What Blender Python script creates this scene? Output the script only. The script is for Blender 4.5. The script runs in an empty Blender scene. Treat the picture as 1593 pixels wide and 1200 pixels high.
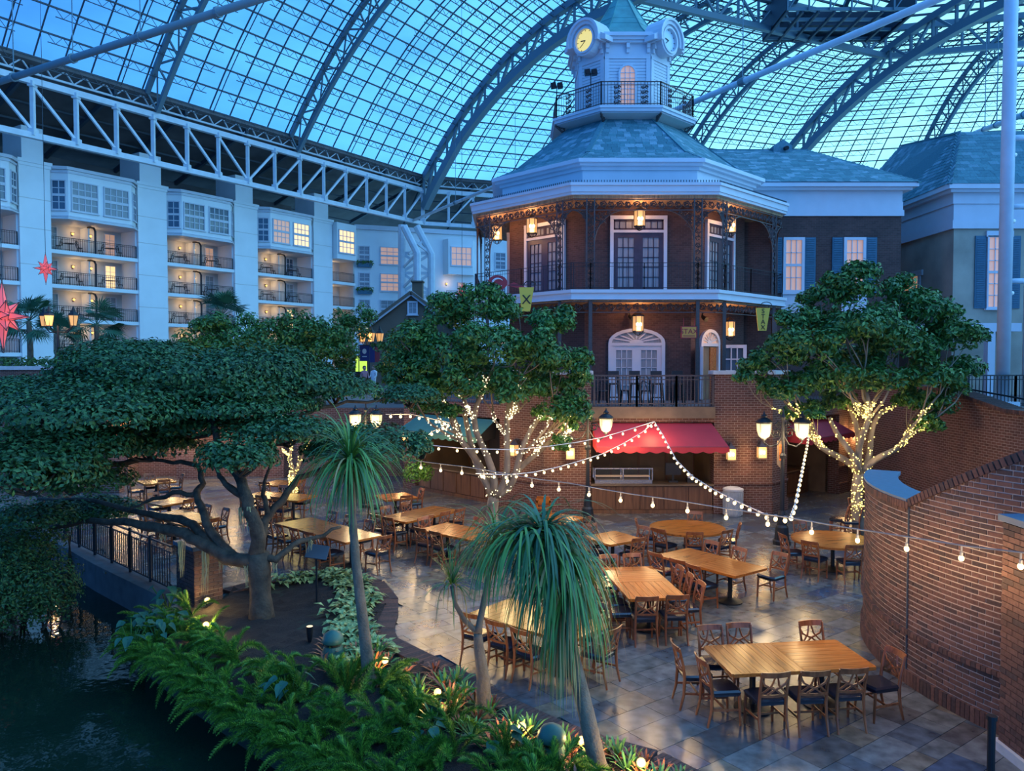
import bpy, math, random
import numpy as np
from mathutils import Vector, Matrix
random.seed(7)
R = random.random
def U(a, b): return a + (b - a) * R()
V = Vector
SC = bpy.context.scene
COL = SC.collection
PI = math.pi

# ------------------------------------------------------------------ camera, sky, exposure
FPX, CXP, CYP, EYE = 1200.0, 796.5, 600.0, 5.1
PITCH = math.atan(40 / 1200)
cam = bpy.data.cameras.new('camera'); camo = bpy.data.objects.new('camera', cam); COL.objects.link(camo)
cam.sensor_fit = 'HORIZONTAL'; cam.sensor_width = 36; cam.lens = 36 * FPX / 1593; cam.clip_end = 800
camo.location = (0, 0, EYE); camo.rotation_euler = (PI / 2 - PITCH, 0, 0)
SC.camera = camo
SC.view_settings.view_transform = 'Standard'; SC.view_settings.look = 'None'
SC.view_settings.exposure = 0.35; SC.view_settings.gamma = 1.0; SC.view_settings.use_curve_mapping = False
SC.cycles.max_bounces = 6; SC.cycles.diffuse_bounces = 2; SC.cycles.glossy_bounces = 2
SC.cycles.transparent_max_bounces = 16; SC.cycles.sample_clamp_indirect = 3.0; SC.cycles.sample_clamp_direct = 12.0
SC.cycles.caustics_reflective = False; SC.cycles.caustics_refractive = False

wd = bpy.data.worlds.new('dusk'); SC.world = wd; wd.use_nodes = True
nt = wd.node_tree; nt.nodes.clear()
def N(tree, typ, **kw):
    n = tree.nodes.new(typ)
    for k, v in kw.items():
        if k.startswith('i_'): n.inputs[k[2:].replace('_', ' ')].default_value = v
        else: setattr(n, k, v)
    return n
def ramp(tree, stops, fac):
    r = tree.nodes.new('ShaderNodeValToRGB'); e = r.color_ramp.elements
    while len(e) < len(stops): e.new(0.5)
    for k, (p, c) in enumerate(stops):
        e[k].position = p; e[k].color = (*c, 1)
    tree.links.new(fac, r.inputs[0]); return r
tc = N(nt, 'ShaderNodeTexCoord')
dot = N(nt, 'ShaderNodeVectorMath', operation='DOT_PRODUCT'); dot.inputs[1].default_value = (0.80, 0.55, -0.1)
nt.links.new(tc.outputs['Generated'], dot.inputs[0])
skyr = ramp(nt, [(0.0, (0.045, 0.23, 0.70)), (0.30, (0.085, 0.40, 0.90)), (0.52, (0.12, 0.50, 0.98)), (0.76, (0.29, 0.80, 1.0)), (1.0, (0.38, 0.86, 1.0))], dot.outputs['Value'])
nz = N(nt, 'ShaderNodeTexNoise', i_Scale=5.0, i_Detail=5.0, i_Roughness=0.55)
mp = N(nt, 'ShaderNodeMapping'); mp.inputs['Scale'].default_value = (1, 1, 2.6)
nt.links.new(tc.outputs['Generated'], mp.inputs[0]); nt.links.new(mp.outputs[0], nz.inputs['Vector'])
cl = ramp(nt, [(0.36, (0.72, 0.78, 0.86)), (0.62, (1.08, 1.06, 1.02))], nz.outputs['Fac'])
mx = N(nt, 'ShaderNodeMixRGB', blend_type='MULTIPLY'); mx.inputs[0].default_value = 1.0
nt.links.new(skyr.outputs[0], mx.inputs[1]); nt.links.new(cl.outputs[0], mx.inputs[2])
bg = N(nt, 'ShaderNodeBackground', i_Strength=1.42); nt.links.new(mx.outputs[0], bg.inputs[0])
wo = N(nt, 'ShaderNodeOutputWorld'); nt.links.new(bg.outputs[0], wo.inputs[0])
# the last broad glow of the evening sky, from the bright western side on the right
sun = bpy.data.lights.new('evening_glow', 'SUN'); sun.energy = 2.2; sun.angle = math.radians(120); sun.color = (0.27, 0.58, 1.0)
suno = bpy.data.objects.new('evening_glow', sun); COL.objects.link(suno)
suno.rotation_euler = V((.9, -.12, .5)).to_track_quat('Z', 'Y').to_euler()

# ------------------------------------------------------------------ pixel geometry helpers
_c, _s = math.cos(PITCH), math.sin(PITCH)
def ray(x, y):
    a = (x - CXP) / FPX; b = -(y - CYP) / FPX
    return V((a, _c + b * _s, -_s + b * _c))
def W(x, y, d):
    r = ray(x, y); k = d / r.y
    return V((r.x * k, d, EYE + r.z * k))
def F(x, y, z=0.0):
    r = ray(x, y); k = (z - EYE) / r.z
    return V((r.x * k, r.y * k, z))
def inframe(p, m=0.06):
    if p[1] < 1: return False
    rz = (p[2] - EYE)
    zc = p[1] * _c - rz * _s
    if zc < 1: return False
    x = p[0] / zc * FPX / 1593; y = (p[1] * _s + rz * _c) / zc * FPX / 1200
    return abs(x) < .5 + m and abs(y) < .5 + m

# ------------------------------------------------------------------ materials
MATS = {}
def mat(name, col, rough=0.6, metal=0.0, var=0.0, scale=6.0, bump=0.0, emit=None, es=0.0, alpha=None, tex=None, col2=None, spec=0.5, sample=False, trans=0.0, bscale=None, stretch=None):
    if name in MATS: return MATS[name]
    m = bpy.data.materials.new(name); m.use_nodes = True; t = m.node_tree
    b = t.nodes['Principled BSDF']
    b.inputs['Base Color'].default_value = (*col, 1); b.inputs['Roughness'].default_value = rough
    b.inputs['Metallic'].default_value = metal; b.inputs['Specular IOR Level'].default_value = spec
    m.diffuse_color = (*col, 1)
    if trans: b.inputs['Transmission Weight'].default_value = trans
    L = t.links.new
    if tex == 'brick':
        uv = N(t, 'ShaderNodeUVMap'); br = N(t, 'ShaderNodeTexBrick', i_Scale=1.0, i_Mortar_Size=0.006, i_Mortar_Smooth=0.2, i_Brick_Width=0.215, i_Row_Height=0.076)
        br.inputs['Color1'].default_value = (*col, 1); br.inputs['Color2'].default_value = (*[c * .62 for c in col], 1); br.inputs['Mortar'].default_value = (*col2, 1)
        L(uv.outputs[0], br.inputs['Vector'])
        nn = N(t, 'ShaderNodeTexNoise', i_Scale=0.9, i_Detail=5.0); L(uv.outputs[0], nn.inputs['Vector'])
        rr = ramp(t, [(.3, (.75, .75, .75)), (.7, (1.15, 1.12, 1.1))], nn.outputs['Fac'])
        mm = N(t, 'ShaderNodeMixRGB', blend_type='MULTIPLY'); mm.inputs[0].default_value = 1
        L(br.outputs['Color'], mm.inputs[1]); L(rr.outputs[0], mm.inputs[2]); L(mm.outputs[0], b.inputs['Base Color'])
        bp = N(t, 'ShaderNodeBump', i_Strength=0.5, i_Distance=0.01); bp.invert = True
        L(br.outputs['Fac'], bp.inputs['Height']); L(bp.outputs[0], b.inputs['Normal'])
    elif tex == 'wood':
        oc = N(t, 'ShaderNodeTexCoord'); mpn = N(t, 'ShaderNodeMapping'); mpn.inputs['Scale'].default_value = stretch or (1.2, 16, 16)
        L(oc.outputs['Object'], mpn.inputs[0])
        oi = N(t, 'ShaderNodeObjectInfo'); ad = N(t, 'ShaderNodeVectorMath', operation='ADD')
        cmb = N(t, 'ShaderNodeMath', operation='MULTIPLY'); cmb.inputs[1].default_value = 40; L(oi.outputs['Random'], cmb.inputs[0])
        L(mpn.outputs[0], ad.inputs[0]); L(cmb.outputs[0], ad.inputs[1])
        nn = N(t, 'ShaderNodeTexNoise', i_Scale=1.6, i_Detail=6.0, i_Distortion=0.6); L(ad.outputs[0], nn.inputs['Vector'])
        rr = ramp(t, [(.32, [c * .55 for c in col]), (.5, col), (.72, col2 or [min(1, c * 1.35) for c in col])], nn.outputs['Fac'])
        L(rr.outputs[0], b.inputs['Base Color'])
    elif var:
        oc = N(t, 'ShaderNodeTexCoord'); nn = N(t, 'ShaderNodeTexNoise', i_Scale=scale, i_Detail=5.0); L(N(t, 'ShaderNodeNewGeometry').outputs['Position'] if name[:5] in ('brick', 'slate', 'shing') else oc.outputs['Object'], nn.inputs['Vector'])
        if stretch:
            mpn = N(t, 'ShaderNodeMapping'); mpn.inputs['Scale'].default_value = stretch; L(oc.outputs['Object'], mpn.inputs[0]); L(mpn.outputs[0], nn.inputs['Vector'])
        rr = ramp(t, [(.28, [c * (1 - var) for c in col]), (.72, col2 or [min(1, c * (1 + var)) for c in col])], nn.outputs['Fac'])
        L(rr.outputs[0], b.inputs['Base Color'])
    if bump:
        oc = N(t, 'ShaderNodeTexCoord'); nb = N(t, 'ShaderNodeTexNoise', i_Scale=bscale or scale * 2, i_Detail=4.0); L(N(t, 'ShaderNodeNewGeometry').outputs['Position'] if name[:5] in ('brick', 'slate', 'shing') else oc.outputs['Object'], nb.inputs['Vector'])
        bp = N(t, 'ShaderNodeBump', i_Strength=bump, i_Distance=0.02); L(nb.outputs['Fac'], bp.inputs['Height']); L(bp.outputs[0], b.inputs['Normal'])
    if emit:
        b.inputs['Emission Color'].default_value = (*emit, 1); b.inputs['Emission Strength'].default_value = es
        m.cycles.emission_sampling = 'AUTO' if sample else 'NONE'
    if alpha is not None:
        tr = N(t, 'ShaderNodeBsdfTransparent'); tr.inputs[0].default_value = (*alpha[1], 1)
        ms = N(t, 'ShaderNodeMixShader'); ms.inputs[0].default_value = alpha[0]
        L(tr.outputs[0], ms.inputs[1]); L(b.outputs[0], ms.inputs[2]); L(ms.outputs[0], t.nodes['Material Output'].inputs[0])
    MATS[name] = m; return m

mat('steel_green', (0.16, 0.24, 0.27), .55)
mat('steel_dark', (0.05, 0.07, 0.09), .6)
mat('steel_white', (0.62, 0.68, 0.72), .5, var=.08, scale=2)
mat('pane_glass', (0.3, 0.4, 0.5), .05, alpha=(0.04, (0.93, 0.97, 1.0)))
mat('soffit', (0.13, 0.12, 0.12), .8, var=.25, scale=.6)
mat('hotel_white', (0.84, 0.87, 0.86), .65, var=.05, scale=.5)
mat('white_trim', (0.62, 0.64, 0.68), .55, var=.04, scale=2)
mat('cream_wall', (0.62, 0.60, 0.55), .75, var=.06, scale=.8)
mat('black_iron', (0.015, 0.017, 0.02), .45, metal=.3)
mat('brown_iron', (0.10, 0.075, 0.07), .5, metal=.4, var=.2, scale=30)
mat('dark_pane', (0.06, 0.11, 0.16), .08, spec=.8)
mat('curtain_pane', (0.27, 0.30, 0.32), .35, var=.2, scale=3, stretch=(8, 8, .6))
mat('lit_pane', (0.8, 0.6, 0.35), .4, emit=(1.0, .66, .28), es=.9)
mat('lit_pane_dim', (0.6, 0.45, 0.35), .4, emit=(1.0, .5, .25), es=.28)
mat('brick_tex', (0.165, 0.066, 0.044), .85, tex='brick', col2=(0.36, 0.28, 0.23))
mat('brick_dark', (0.105, 0.052, 0.045), .85, tex='brick', col2=(0.12, 0.085, 0.075))
mat('stone_cap', (0.55, 0.55, 0.53), .7, var=.1, scale=5)
mat('porch_ceiling', (0.42, 0.25, 0.13), .6, tex='wood', stretch=(10, .8, 1))
mat('door_dark', (0.045, 0.03, 0.05), .4, var=.2)
mat('shutter', (0.03, 0.13, 0.20), .5, var=.12)
mat('stucco', (0.40, 0.35, 0.27), .85, var=.25, scale=.7, bump=.15, bscale=20)
mat('brown_wall', (0.15, 0.11, 0.075), .85, var=.2, scale=.7)
mat('gold_wall', (0.62, 0.36, 0.10), .8, var=.15, scale=1, emit=(1, .5, .1), es=.25)  # gold light inside the arch, put into the wall's colour and a weak glow
for k, c in enumerate([(0.055, 0.17, 0.20), (0.075, 0.21, 0.24), (0.12, 0.25, 0.29), (0.20, 0.33, 0.38)]):
    mat('shingle_%d' % k, c, .85, var=.18, scale=14)
for k, c in enumerate([(0.085, 0.042, 0.033), (0.115, 0.052, 0.038), (0.14, 0.066, 0.048), (0.06, 0.035, 0.032)]):
    mat('brick_%d' % k, c, .85, var=.3, scale=22, bump=.2)
mat('mortar', (0.50, 0.40, 0.33), .95, var=.12, scale=8)
for k, c in enumerate([(0.075, 0.092, 0.105), (0.115, 0.125, 0.12), (0.16, 0.135, 0.10), (0.085, 0.082, 0.08), (0.05, 0.075, 0.11), (0.14, 0.145, 0.14)]):
    mat('slate_%d' % k, c, .24, var=.45, scale=5.0, bump=.03, bscale=14, spec=.6)
mat('grout', (0.10, 0.09, 0.08), .8, var=.2)
mat('copper_green', (0.09, 0.30, 0.28), .6, var=.22, scale=2)
mat('clock_face', (0.3, 0.27, 0.1), .5, emit=(1.0, .86, .28), es=.62)
mat('clock_dim', (0.6, 0.72, 0.8), .4)
mat('lantern_glass', (0.4, 0.22, 0.1), .3, emit=(1.0, .50, .16), es=.6)
mat('flame', (1, .8, .5), .4, emit=(1.0, .76, .38), es=4)
mat('sconce_glow', (.3, .2, .1), .4, emit=(1.0, .55, .13), es=1.5)
mat('pony_dark', (0.045, 0.13, 0.05), .4)
mat('globe', (0.35, 0.30, 0.2), .3, emit=(1.0, .84, .40), es=.85)
mat('bulb', (.3, .25, .15), .3, emit=(1.0, .76, .36), es=2.4)
mat('fairy', (1, .9, .5), .3, emit=(1.0, .78, .16), es=1.9)
mat('fairy_pale', (1, .95, .7), .3, emit=(1.0, .88, .48), es=1.9)
mat('spot_lens', (.2, .15, .05), .3, emit=(1.0, .62, .14), es=1.3)
mat('wood_top', (0.44, 0.125, 0.018), .22, tex='wood', col2=(0.56, 0.19, 0.032), spec=.5)
mat('wood_chair', (0.29, 0.082, 0.026), .32, tex='wood', stretch=(9, 9, 1.5), col2=(0.36, 0.12, 0.042))
mat('vinyl', (0.012, 0.014, 0.022), .22, spec=.65)
mat('wood_bar', (0.17, 0.072, 0.030), .42, tex='wood', stretch=(7, 7, .6), col2=(0.22, 0.10, 0.045))
mat('wood_panel', (0.20, 0.13, 0.07), .6, var=.3, scale=1.5)
mat('awning_red', (0.56, 0.035, 0.045), .7, var=.07, scale=2)
mat('awning_green', (0.06, 0.20, 0.15), .7, var=.1, scale=2)
mat('white_cord', (0.75, 0.72, 0.66), .6)
mat('grey_cord', (0.16, 0.17, 0.19), .6)
mat('star_red', (0.72, 0.11, 0.13), .45, emit=(1.0, .16, .18), es=.45)
mat('sign_yellow', (0.72, 0.50, 0.06), .6)
mat('sign_orange', (0.72, 0.34, 0.06), .6)
mat('sign_red', (0.34, 0.03, 0.04), .6)
mat('chrome', (0.55, 0.57, 0.6), .25, metal=.9)
mat('bin_grey', (0.45, 0.46, 0.45), .6, var=.15, scale=8)
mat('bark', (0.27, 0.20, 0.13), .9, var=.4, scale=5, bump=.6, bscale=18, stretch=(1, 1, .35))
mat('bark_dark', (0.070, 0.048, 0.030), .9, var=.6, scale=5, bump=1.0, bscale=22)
mat('bark_palm', (0.19, 0.135, 0.09), .9, var=.35, scale=8, bump=.7, bscale=26, stretch=(1, 1, .5))
mat('moss', (0.36, 0.34, 0.17), .95)
for k, c in enumerate([(0.036, 0.115, 0.022), (0.068, 0.18, 0.030), (0.12, 0.25, 0.040)]): mat('ficus_%d' % k, c, .42, spec=.45)
for k, c in enumerate([(0.020, 0.070, 0.020), (0.038, 0.11, 0.028), (0.070, 0.16, 0.036)]): mat('olive_%d' % k, c, .5, spec=.4)
for k, c in enumerate([(0.10, 0.25, 0.020), (0.20, 0.40, 0.035), (0.04, 0.12, 0.012)]): mat('fern_%d' % k, c, .6)
mat('fern_yellow', (0.22, 0.32, 0.03), .6)
mat('hosta', (0.12, 0.24, 0.04), .6, var=.5, scale=16, col2=(0.46, 0.54, 0.20))
mat('taro', (0.02, 0.10, 0.055), .65, var=.2, scale=6)
mat('brom_green', (0.10, 0.25, 0.06), .45, var=.3, scale=9)
mat('brom_red', (0.34, 0.10, 0.045), .45, var=.35, scale=9)
mat('pony', (0.12, 0.25, 0.035), .45); mat('pony_b', (0.06, 0.15, 0.035), .45); mat('pony_dry', (0.50, 0.30, 0.10), .7)
mat('palm_leaf', (0.03, 0.12, 0.06), .55)
mat('mulch', (0.017, 0.011, 0.009), .95, var=.5, scale=18, bump=1.0, bscale=45)
mat('soil_bank', (0.02, 0.028, 0.016), .95, var=.4, scale=5)
mat('speaker_green', (0.035, 0.13, 0.10), .5, var=.1)
mat('concrete', (0.10, 0.10, 0.105), .85, var=.25, scale=3, bump=.3)
mat('skin_tone', (0.42, 0.26, 0.19), .6); mat('shirt', (0.45, 0.22, 0.25), .8); mat('hair', (0.02, 0.015, 0.012), .6); mat('shirt_white', (.7, .72, .75), .8); mat('trousers', (.03, .035, .06), .8)
mat('screen_green', (0.3, 0.5, 0.05), .4, emit=(.62, .95, .12), es=.75)
mat('banner_blue', (0.02, 0.03, 0.14), .7); mat('banner_red', (0.3, 0.04, 0.05), .7)
mat('machine_black', (.02, .02, .022), .4)
mat('blue_stone', (0.09, 0.15, 0.21), .6, var=.12, scale=3)
mat('promenade', (0.16, 0.14, 0.13), .8, var=.2, scale=2)
# still pond water
mw = bpy.data.materials.new('pond_water'); mw.use_nodes = True; t = mw.node_tree; b = t.nodes['Principled BSDF']
b.inputs['Base Color'].default_value = (0.006, 0.020, 0.012, 1); b.inputs['Roughness'].default_value = .04; b.inputs['IOR'].default_value = 1.33
oc = N(t, 'ShaderNodeTexCoord'); nn = N(t, 'ShaderNodeTexNoise', i_Scale=2.4, i_Detail=3.0); t.links.new(oc.outputs['Object'], nn.inputs['Vector'])
bp = N(t, 'ShaderNodeBump', i_Strength=0.16, i_Distance=0.05); t.links.new(nn.outputs['Fac'], bp.inputs['Height']); t.links.new(bp.outputs[0], b.inputs['Normal'])
MATS['pond_water'] = mw

# ------------------------------------------------------------------ mesh collecting
ORG = {}
class MB:
    def __init__(s): s.v = []; s.f = []; s.m = []; s.k = 0
    def mi(s, k): s.k = k; return s
    def add(s, vs, fs):
        o = len(s.v); s.v.extend([tuple(p) for p in vs]); s.f.extend([tuple(i + o for i in q) for q in fs]); s.m.extend([s.k] * len(fs)); return s
    def obox(s, c, ax, ay, az):
        c, ax, ay, az = V(c), V(ax), V(ay), V(az)
        vs = [c + sx * ax + sy * ay + sz * az for sz in (-1, 1) for sy in (-1, 1) for sx in (-1, 1)]
        return s.add(vs, [(0, 2, 3, 1), (4, 5, 7, 6), (0, 1, 5, 4), (2, 6, 7, 3), (0, 4, 6, 2), (1, 3, 7, 5)])
    def box(s, x0, x1, y0, y1, z0, z1):
        return s.obox(((x0 + x1) / 2, (y0 + y1) / 2, (z0 + z1) / 2), ((x1 - x0) / 2, 0, 0), (0, (y1 - y0) / 2, 0), (0, 0, (z1 - z0) / 2))
    def bar(s, p, q, w, h=None, up=(0, 0, 1)):
        p, q = V(p), V(q); h = h or w; d = q - p
        if d.length < 1e-6: return s
        a = d.cross(V(up))
        if a.length < 1e-5: a = d.cross(V((1, 0, 0)))
        a.normalize(); b = a.cross(d).normalized()
        return s.obox((p + q) / 2, d / 2, a * w / 2, b * h / 2)
    def tube(s, pts, rad, n=8, cap=True):
        pts = [V(p) for p in pts]; m = len(pts)
        rad = rad if isinstance(rad, (list, tuple)) else [rad] * m
        o = len(s.v); prev = None
        for i, p in enumerate(pts):
            d = (pts[min(i + 1, m - 1)] - pts[max(i - 1, 0)])
            d = d.normalized() if d.length > 1e-9 else V((0, 0, 1))
            if prev is None:
                a = d.cross(V((0, 0, 1)))
                if a.length < .1: a = d.cross(V((1, 0, 0)))
            else: a = prev - d * prev.dot(d)
            if a.length < 1e-6: a = d.orthogonal()
            a.normalize(); prev = a; b = d.cross(a)
            for j in range(n):
                th = 2 * PI * j / n
                s.v.append(tuple(p + (a * math.cos(th) + b * math.sin(th)) * rad[i]))
        fs = [(o + i * n + j, o + i * n + (j + 1) % n, o + (i + 1) * n + (j + 1) % n, o + (i + 1) * n + j) for i in range(m - 1) for j in range(n)]
        if cap: fs += [tuple(o + j for j in range(n))[::-1], tuple(o + (m - 1) * n + j for j in range(n))]
        s.f.extend(fs); s.m.extend([s.k] * len(fs)); return s
    def lathe(s, prof, n=16, c=(0, 0, 0), a0=0.0):
        o = len(s.v); c = V(c); m = len(prof)
        for r, z in prof:
            for j in range(n):
                th = a0 + 2 * PI * j / n
                s.v.append((c.x + r * math.cos(th), c.y + r * math.sin(th), c.z + z))
        fs = [(o + i * n + j, o + i * n + (j + 1) % n, o + (i + 1) * n + (j + 1) % n, o + (i + 1) * n + j) for i in range(m - 1) for j in range(n)]
        fs += [tuple(o + j for j in range(n))[::-1], tuple(o + (m - 1) * n + j for j in range(n))]
        s.f.extend(fs); s.m.extend([s.k] * len(fs)); return s
    def sphere(s, c, r, n=8, m=6, sz=1.0):
        prof = [(r * math.sin(PI * (i + .02) / (m + .04)), -r * sz * math.cos(PI * (i + .02) / (m + .04))) for i in range(m + 1)]
        return s.lathe(prof, n, c)
    def prism(s, poly, ext):
        ext = V(ext); n = len(poly); a = [V(p) for p in poly]
        fs = [tuple(range(n))[::-1], tuple(range(n, 2 * n))] + [(i, (i + 1) % n, n + (i + 1) % n, n + i) for i in range(n)]
        return s.add(a + [p + ext for p in a], fs)
    def loft(s, A, B, close=True):
        n = len(A); return s.add(list(A) + list(B), [(i, (i + 1) % n, n + (i + 1) % n, n + i) for i in range(n if close else n - 1)])
    def build(s, name, mats, parent=None, smooth=False, uv=False):
        me = bpy.data.meshes.new(name); og = ORG.get(parent.name, V((0, 0, 0))) if parent else V((0, 0, 0))
        va = np.array(s.v, dtype=np.float64).reshape(-1, 3)
        me.from_pydata((va - np.array(og)).tolist(), [], s.f)
        for m_ in (mats if isinstance(mats, (list, tuple)) else [mats]): me.materials.append(MATS[m_])
        if len(me.materials) > 1: me.polygons.foreach_set('material_index', s.m)
        if smooth: me.polygons.foreach_set('use_smooth', [True] * len(me.polygons))
        if uv:
            ul = me.uv_layers.new(name='UVMap')
            for p in me.polygons:
                n = p.normal
                if abs(n.z) > .8: a, b_ = V((1, 0, 0)), V((0, 1, 0))
                else: a = V((-n.y, n.x, 0)).normalized(); b_ = V((0, 0, 1))
                for li in p.loop_indices:
                    q = V(s.v[me.loops[li].vertex_index]); ul.data[li].uv = (q.dot(a), q.dot(b_))
        me.validate(); me.update()
        o = bpy.data.objects.new(name, me); COL.objects.link(o)
        if parent: o.parent = parent; ORG[o.name] = og
        else: ORG[o.name] = V((0, 0, 0))
        return o
def tag(o, label=None, cat=None, group=None, kind=None):
    if label: o['label'] = label
    if cat: o['category'] = cat
    if group: o['group'] = group
    if kind: o['kind'] = kind
    return o
def thing(name, label, cat, loc=(0, 0, 0), group=None, kind=None):
    o = bpy.data.objects.new(name, None); COL.objects.link(o); o.location = loc; o.empty_display_size = .2
    ORG[o.name] = V(loc); return tag(o, label, cat, group, kind)
def copy_tree(o, loc, rz=0.0, label=None, sc=1.0, group=None):
    c = o.copy(); COL.objects.link(c); c.location = loc; c.rotation_euler = (0, 0, rz); c.scale = (sc, sc, sc)
    tag(c, label, None, group)
    for ch in o.children:
        k = ch.copy(); COL.objects.link(k); k.parent = c
        for g in ch.children:
            q = g.copy(); COL.objects.link(q); q.parent = k
    return c
UNIT = {}
def unit(matn, bev=False):
    if matn not in UNIT:
        me = bpy.data.meshes.new('block_' + matn); b = MB().box(-1, 1, -1, 1, -1, 1)
        me.from_pydata(b.v, [], b.f); me.materials.append(MATS[matn]); UNIT[matn] = me
    return UNIT[matn]
def pieces(parent, name, items, limit=300):
    """items: (centre, half axis x, y, z, material). The largest in view become parts, the rest one joined part."""
    og = ORG[parent.name]
    def key(it):
        c = it[0]
        if not inframe(c): return 0
        return (it[1].length * max(it[2].length, it[3].length)) / max(c.y, 1) ** 2
    items = sorted(items, key=key, reverse=True)
    lim = limit if len(items) > limit else len(items)
    for c, ax, ay, az, m in items[:lim]:
        o = bpy.data.objects.new(name, unit(m)); COL.objects.link(o); o.parent = parent
        o.matrix_basis = Matrix(((ax.x, ay.x, az.x, c.x - og.x), (ax.y, ay.y, az.y, c.y - og.y), (ax.z, ay.z, az.z, c.z - og.z), (0, 0, 0, 1)))
    if len(items) > lim:
        ms = sorted(set(i[4] for i in items)); b = MB()
        for c, ax, ay, az, m in items[lim:]: b.mi(ms.index(m)).obox(c, ax, ay, az)
        tag(b.build('more_' + name + 's', ms, parent), kind='stuff')
def point(loc, energy, color=(1, .62, .28), r=.08, parent=None):
    l = bpy.data.lights.new('lamp_light', 'POINT'); l.energy = energy; l.color = color; l.shadow_soft_size = r
    o = bpy.data.objects.new('lamp_light', l); COL.objects.link(o); o.location = loc; return o
def lerp(a, b, t): return a + (b - a) * t

# ------------------------------------------------------------------ ground, pond, paving
def inside(p, poly):
    x, y = p[0], p[1]; r = False; n = len(poly); j = n - 1
    for i in range(n):
        xi, yi = poly[i][0], poly[i][1]; xj, yj = poly[j][0], poly[j][1]
        if (yi > y) != (yj > y) and x < (xj - xi) * (y - yi) / (yj - yi) + xi: r = not r
        j = i
    return r
WATER_Z = -0.6
BANK = [(-18, 27), (-13.64, 22.52), (-10.07, 18.98), (-7.43, 16.55), (-7.0, 15.3), (-6.6, 13.9), (-5.2, 12.5), (-3.7, 11.1), (-2.4, 9.9), (-1.0, 8.8), (0.5, 7.6)]
FLOORP = BANK + [(14, 7.6), (34, 30), (34, 48), (-34, 48), (-34, 40)]
b = MB(); b.prism([(x, y, -0.9) for x, y in FLOORP], (0, 0, 0.895))
fl = b.build('floor', 'grout'); tag(fl, 'dark joint bed under the slate paving of the patio', 'floor', kind='structure')
b = MB().add([(-60, 1, WATER_Z), (4, 1, WATER_Z), (4, 30, WATER_Z), (-60, 45, WATER_Z)], [(0, 1, 2, 3)])
tag(b.build('water', 'pond_water'), 'dark still pond with warm light reflections', 'water', kind='structure')
# bed for tree and ferns
EDGE = [F(338, 944), F(352, 926), F(400, 912), F(450, 903), F(505, 897), F(548, 899), F(583, 912), F(603, 938), F(602, 960), F(594, 985), F(600, 1003), F(640, 1024), F(690, 1048), F(735, 1075), F(780, 1102), F(860, 1140), F(935, 1168), F(1015, 1190), F(1090, 1230)]
BEDP = [(p.x, p.y) for p in EDGE] + [(2.0, 7.62), (0.4, 7.62), (-1.08, 8.7), (-2.48, 9.8), (-3.78, 11.0), (-5.28, 12.4), (-6.68, 13.85), (-7.05, 15.3)]
# mulch surface with gentle mounds
b = MB(); idx = {}; st = .14
xs = [(-7.2 + st * i) for i in range(70)]; ys = [(7.6 + st * j) for j in range(80)]
for i, x in enumerate(xs):
    for j, y in enumerate(ys):
        if inside((x, y), BEDP):
            idx[i, j] = len(b.v); b.v.append((x, y, .05 + .10 * R() * R() + .05 * math.sin(x * 2.1) * math.cos(y * 1.7)))
for (i, j) in list(idx):
    q = [(i, j), (i + 1, j), (i + 1, j + 1), (i, j + 1)]
    if all(k in idx for k in q): b.f.append(tuple(idx[k] for k in q)); b.m.append(0)
tag(b.build('mulch_bed', 'mulch', smooth=True), 'dark mulch bed around the spreading tree', 'mulch', kind='stuff')
b = MB(); b.prism([(x, y, -0.75) for x, y in BEDP], (0, 0, 0.78)); tag(b.build('bed_ground', 'soil_bank'), 'dark soil of the fern bank beside the pond', 'ground', kind='structure')
# paving
pav = thing('paving', 'wet slate paving in grey, tan and blue pieces', 'paving', (0, 10, 0), kind='structure')
ang = math.radians(36); ca, sa = math.cos(ang), math.sin(ang); ex, ey = V((ca, sa, 0)), V((-sa, ca, 0))
items = []; vrow = -26.0
while vrow < 36:
    rh = random.choice([.3, .45, .45, .6]); u = -26.0 + R()
    while u < 36:
        lw = random.choice([.3, .45, .6, .6, .75, .9]); c = ex * (u + lw / 2) + ey * (vrow + rh / 2)
        if inframe(c, .03) and c.y < 36 and inside(c, FLOORP) and not inside(c, BEDP):
            k = random.choices(range(6), [4, 5, 4, 3, 3, 4])[0]
            items.append((V((c.x, c.y, .0 + .0025 * R())), ex * (lw / 2 - .004), ey * (rh / 2 - .004), V((0, 0, .02)), 'slate_%d' % k))
        u += lw
    vrow += rh
pieces(pav, 'tile', items, 300)
# brick edging of the bed
edg = thing('brick_edging', 'curved soldier brick edging between mulch bed and paving', 'edging', (F(603, 938).x, F(603, 938).y, 0), kind='structure')
def resample(pts, step):
    out = []; acc = 0.0
    for a, c in zip(pts[:-1], pts[1:]):
        L = (c - a).length; d = (c - a) / L; s = -acc
        while s + step <= L: s += step; out.append((a + d * s, d))
        acc = L - s
    return out
its = []
for p, d in resample(EDGE[1:], .075):
    n = V((-d.y, d.x, 0))
    its.append((V((p.x, p.y, .035)) + n * .02, d * .034, n * .20, V((0, 0, .05)), 'brick_%d' % random.choice([0, 3, 3, 1])))
pieces(edg, 'brick', its, 300)
# stone kerb below the railing
b = MB()
kp = [V((x, y, 0)) for x, y in BANK[:4]]
for p, q in zip(kp[:-1], kp[1:]): b.bar(p + V((0, 0, -.33)), q + V((0, 0, -.33)), .5, .78)
tag(b.build('pond_kerb', 'concrete'), 'grey stone kerb of the pond under the iron railing', 'kerb', kind='structure')

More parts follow.
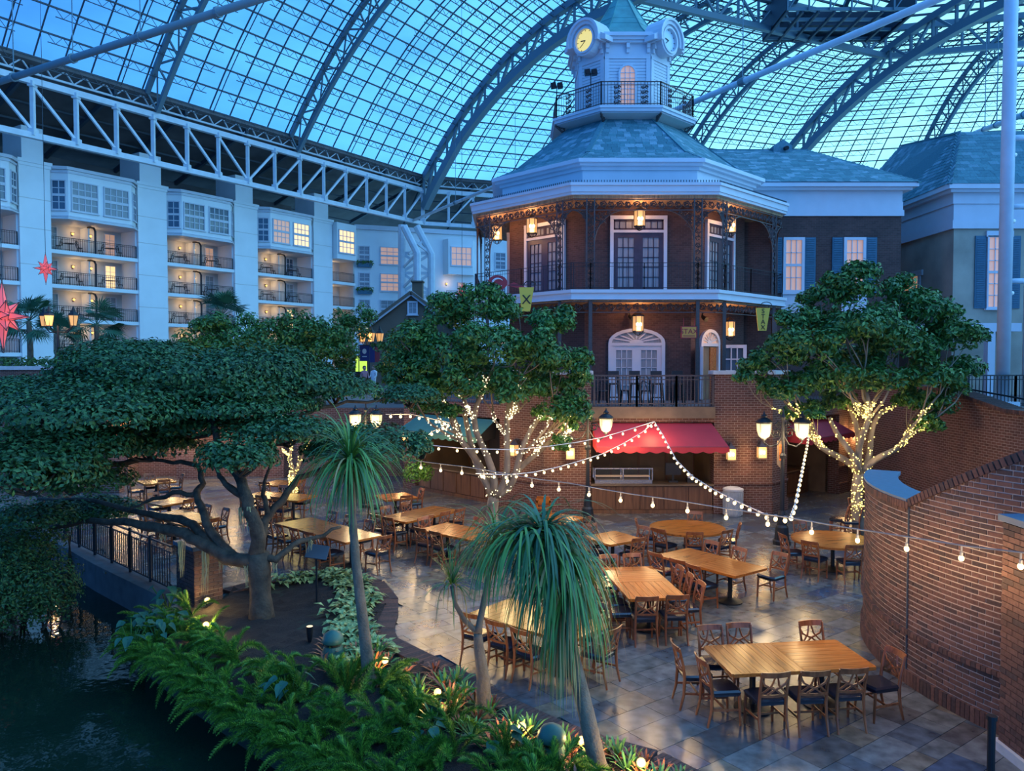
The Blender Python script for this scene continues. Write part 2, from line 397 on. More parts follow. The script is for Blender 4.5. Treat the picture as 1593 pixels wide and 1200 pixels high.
# ------------------------------------------------------------------ glass roof
E1 = V((.557, .8305, 0)); N1 = V((.8305, -.557, 0))
C1, C2, R1, R2 = V((-10.4, 92, 0)), V((33, 107.8, 0)), V((10.5, 71, 0)), V((40.5, 84.8, 0))
C0, R0 = C1 - E1 * 80, R1 - E1 * 74; C3, R3 = V((91, 93.4, 0)), V((79, 75, 0)); KK = V((28, 50, 0))
def hg(q): return 26.9 + 13.5 * (1 - (1 - min(q, 1)) ** 2.2) if q >= 0 else 26.9
SECT = [(C1, C0, R1, R0), (C1, C2, R1, R2), (C2, C3, R2, R3)]
def rp(sec, u, q, dz=0.0):
    A0, A1, B0, B1 = sec; p = lerp(lerp(A0, A1, u), lerp(B0, B1, u), q); return V((p.x, p.y, hg(q) + dz))
ceil = thing('ceiling', 'high glass dome roof on green steel arches', 'ceiling', (0, 60, 27), kind='structure')
NQ = 20; panes = []
for si, sec in enumerate(SECT):
    L = (sec[1] - sec[0]).length; nu = int(L / 2.05)
    for i in range(NQ):
        q = i / NQ; A, B = rp(sec, 0, q), rp(sec, 1, q)
        m = MB(); m.bar(A, B, .10, .12); lo = V((0, 0, -.62)); sg = int((B - A).length / 1.05)
        # joist webs, broken near each rib as on the photograph
        pts = [lerp(A, B, k / sg) for k in range(sg + 1)]
        for k in range(sg):
            if (k % 14) in (12, 13): continue
            p, r = pts[k], pts[k + 1]; mid = (p + r) / 2 + lo
            m.bar(p + lo, r + lo, .055)
            if inframe(p, .1): m.bar(p, mid, .032); m.bar(mid, r, .032)
        m.build('purlin', 'steel_dark', ceil)
    for k in range(nu + 1):
        u = k / nu; m = MB()
        qs = [j / 12 for j in range(13)]; P = [rp(sec, u, q, .1) for q in qs]
        if not any(inframe(p, .15) for p in P): continue
        for p, r in zip(P[:-1], P[1:]): m.bar(p, r, .085, .11)
        if k % 4 == 2:
            for p, r in zip(P[:-1], P[1:]): m.bar(p + V((.28, 0, -.3)), r + V((.28, 0, -.3)), .06)
        m.build('mullion', 'steel_dark', ceil)
    for i in range(NQ):
        for k in range(nu):
            u0, u1, q0, q1 = k / nu, (k + 1) / nu, i / NQ, (i + 1) / NQ
            panes.append([rp(sec, u0, q0, .16), rp(sec, u1, q0, .16), rp(sec, u1, q1, .16), rp(sec, u0, q1, .16)])
panes = [p for p in panes if any(inframe(c, .3) for c in p)]
def pkey(p):
    c = (p[0] + p[2]) / 2; return ((p[0] - p[2]).length ** 2) / c.y ** 2 if inframe(c) else 0
panes.sort(key=pkey, reverse=True)
for P in panes[:300]: MB().add(P, [(0, 1, 2, 3)]).build('pane', 'pane_glass', ceil)
m = MB()
for P in panes[300:]: m.add(P, [(0, 1, 2, 3)])
tag(m.build('more_panes', 'pane_glass', ceil), kind='stuff')
# minor rib trusses
def truss(path, lo, wt, wb, ww, name, matn, zig=1, cross=False):
    up = MB(); dn = MB(); web = MB(); Q = [p + lo(i) for i, p in enumerate(path)]
    for k in range(len(path) - 1):
        up.bar(path[k], path[k + 1], wt[0], wt[1]); dn.bar(Q[k], Q[k + 1], wb[0], wb[1])
        if k % zig == 0:
            web.bar(path[k], Q[k], ww); kk = min(k + zig, len(path) - 1)
            web.bar(path[k] if (k // zig) % 2 else Q[k], Q[kk] if (k // zig) % 2 else path[kk], ww)
    o = up.build(name, matn, ceil); dn.build('lower_chord', matn, o); web.build('web', matn, o); return o
for si, u in ((0, 19.8 / 80), (0, 34.5 / 80), (0, 49.5 / 80), (0, 64 / 80), (1, .33), (1, .70), (2, .325), (2, .62)):
    sec = SECT[si]; dl = (sec[1] - sec[0]).normalized() * (-.9 if si == 0 else .9)
    truss([rp(sec, u, j / 16, -.1) for j in range(17)], lambda i: V((dl.x, dl.y, -1.3)), (.34, .4), (.34, .4), .13, 'rib_truss', 'steel_green')
# the great arches
def arch(A, B, E, name):
    pts = []
    for j in range(15):
        q = j / 14; p = lerp(A, B, q); pts.append(V((p.x, p.y, hg(q) - .3)))
    d = (E - B).normalized()
    for j in range(1, 7): p = B + d * 2.6 * j; pts.append(V((p.x, p.y, hg(1) - .3 + .1 * j)))
    return truss(pts, lambda i: V((0, 0, -2.6 - max(0, .9 - .3 * i))), (.6, .7), (.75, .85), .26, name, 'steel_green')
arch(C1, R1, V((28, 52, 0)), 'arch_truss'); arch(C2, V((45, 71, 0)), V((52, 60, 0)), 'arch_truss'); arch(C3, R3, KK, 'arch_truss')
# ring truss and cap
ring = [R0, R1, R2, R3]
for a, c in zip(ring[:-1], ring[1:]):
    n = int((c - a).length / 2.4); truss([V((*lerp(a, c, k / n).xy, 40.9)) for k in range(n + 1)], lambda i: V((0, 0, -2.9)), (.55, .6), (.5, .55), .22, 'ring_truss', 'steel_green')
for a, c in ((R1, R2), (R2, R3)):
    for k in range(0, 11, 2):
        p = lerp(a, c, k / 10); m = MB(); e = lerp(p, KK, .8)
        m.bar((p.x, p.y, 41.2), (e.x, e.y, 43.5), .4, .5); m.build('cap_rib', 'steel_green', ceil)
    for k in range(1, 14):
        f = k * .045; p, r = lerp(a, KK, f), lerp(c, KK, f); m = MB(); m.bar((p.x, p.y, 41.3 + 2.3 * f), (r.x, r.y, 41.3 + 2.3 * f), .16, .2)
        m.build('cap_purlin', 'steel_dark', ceil)
m = MB(); P = [V((R1.x, R1.y, 41.7)), V((R2.x, R2.y, 41.7)), V((R3.x, R3.y, 41.7)), V((KK.x, KK.y, 44))]
m.add(P, [(0, 1, 3), (1, 2, 3)]).build('cap_glass', 'pane_glass', ceil)
# dark equipment platform hung below the cap, with a braced skirt
pl = thing('equipment_platform', 'dark equipment platform hung high under the dome above the roof arch', 'platform', W(1300, 40, 76))
c = W(1300, 42, 77); m = MB(); m.box(c.x - 3, c.x + 5, c.y + 1.0, c.y + 3.5, c.z + .6, c.z + .75); m.build('deck', 'steel_dark', pl)
for k in range(9): m = MB(); m.bar((c.x - 6 + 1.5 * k, c.y - 3.4, c.z), (c.x - 6 + 1.5 * k, c.y + 3.4, c.z), .2, .3); m.build('joist', 'steel_dark', pl)
for k in range(4): m = MB(); m.bar((c.x - 6, c.y - 3.4 + 2.2 * k, c.z + .2), (c.x + 6, c.y - 3.4 + 2.2 * k, c.z + .2), .2, .3); m.build('bearer', 'steel_green', pl)
m = MB()
for sx in (-6, 6): m.box(c.x + sx - .1, c.x + sx + .1, c.y - 3.5, c.y + 3.5, c.z, c.z + 3)
m.box(c.x - 6, c.x + 6, c.y + 3.4, c.y + 3.6, c.z, c.z + 3); m.build('side_panel', 'steel_dark', pl)
for k in range(7):
    x = c.x - 6 + 2 * k; m = MB(); m.bar((x, c.y - 3.6, c.z), (x, c.y - 3.6, c.z + 4.5), .14); m.bar((x, c.y - 3.6, c.z), (min(x + 2, c.x + 6), c.y - 3.6, c.z + 3), .1); m.build('hanger', 'steel_green', pl)
# perimeter truss, light edge truss, dark soffit
for si, (a, c, nn, flip) in enumerate(((C1, C0, N1, 1), (C1, C2, V((.342, -.94, 0)), -1), (C2, C3, V((-.24, -.97, 0)), 1))):
    a2, c2 = a - nn * .3, c - nn * .3; L = (c2 - a2).length; n = int(L / 3.05); P = [lerp(a2, c2, k / n) for k in range(n + 1)]
    for k in range(n):
        p, r = P[k], P[k + 1]
        m = MB(); m.bar((p.x, p.y, 25.2), (r.x, r.y, 25.2), .42, .45); o = m.build('edge_truss', 'steel_white', ceil)
        m = MB(); m.bar((p.x, p.y, 21.3), (r.x, r.y, 21.3), .45, .42); m.build('lower_chord', 'steel_white', o)
        m = MB(); m.bar((p.x, p.y, 21.3), (p.x, p.y, 25.2), .27); m.bar((p.x, p.y, 21.3), (p.x, p.y, 21.8), .6, .45); m.bar((p.x, p.y, 24.8), (p.x, p.y, 25.2), .6, .4)
        t = L * k / n; s_ = (t < 24) if si == 0 else (k % 8 > 4)
        x0, x1 = (p, r) if s_ else (r, p)
        m.bar((x0.x, x0.y, 24.9), (x1.x, x1.y, 21.6), .19) if s_ else m.bar((x1.x, x1.y, 21.6), (x0.x, x0.y, 24.9), .19)
        m.build('web', 'steel_white', o)
    m = MB(); ns = int(L / 1.5)
    A, B = V((a2.x, a2.y, 26.6)), V((c2.x, c2.y, 26.6)); lo = V((0, 0, -.7)) - nn * .3
    m.bar(A, B, .14); m.bar(A + lo, B + lo, .14)
    for k in range(ns):
        p, r = lerp(A, B, k / ns), lerp(A, B, (k + 1) / ns); mid = (p + r) / 2 + lo; m.bar(p, mid, .09); m.bar(mid, r, .09)
    m.build('eave_joist', 'steel_white', ceil)
    o1, o2 = a - nn * 15, c - nn * 15
    if si == 0: o1 = o1 + V((-.3, 9, 0)) * 1.2
    if si == 1: o1 = o1 + V((-12, 0, 0)); o2 = o2 + V((3, 0, 0))
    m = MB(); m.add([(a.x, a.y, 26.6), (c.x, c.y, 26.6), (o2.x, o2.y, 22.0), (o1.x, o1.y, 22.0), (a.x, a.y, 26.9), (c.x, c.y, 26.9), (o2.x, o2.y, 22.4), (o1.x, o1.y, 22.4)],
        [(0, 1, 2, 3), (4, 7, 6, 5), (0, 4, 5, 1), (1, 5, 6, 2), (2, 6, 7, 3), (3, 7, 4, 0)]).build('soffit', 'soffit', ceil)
    for k in range(0, n, 2):
        p = P[k]; m = MB(); m.bar((p.x, p.y, 26.2), (p.x - nn.x * 12, p.y - nn.y * 12, 22.6), .25, .4); m.build('soffit_beam', 'steel_dark', ceil)
    for k in (1, 2, 3, 4, 5):
        m = MB(); A_, B_ = a - nn * 2.4 * k, c - nn * 2.4 * k; z = 26.4 - .31 * 2.4 * k; m.bar((A_.x, A_.y, z), (B_.x, B_.y, z), .12, .16); m.build('soffit_purlin', 'steel_dark', ceil)
# straight tie pipes across the hall
for k, (p, q, r) in enumerate(((W(-60, 146, 46), W(480, -26, 32.8), .19), (W(641, 344, 91), W(1560, -44, 29.2), .16), (W(1515, 208, 52), W(1620, 168, 40), .16))):
    pp = thing('tie_pipe', ['pale steel tie pipe crossing the glass roof above the hotel', 'long pale tie pipe passing behind the clock tower towards the white mast', 'short pale tie pipe behind the white mast'][k], 'pipe', p)
    m = MB(); m.tube([p, q], r, 10); m.build('pipe', 'steel_white' if k else 'steel_green', pp, smooth=True)
    for j in range(1, 5):
        e = lerp(p, q, j / 5); m = MB(); m.tube([lerp(p, q, j / 5 - .003), lerp(p, q, j / 5 + .003)], r * 1.35, 10); m.bar(e, e + V((0, 0, 6)), .04); m.build('hanger_clamp', 'steel_green', pp)

# ------------------------------------------------------------------ windows and doors (helpers)
def window(parent, o, t, n, w, h, nx, ny, glass, frame='white_trim', fw=.07, mw_=.03, depth=.1, name='window', rail=None, sill=True):
    """o: lower left corner on the wall, t: horizontal direction, n: outward normal."""
    o, t, n = V(o), V(t), V(n); up = V((0, 0, 1)); m = MB()
    def r(u0, u1, z0, z1, d0, d1): m.obox(o + t * (u0 + u1) / 2 + up * (z0 + z1) / 2 + n * (d0 + d1) / 2, t * (u1 - u0) / 2, n * (d1 - d0) / 2, up * (z1 - z0) / 2)
    r(0, fw, 0, h, 0, depth); r(w - fw, w, 0, h, 0, depth); r(fw, w - fw, 0, fw, 0, depth); r(fw, w - fw, h - fw, h, 0, depth)
    if sill: r(-.06, w + .06, -.07, 0, 0, depth + .06)
    for k in range(1, nx): u = fw + (w - 2 * fw) * k / nx; r(u - mw_ / 2, u + mw_ / 2, fw, h - fw, .02, depth * .7)
    for k in range(1, ny):
        z = fw + (h - 2 * fw) * k / ny; e = mw_ * (1.6 if rail == k else .5); r(fw, w - fw, z - e, z + e, .02, depth * (.9 if rail == k else .7))
    f = m.build(name, frame, parent)
    m = MB(); m.obox(o + t * w / 2 + up * h / 2 + n * .02, t * (w / 2 - fw), n * .008, up * (h / 2 - fw)); m.build('pane', glass, f); return f

# ------------------------------------------------------------------ white hotel wing
CF = C1 - N1 * 5.0
def HP(t, off, z): p = CF - E1 * t + N1 * off; return V((p.x, p.y, z))
def tpx(px): k = (px - 796.5) / 1200; return (CF.x - k * CF.y) / (.557 - .8305 * k)
hot = thing('hotel_wing', 'long white hotel wing with stacked balconies under the glass roof', 'building', HP(30, 0, 0))
TD = -E1   # towards the viewer
def hbox(m, t0, t1, o0, o1, z0, z1): m.obox((HP(t0, o0, z0) + HP(t1, o1, z1)) / 2, E1 * (t1 - t0) / 2, N1 * (o1 - o0) / 2, (0, 0, (z1 - z0) / 2))
for t0, t1 in ((10.2, 12.9), (20.2, 22.9), (30, 32.7), (39.9, 42.2), (49.4, 52)):
    m = MB(); hbox(m, t0, t1, -3, .35, 0, 20.6)
    for z in (8, 11.1, 14, 17): pass
    hbox(m, t0 + .35, t1 - .35, -3, .1, 20.6, 23.2); o = m.build('pilaster', 'hotel_white', hot)
    m = MB(); hbox(m, t0 - .12, t1 + .12, -3, .5, 20.35, 20.6); hbox(m, t0 - .06, t1 + .06, -3, .42, 20.1, 20.35); m.build('cap', 'hotel_white', o)
    for z in (6.9, 9.7, 12.5, 15.3, 17.6): m = MB(); hbox(m, t0 - .005, t1 + .005, .2, .357, z, z + .05); m.build('joint', 'cream_wall', o)
LEV = [2.9, 5.65, 8.4, 11.15, 13.9]
BAYS = [(12.9, 20.2), (22.9, 30), (32.7, 39.9), (42.2, 49.4)]
bist = None
def iron_rail(parent, P, z0, h, step=.16, matn='black_iron', th=.025, posts=True, name='railing'):
    m = MB()
    for p, q in zip(P[:-1], P[1:]):
        p, q = V(p), V(q)
        m.bar(p + V((0, 0, z0 + h)), q + V((0, 0, z0 + h)), th * 2.2, th * 1.6); m.bar(p + V((0, 0, z0 + .1)), q + V((0, 0, z0 + .1)), th * 1.3)
        m.bar(p + V((0, 0, z0 + h - .13)), q + V((0, 0, z0 + h - .13)), th)
        n = max(1, int((q - p).length / step))
        for k in range(n + 1):
            c = lerp(p, q, k / n); e = th * 2.2 if k in (0, n) and posts else th * .8; m.bar(c + V((0, 0, z0)), c + V((0, 0, z0 + h)), e)
    return m.build(name, matn, parent)
def sconce(parent, p, n, lit=True):
    m = MB(); n = V(n); m.obox(p + n * .05, (.0, .0, .16), n * .04, n.cross(V((0, 0, 1))) * .06); m.obox(p + n * .14 + V((0, 0, .12)), n * .12, (0, 0, .02), n.cross(V((0, 0, 1))) * .1)
    o = m.build('wall_sconce', 'brown_iron', parent); m = MB(); m.lathe([(.05, -.08), (.1, .0), (.09, .12)], 8, p + n * .16); m.build('shade', 'sconce_glow', o)
    point(p + n * .55 + V((0, 0, .1)), 9, (1, .6, .25), .1)
proto_bc = thing('bistro_chair', '', 'chair', (0, 0, 0)); proto_bt = thing('bistro_table', '', 'table', (0, 0, 0))
m = MB(); m.lathe([(.2, .44), (.22, .46), (.2, .48)], 10); m.build('seat', 'black_iron', proto_bc)
for a in (45, 135, 225, 315):
    c, s_ = math.cos(math.radians(a)), math.sin(math.radians(a)); m = MB(); m.tube([(c * .15, s_ * .15, .45), (c * .24, s_ * .24, 0)], .022, 5); m.build('leg', 'black_iron', proto_bc)
m = MB(); m.tube([(-.2, .18, .45), (-.23, .24, .85), (-.1, .27, 1.0), (.1, .27, 1.0), (.23, .24, .85), (.2, .18, .45)], .025, 5)
m.tube([(-.2, .22, .7), (0, .24, .82), (.2, .22, .7)], .018, 5); m.tube([(-.12, .2, .5), (.0, .25, .95), (.12, .2, .5)], .018, 5); m.build('backrest', 'black_iron', proto_bc)
m = MB(); m.lathe([(.42, .71), (.44, .73), (.42, .75)], 14); m.build('top', 'black_iron', proto_bt)
m = MB(); m.lathe([(.03, .1), (.03, .7)], 6); m.build('stem', 'black_iron', proto_bt); m = MB(); m.lathe([(.26, 0), (.22, .04), (.05, .12)], 10); m.build('foot', 'black_iron', proto_bt)
used = {'c': False, 't': False}
def place(proto, key, loc, rz, label, group=None):
    if not used.get(key):
        used[key] = True; proto.location = loc; proto.rotation_euler = (0, 0, rz); tag(proto, label, None, group); return proto
    return copy_tree(proto, loc, rz, label, group=group)
ORD = ['first', 'second', 'third', 'fourth', 'fifth', 'sixth', 'seventh', 'eighth', 'ninth', 'tenth', 'eleventh', 'twelfth']
BAYN = ['narrowest far balcony stack', 'third balcony stack from the picture edge', 'second balcony stack from the picture edge', 'balcony stack at the picture edge']
for bi, (t0, t1) in enumerate(BAYS):
    m = MB(); hbox(m, t0, t1, -2.6, -2.2, 0, 16.4); m.build('recess_wall', 'cream_wall', hot)
    m = MB(); hbox(m, t0, t0 + .12, -2.3, .05, 0, 16.4); hbox(m, t1 - .12, t1, -2.3, .05, 0, 16.4); m.build('side_wall', 'hotel_white', hot)
    tm = (t0 + t1) / 2
    for li, z in enumerate(LEV):
        m = MB(); hbox(m, t0, t1, -2.3, .25, z - .3, z); sl = m.build('balcony', 'hotel_white', hot)
        iron_rail(sl, [HP(t0 + .1, .12, 0), HP(tm, .12, 0), HP(t1 - .1, .12, 0)], z, 1.05, .17)
        # arched divider bracket
        m = MB(); m.tube([HP(tm, .1, z), HP(tm, .1, z + 1.9), HP(tm, -.1, z + 2.15), HP(tm, -.6, z + 2.28), HP(tm, -1.1, z + 2.3)], .085, 6); m.build('divider', 'black_iron', sl)
        m = MB(); hbox(m, tm - .05, tm + .05, -2.3, -.9, z, z + 2.3); m.build('divider_wall', 'hotel_white', sl)
        for sd in (-1, 1):
            td = tm + sd * 2.45
            g = random.choice(['dark_pane', 'curtain_pane', 'curtain_pane', 'lit_pane_dim', 'lit_pane'] if (bi + li + sd) % 3 else ['dark_pane', 'curtain_pane'])
            window(hot, HP(td + .5, -2.2, z + .05), E1, N1, 1.0, 2.15, 2, 4, g, name='balcony_door', sill=False)
            if z > 4: sconce(hot, HP(tm + sd * .75, -2.2, z + 1.75), N1)
            if z > 5:
                nm = ['lowest', 'lowest', 'third highest', 'second highest', 'topmost'][li]; sdn = 'farther' if sd < 0 else 'nearer'
                ct = HP(tm + sd * 1.7, -.75, z)
                place(proto_bt, 't', ct, 0, 'bistro table on %s half, %s balcony, %s' % (sdn, nm, BAYN[bi]), 'balcony bistro tables')
                for cs in (-1, 1):
                    place(proto_bc, 'c', HP(tm + sd * 1.7 + cs * .85, -.75, z), math.atan2(-cs * E1.x, cs * E1.y) if True else 0,
                          'iron chair on %s side, %s half, %s balcony, %s' % ('far' if cs < 0 else 'near', sdn, nm, BAYN[bi].replace(' from the picture edge', '').replace(' at the picture edge', ' by the edge')), 'balcony iron chairs')
    # bay window box
    P = [(t0 + .05, .1), (t0 + 1.0, 1.1), (t1 - 1.0, 1.1), (t1 - .05, .1), (t1 - .05, -2.2), (t0 + .05, -2.2)]
    m = MB(); m.prism([HP(a, c, 16.35) for a, c in P], (0, 0, 4.0)); bay = m.build('bay_window', 'hotel_white', hot)
    m = MB()
    for z, e, h in ((20.2, .16, .25), (19.95, .08, .15), (16.5, .06, .1), (16.3, .12, .12)):
        m.prism([HP(a + (-e if a < tm else e), c + (e if c > 0 else 0), z) for a, c in P], (0, 0, h))
    m.build('moulding', 'white_trim', bay)
    for k in (0, 1):
        tw = tm + (.25 if k else -2.4 + .05); g = 'lit_pane' if (bi, k) in ((0, 0),) else ('lit_pane_dim' if (bi, k) == (0, 1) else random.choice(['dark_pane', 'curtain_pane']))
        window(hot, HP(tw + 2.15, 1.1, 17.0), E1, N1, 2.15, 2.4, 4, 4, g, fw=.09, mw_=.07, rail=2)
    for (a, c) in ((P[0], P[1]), (P[3], P[2])):
        p, q = HP(*a, 17.0), HP(*c, 17.0); d = (p - q); d.normalize()
        if a is P[0]: d = (p - q).normalized(); o_ = lerp(q, p, .1)
        else: d = (q - p).normalized(); o_ = lerp(p, q, .1)
        nn = V((d.y, -d.x, 0)); window(hot, o_, d, nn, 1.1, 2.4, 2, 4, 'dark_pane', fw=.09, mw_=.06, rail=2)
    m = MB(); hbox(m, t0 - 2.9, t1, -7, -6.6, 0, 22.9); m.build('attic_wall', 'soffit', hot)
# narrow last bay and the far facade
m = MB(); hbox(m, 6.6, 10.2, -2.6, -2.2, 0, 16.4); hbox(m, 6.6, 6.8, -2.4, .1, 0, 16.4); m.build('recess_wall', 'cream_wall', hot)
for z in LEV:
    m = MB(); hbox(m, 6.6, 10.2, -2.3, .25, z - .3, z); sl = m.build('balcony', 'hotel_white', hot); iron_rail(sl, [HP(6.7, .12, 0), HP(10.1, .12, 0)], z, 1.05, .17)
    sconce(hot, HP(8.4, -2.2, z + 1.8), N1)
m = MB(); m.prism([HP(6.5, .1, 16.35), HP(7.2, 1.0, 16.35), HP(10.1, 1.0, 16.35), HP(10.2, -2, 16.35), HP(6.5, -2, 16.35)], (0, 0, 4.0)); m.build('bay_window', 'hotel_white', hot)
window(hot, HP(9.9, 1.0, 17.0), E1, N1, 2.4, 2.6, 4, 4, 'lit_pane', fw=.09, mw_=.07, rail=2)
FD = V((.94, .342, 0)); FN = V((.342, -.94, 0)); F0 = HP(6.5, 0, 0)
far = thing('hotel_far_block', 'white hotel block behind the roof arch with tall windows and flower boxes', 'building', F0 + FD * 8)
def FP(u, off, z): p = F0 + FD * u + FN * off; return V((p.x, p.y, z))
m = MB(); m.obox(FP(35, -1.5, 10.2), FD * 35, FN * 1.5, (0, 0, 10.2)); m.build('wall', 'hotel_white', far)
m = MB(); m.obox(FP(35, .1, 20.4), FD * 35, FN * .3, (0, 0, .25)); m.obox(FP(35, .08, 4.5), FD * 35, FN * .2, (0, 0, .2)); m.build('moulding', 'white_trim', far)
def upx(px): k = (px - 796.5) / 1200; return (k * F0.y - F0.x) / (FD.x - k * FD.y)
for px, w, nx in ((559, 1.3, 2), (592, 2.4, 3), (770, 1.4, 2)):
    u = upx(px)
    for k, z in enumerate((6.9, 10.0, 13.1, 16.2)):
        g = ['lit_pane_dim', 'curtain_pane', 'dark_pane', 'dark_pane'][k] if w < 2 else ['curtain_pane', 'curtain_pane', 'lit_pane_dim', 'lit_pane_dim'][k]
        window(far, FP(u, 0, z), FD, FN, w, 2.1, nx, 4, g, fw=.1, mw_=.06, rail=2)
        if px == 559 and k > 1:
            m = MB(); m.obox(FP(u + .65, .3, z - .2), FD * .8, FN * .25, (0, 0, .2)); fb = m.build('flower_box', 'shutter', far)
            m = MB()
            for _ in range(90):
                p = FP(u + .65 + U(-.95, .95), .35 + U(-.2, .3), z + U(-.15, .35)); a = V((U(-1, 1), U(-1, 1), U(-.4, 1))).normalized() * .16; c = a.orthogonal().normalized() * .09; m.add([p - a, p + c, p + a, p - c], [(0, 1, 2, 3)])
            m.build('flowers', 'olive_2', fb)
u = upx(697); m = MB(); m.prism([FP(u - .6, 0, 15.3), FP(u - .2, 1.0, 15.3), FP(u + 2.9, 1.0, 15.3), FP(u + 3.3, 0, 15.3)], (0, 0, 4.2)); m.build('bay_window', 'hotel_white', far)
window(far, FP(u + .1, 1.0, 16.3), FD, FN, 2.6, 2.3, 4, 3, 'lit_pane_dim', fw=.1, mw_=.07)
for z in (12.2, 9.4):
    m = MB(); m.obox(FP(u + 1.4, .7, z), FD * 2, FN * .7, (0, 0, .15)); sl = m.build('balcony', 'hotel_white', far); iron_rail(sl, [FP(u - .5, 1.3, 0), FP(u + 3.3, 1.3, 0)], z, 1.1, .2); sconce(far, FP(u - .2, .02, z + 2.0), FN)
    window(far, FP(u + 1.2, 0, z + .2), FD, FN, 1.0, 2.1, 2, 4, 'lit_pane_dim', sill=False, name='balcony_door')
# lattice mast that carries the arch
mast = thing('lattice_mast', 'white cross-braced steel mast standing under the corner of the roof arch', 'mast', W(645, 588, 88))
d = 88; L1 = [W(625, 350, d), W(625, 600, d)]; L2 = [W(628, 352, d - 2), W(649, 394, d - 2), W(649, 600, d - 2)]; L3 = [W(648, 352, d), W(671, 396, d), W(671, 600, d)]
for P in (L1, L2, L3):
    m = MB(); m.tube(P, .42, 8); m.build('leg', 'steel_white', mast)
m = MB()
for y in (394, 425, 455):
    m.bar(W(625, y, d), W(671, y, d), .3); m.bar(W(625, y, d), W(671, y + 30, d), .28); m.bar(W(671, y, d), W(625, y + 30, d), .28); m.bar(W(649, y, d - 2), W(625, y + 25, d), .22)
m.bar(W(636, 368, d - 1), W(671, 396, d), .25); m.bar(W(660, 372, d), W(636, 396, d - 1), .25); m.build('brace', 'steel_white', mast)

# ------------------------------------------------------------------ octagonal brick pavilion with clock tower
PC = V((4.8, 34.4, 0))
def fn(i):
    a = math.radians(-90 - 45 * i); n = V((math.cos(a), math.sin(a), 0)); return n, V((-n.y, n.x, 0))
def OP(i, a, u, z): n, t = fn(i); p = PC + n * a + t * u; return V((p.x, p.y, z))
T8 = math.tan(PI / 8)
def octv(a, z): return [OP(i, a, -a * T8, z) for i in range(8)][::-1]   # counter-clockwise from above
def facebox(m, i, u0, u1, a0, a1, z0, z1):
    n, t = fn(i); m.obox(PC + n * (a0 + a1) / 2 + t * (u0 + u1) / 2 + V((0, 0, (z0 + z1) / 2)), t * (u1 - u0) / 2, n * (a1 - a0) / 2, (0, 0, (z1 - z0) / 2))
pav8 = thing('clock_pavilion', 'octagonal dark brick pavilion with iron lace balconies and clock tower', 'building', (4.8, 34.4, 0))
# --- ground storey: brick base octagon with three shop openings
AB = 9.1; HB = AB * T8
OPEN = {0: (-2.2, 1.85), 1: (-3.0, 1.7), 7: (-2.7, 1.6)}
for i in (0, 1, 7, 2, 6):
    if i in OPEN:
        u0, u1 = OPEN[i]
        for a, c in ((-HB, u0), (u1, HB)):
            m = MB(); facebox(m, i, a, c, AB - .5, AB, 0, 3.55); w_ = m.build('base_wall', 'brick_tex', pav8, uv=True)
            m = MB(); facebox(m, i, a, c, AB, AB + .06, 0, .42); facebox(m, i, a, c, AB, AB + .05, 1.0, 1.09); m.build('plinth', 'brick_tex', w_, uv=True)
        m = MB(); facebox(m, i, u0, u1, AB - .5, AB, 3.05, 3.55); m.build('lintel', 'brick_tex', pav8, uv=True)
        m = MB(); facebox(m, i, u0 - .6, u1 + .6, AB - 3.0, AB - 2.8, 0, 3.3); facebox(m, i, u0 - .1, u0, AB - 2.9, AB - .4, 0, 3.3); facebox(m, i, u1, u1 + .1, AB - 2.9, AB - .4, 0, 3.3); m.build('shop_wall', 'wood_panel', pav8)
        m = MB(); n_ = int((u1 - u0) / 1.0)
        for k in range(n_ + 1): u = lerp(u0, u1, k / n_); facebox(m, i, u - .04, u + .04, AB - 2.8, AB - 2.76, 0, 3.2)
        m.build('panel_batten', 'wood_bar', pav8)
    else:
        m = MB(); facebox(m, i, -HB, HB, AB - .5, AB, 0, 3.55); m.build('base_wall', 'brick_tex', pav8, uv=True)
m = MB(); m.prism(octv(AB - .05, 3.3), (0, 0, .24)); m.build('terrace_floor', 'concrete', pav8)
# tall piers with stone caps either side of the terrace rail
for (i, a, c, zt) in ((0, -HB, -2.2, 4.62), (0, 1.85, HB, 4.62), (1, 1.75, HB, 4.62), (7, -HB, -2.75, 4.62)):
    m = MB(); facebox(m, i, a, c, AB - .55, AB - .001, 3.55, zt); p_ = m.build('pier', 'brick_tex', pav8, uv=True)
    m = MB(); facebox(m, i, a - .06, c + .06, AB - .62, AB + .07, zt, zt + .12); m.build('cap', 'stone_cap', p_)
m = MB(); facebox(m, 0, -2.2, 1.85, AB - .1, AB + .12, 3.18, 3.56); m.build('terrace_fascia', 'wood_panel', pav8)
m = MB(); facebox(m, 0, -2.2, 1.85, AB - .02, AB + .05, 3.05, 3.18); m.build('soldier_course', 'brick_tex', pav8, uv=True)
iron_rail(pav8, [OP(0, AB - .02, -2.1, 0), OP(0, AB - .02, -.7, 0), OP(0, AB - .02, .6, 0), OP(0, AB - .02, 1.8, 0)], 3.56, 1.02, .11, 'brown_iron', .03)
for i in (1, 7):
    u0, u1 = OPEN[i]; iron_rail(pav8, [OP(i, AB - .1, u0 if i == 1 else -2.7, 0), OP(i, AB - .1, u1 if i == 1 else HB, 0)], 3.56, 1.02, .13, 'brown_iron', .03)
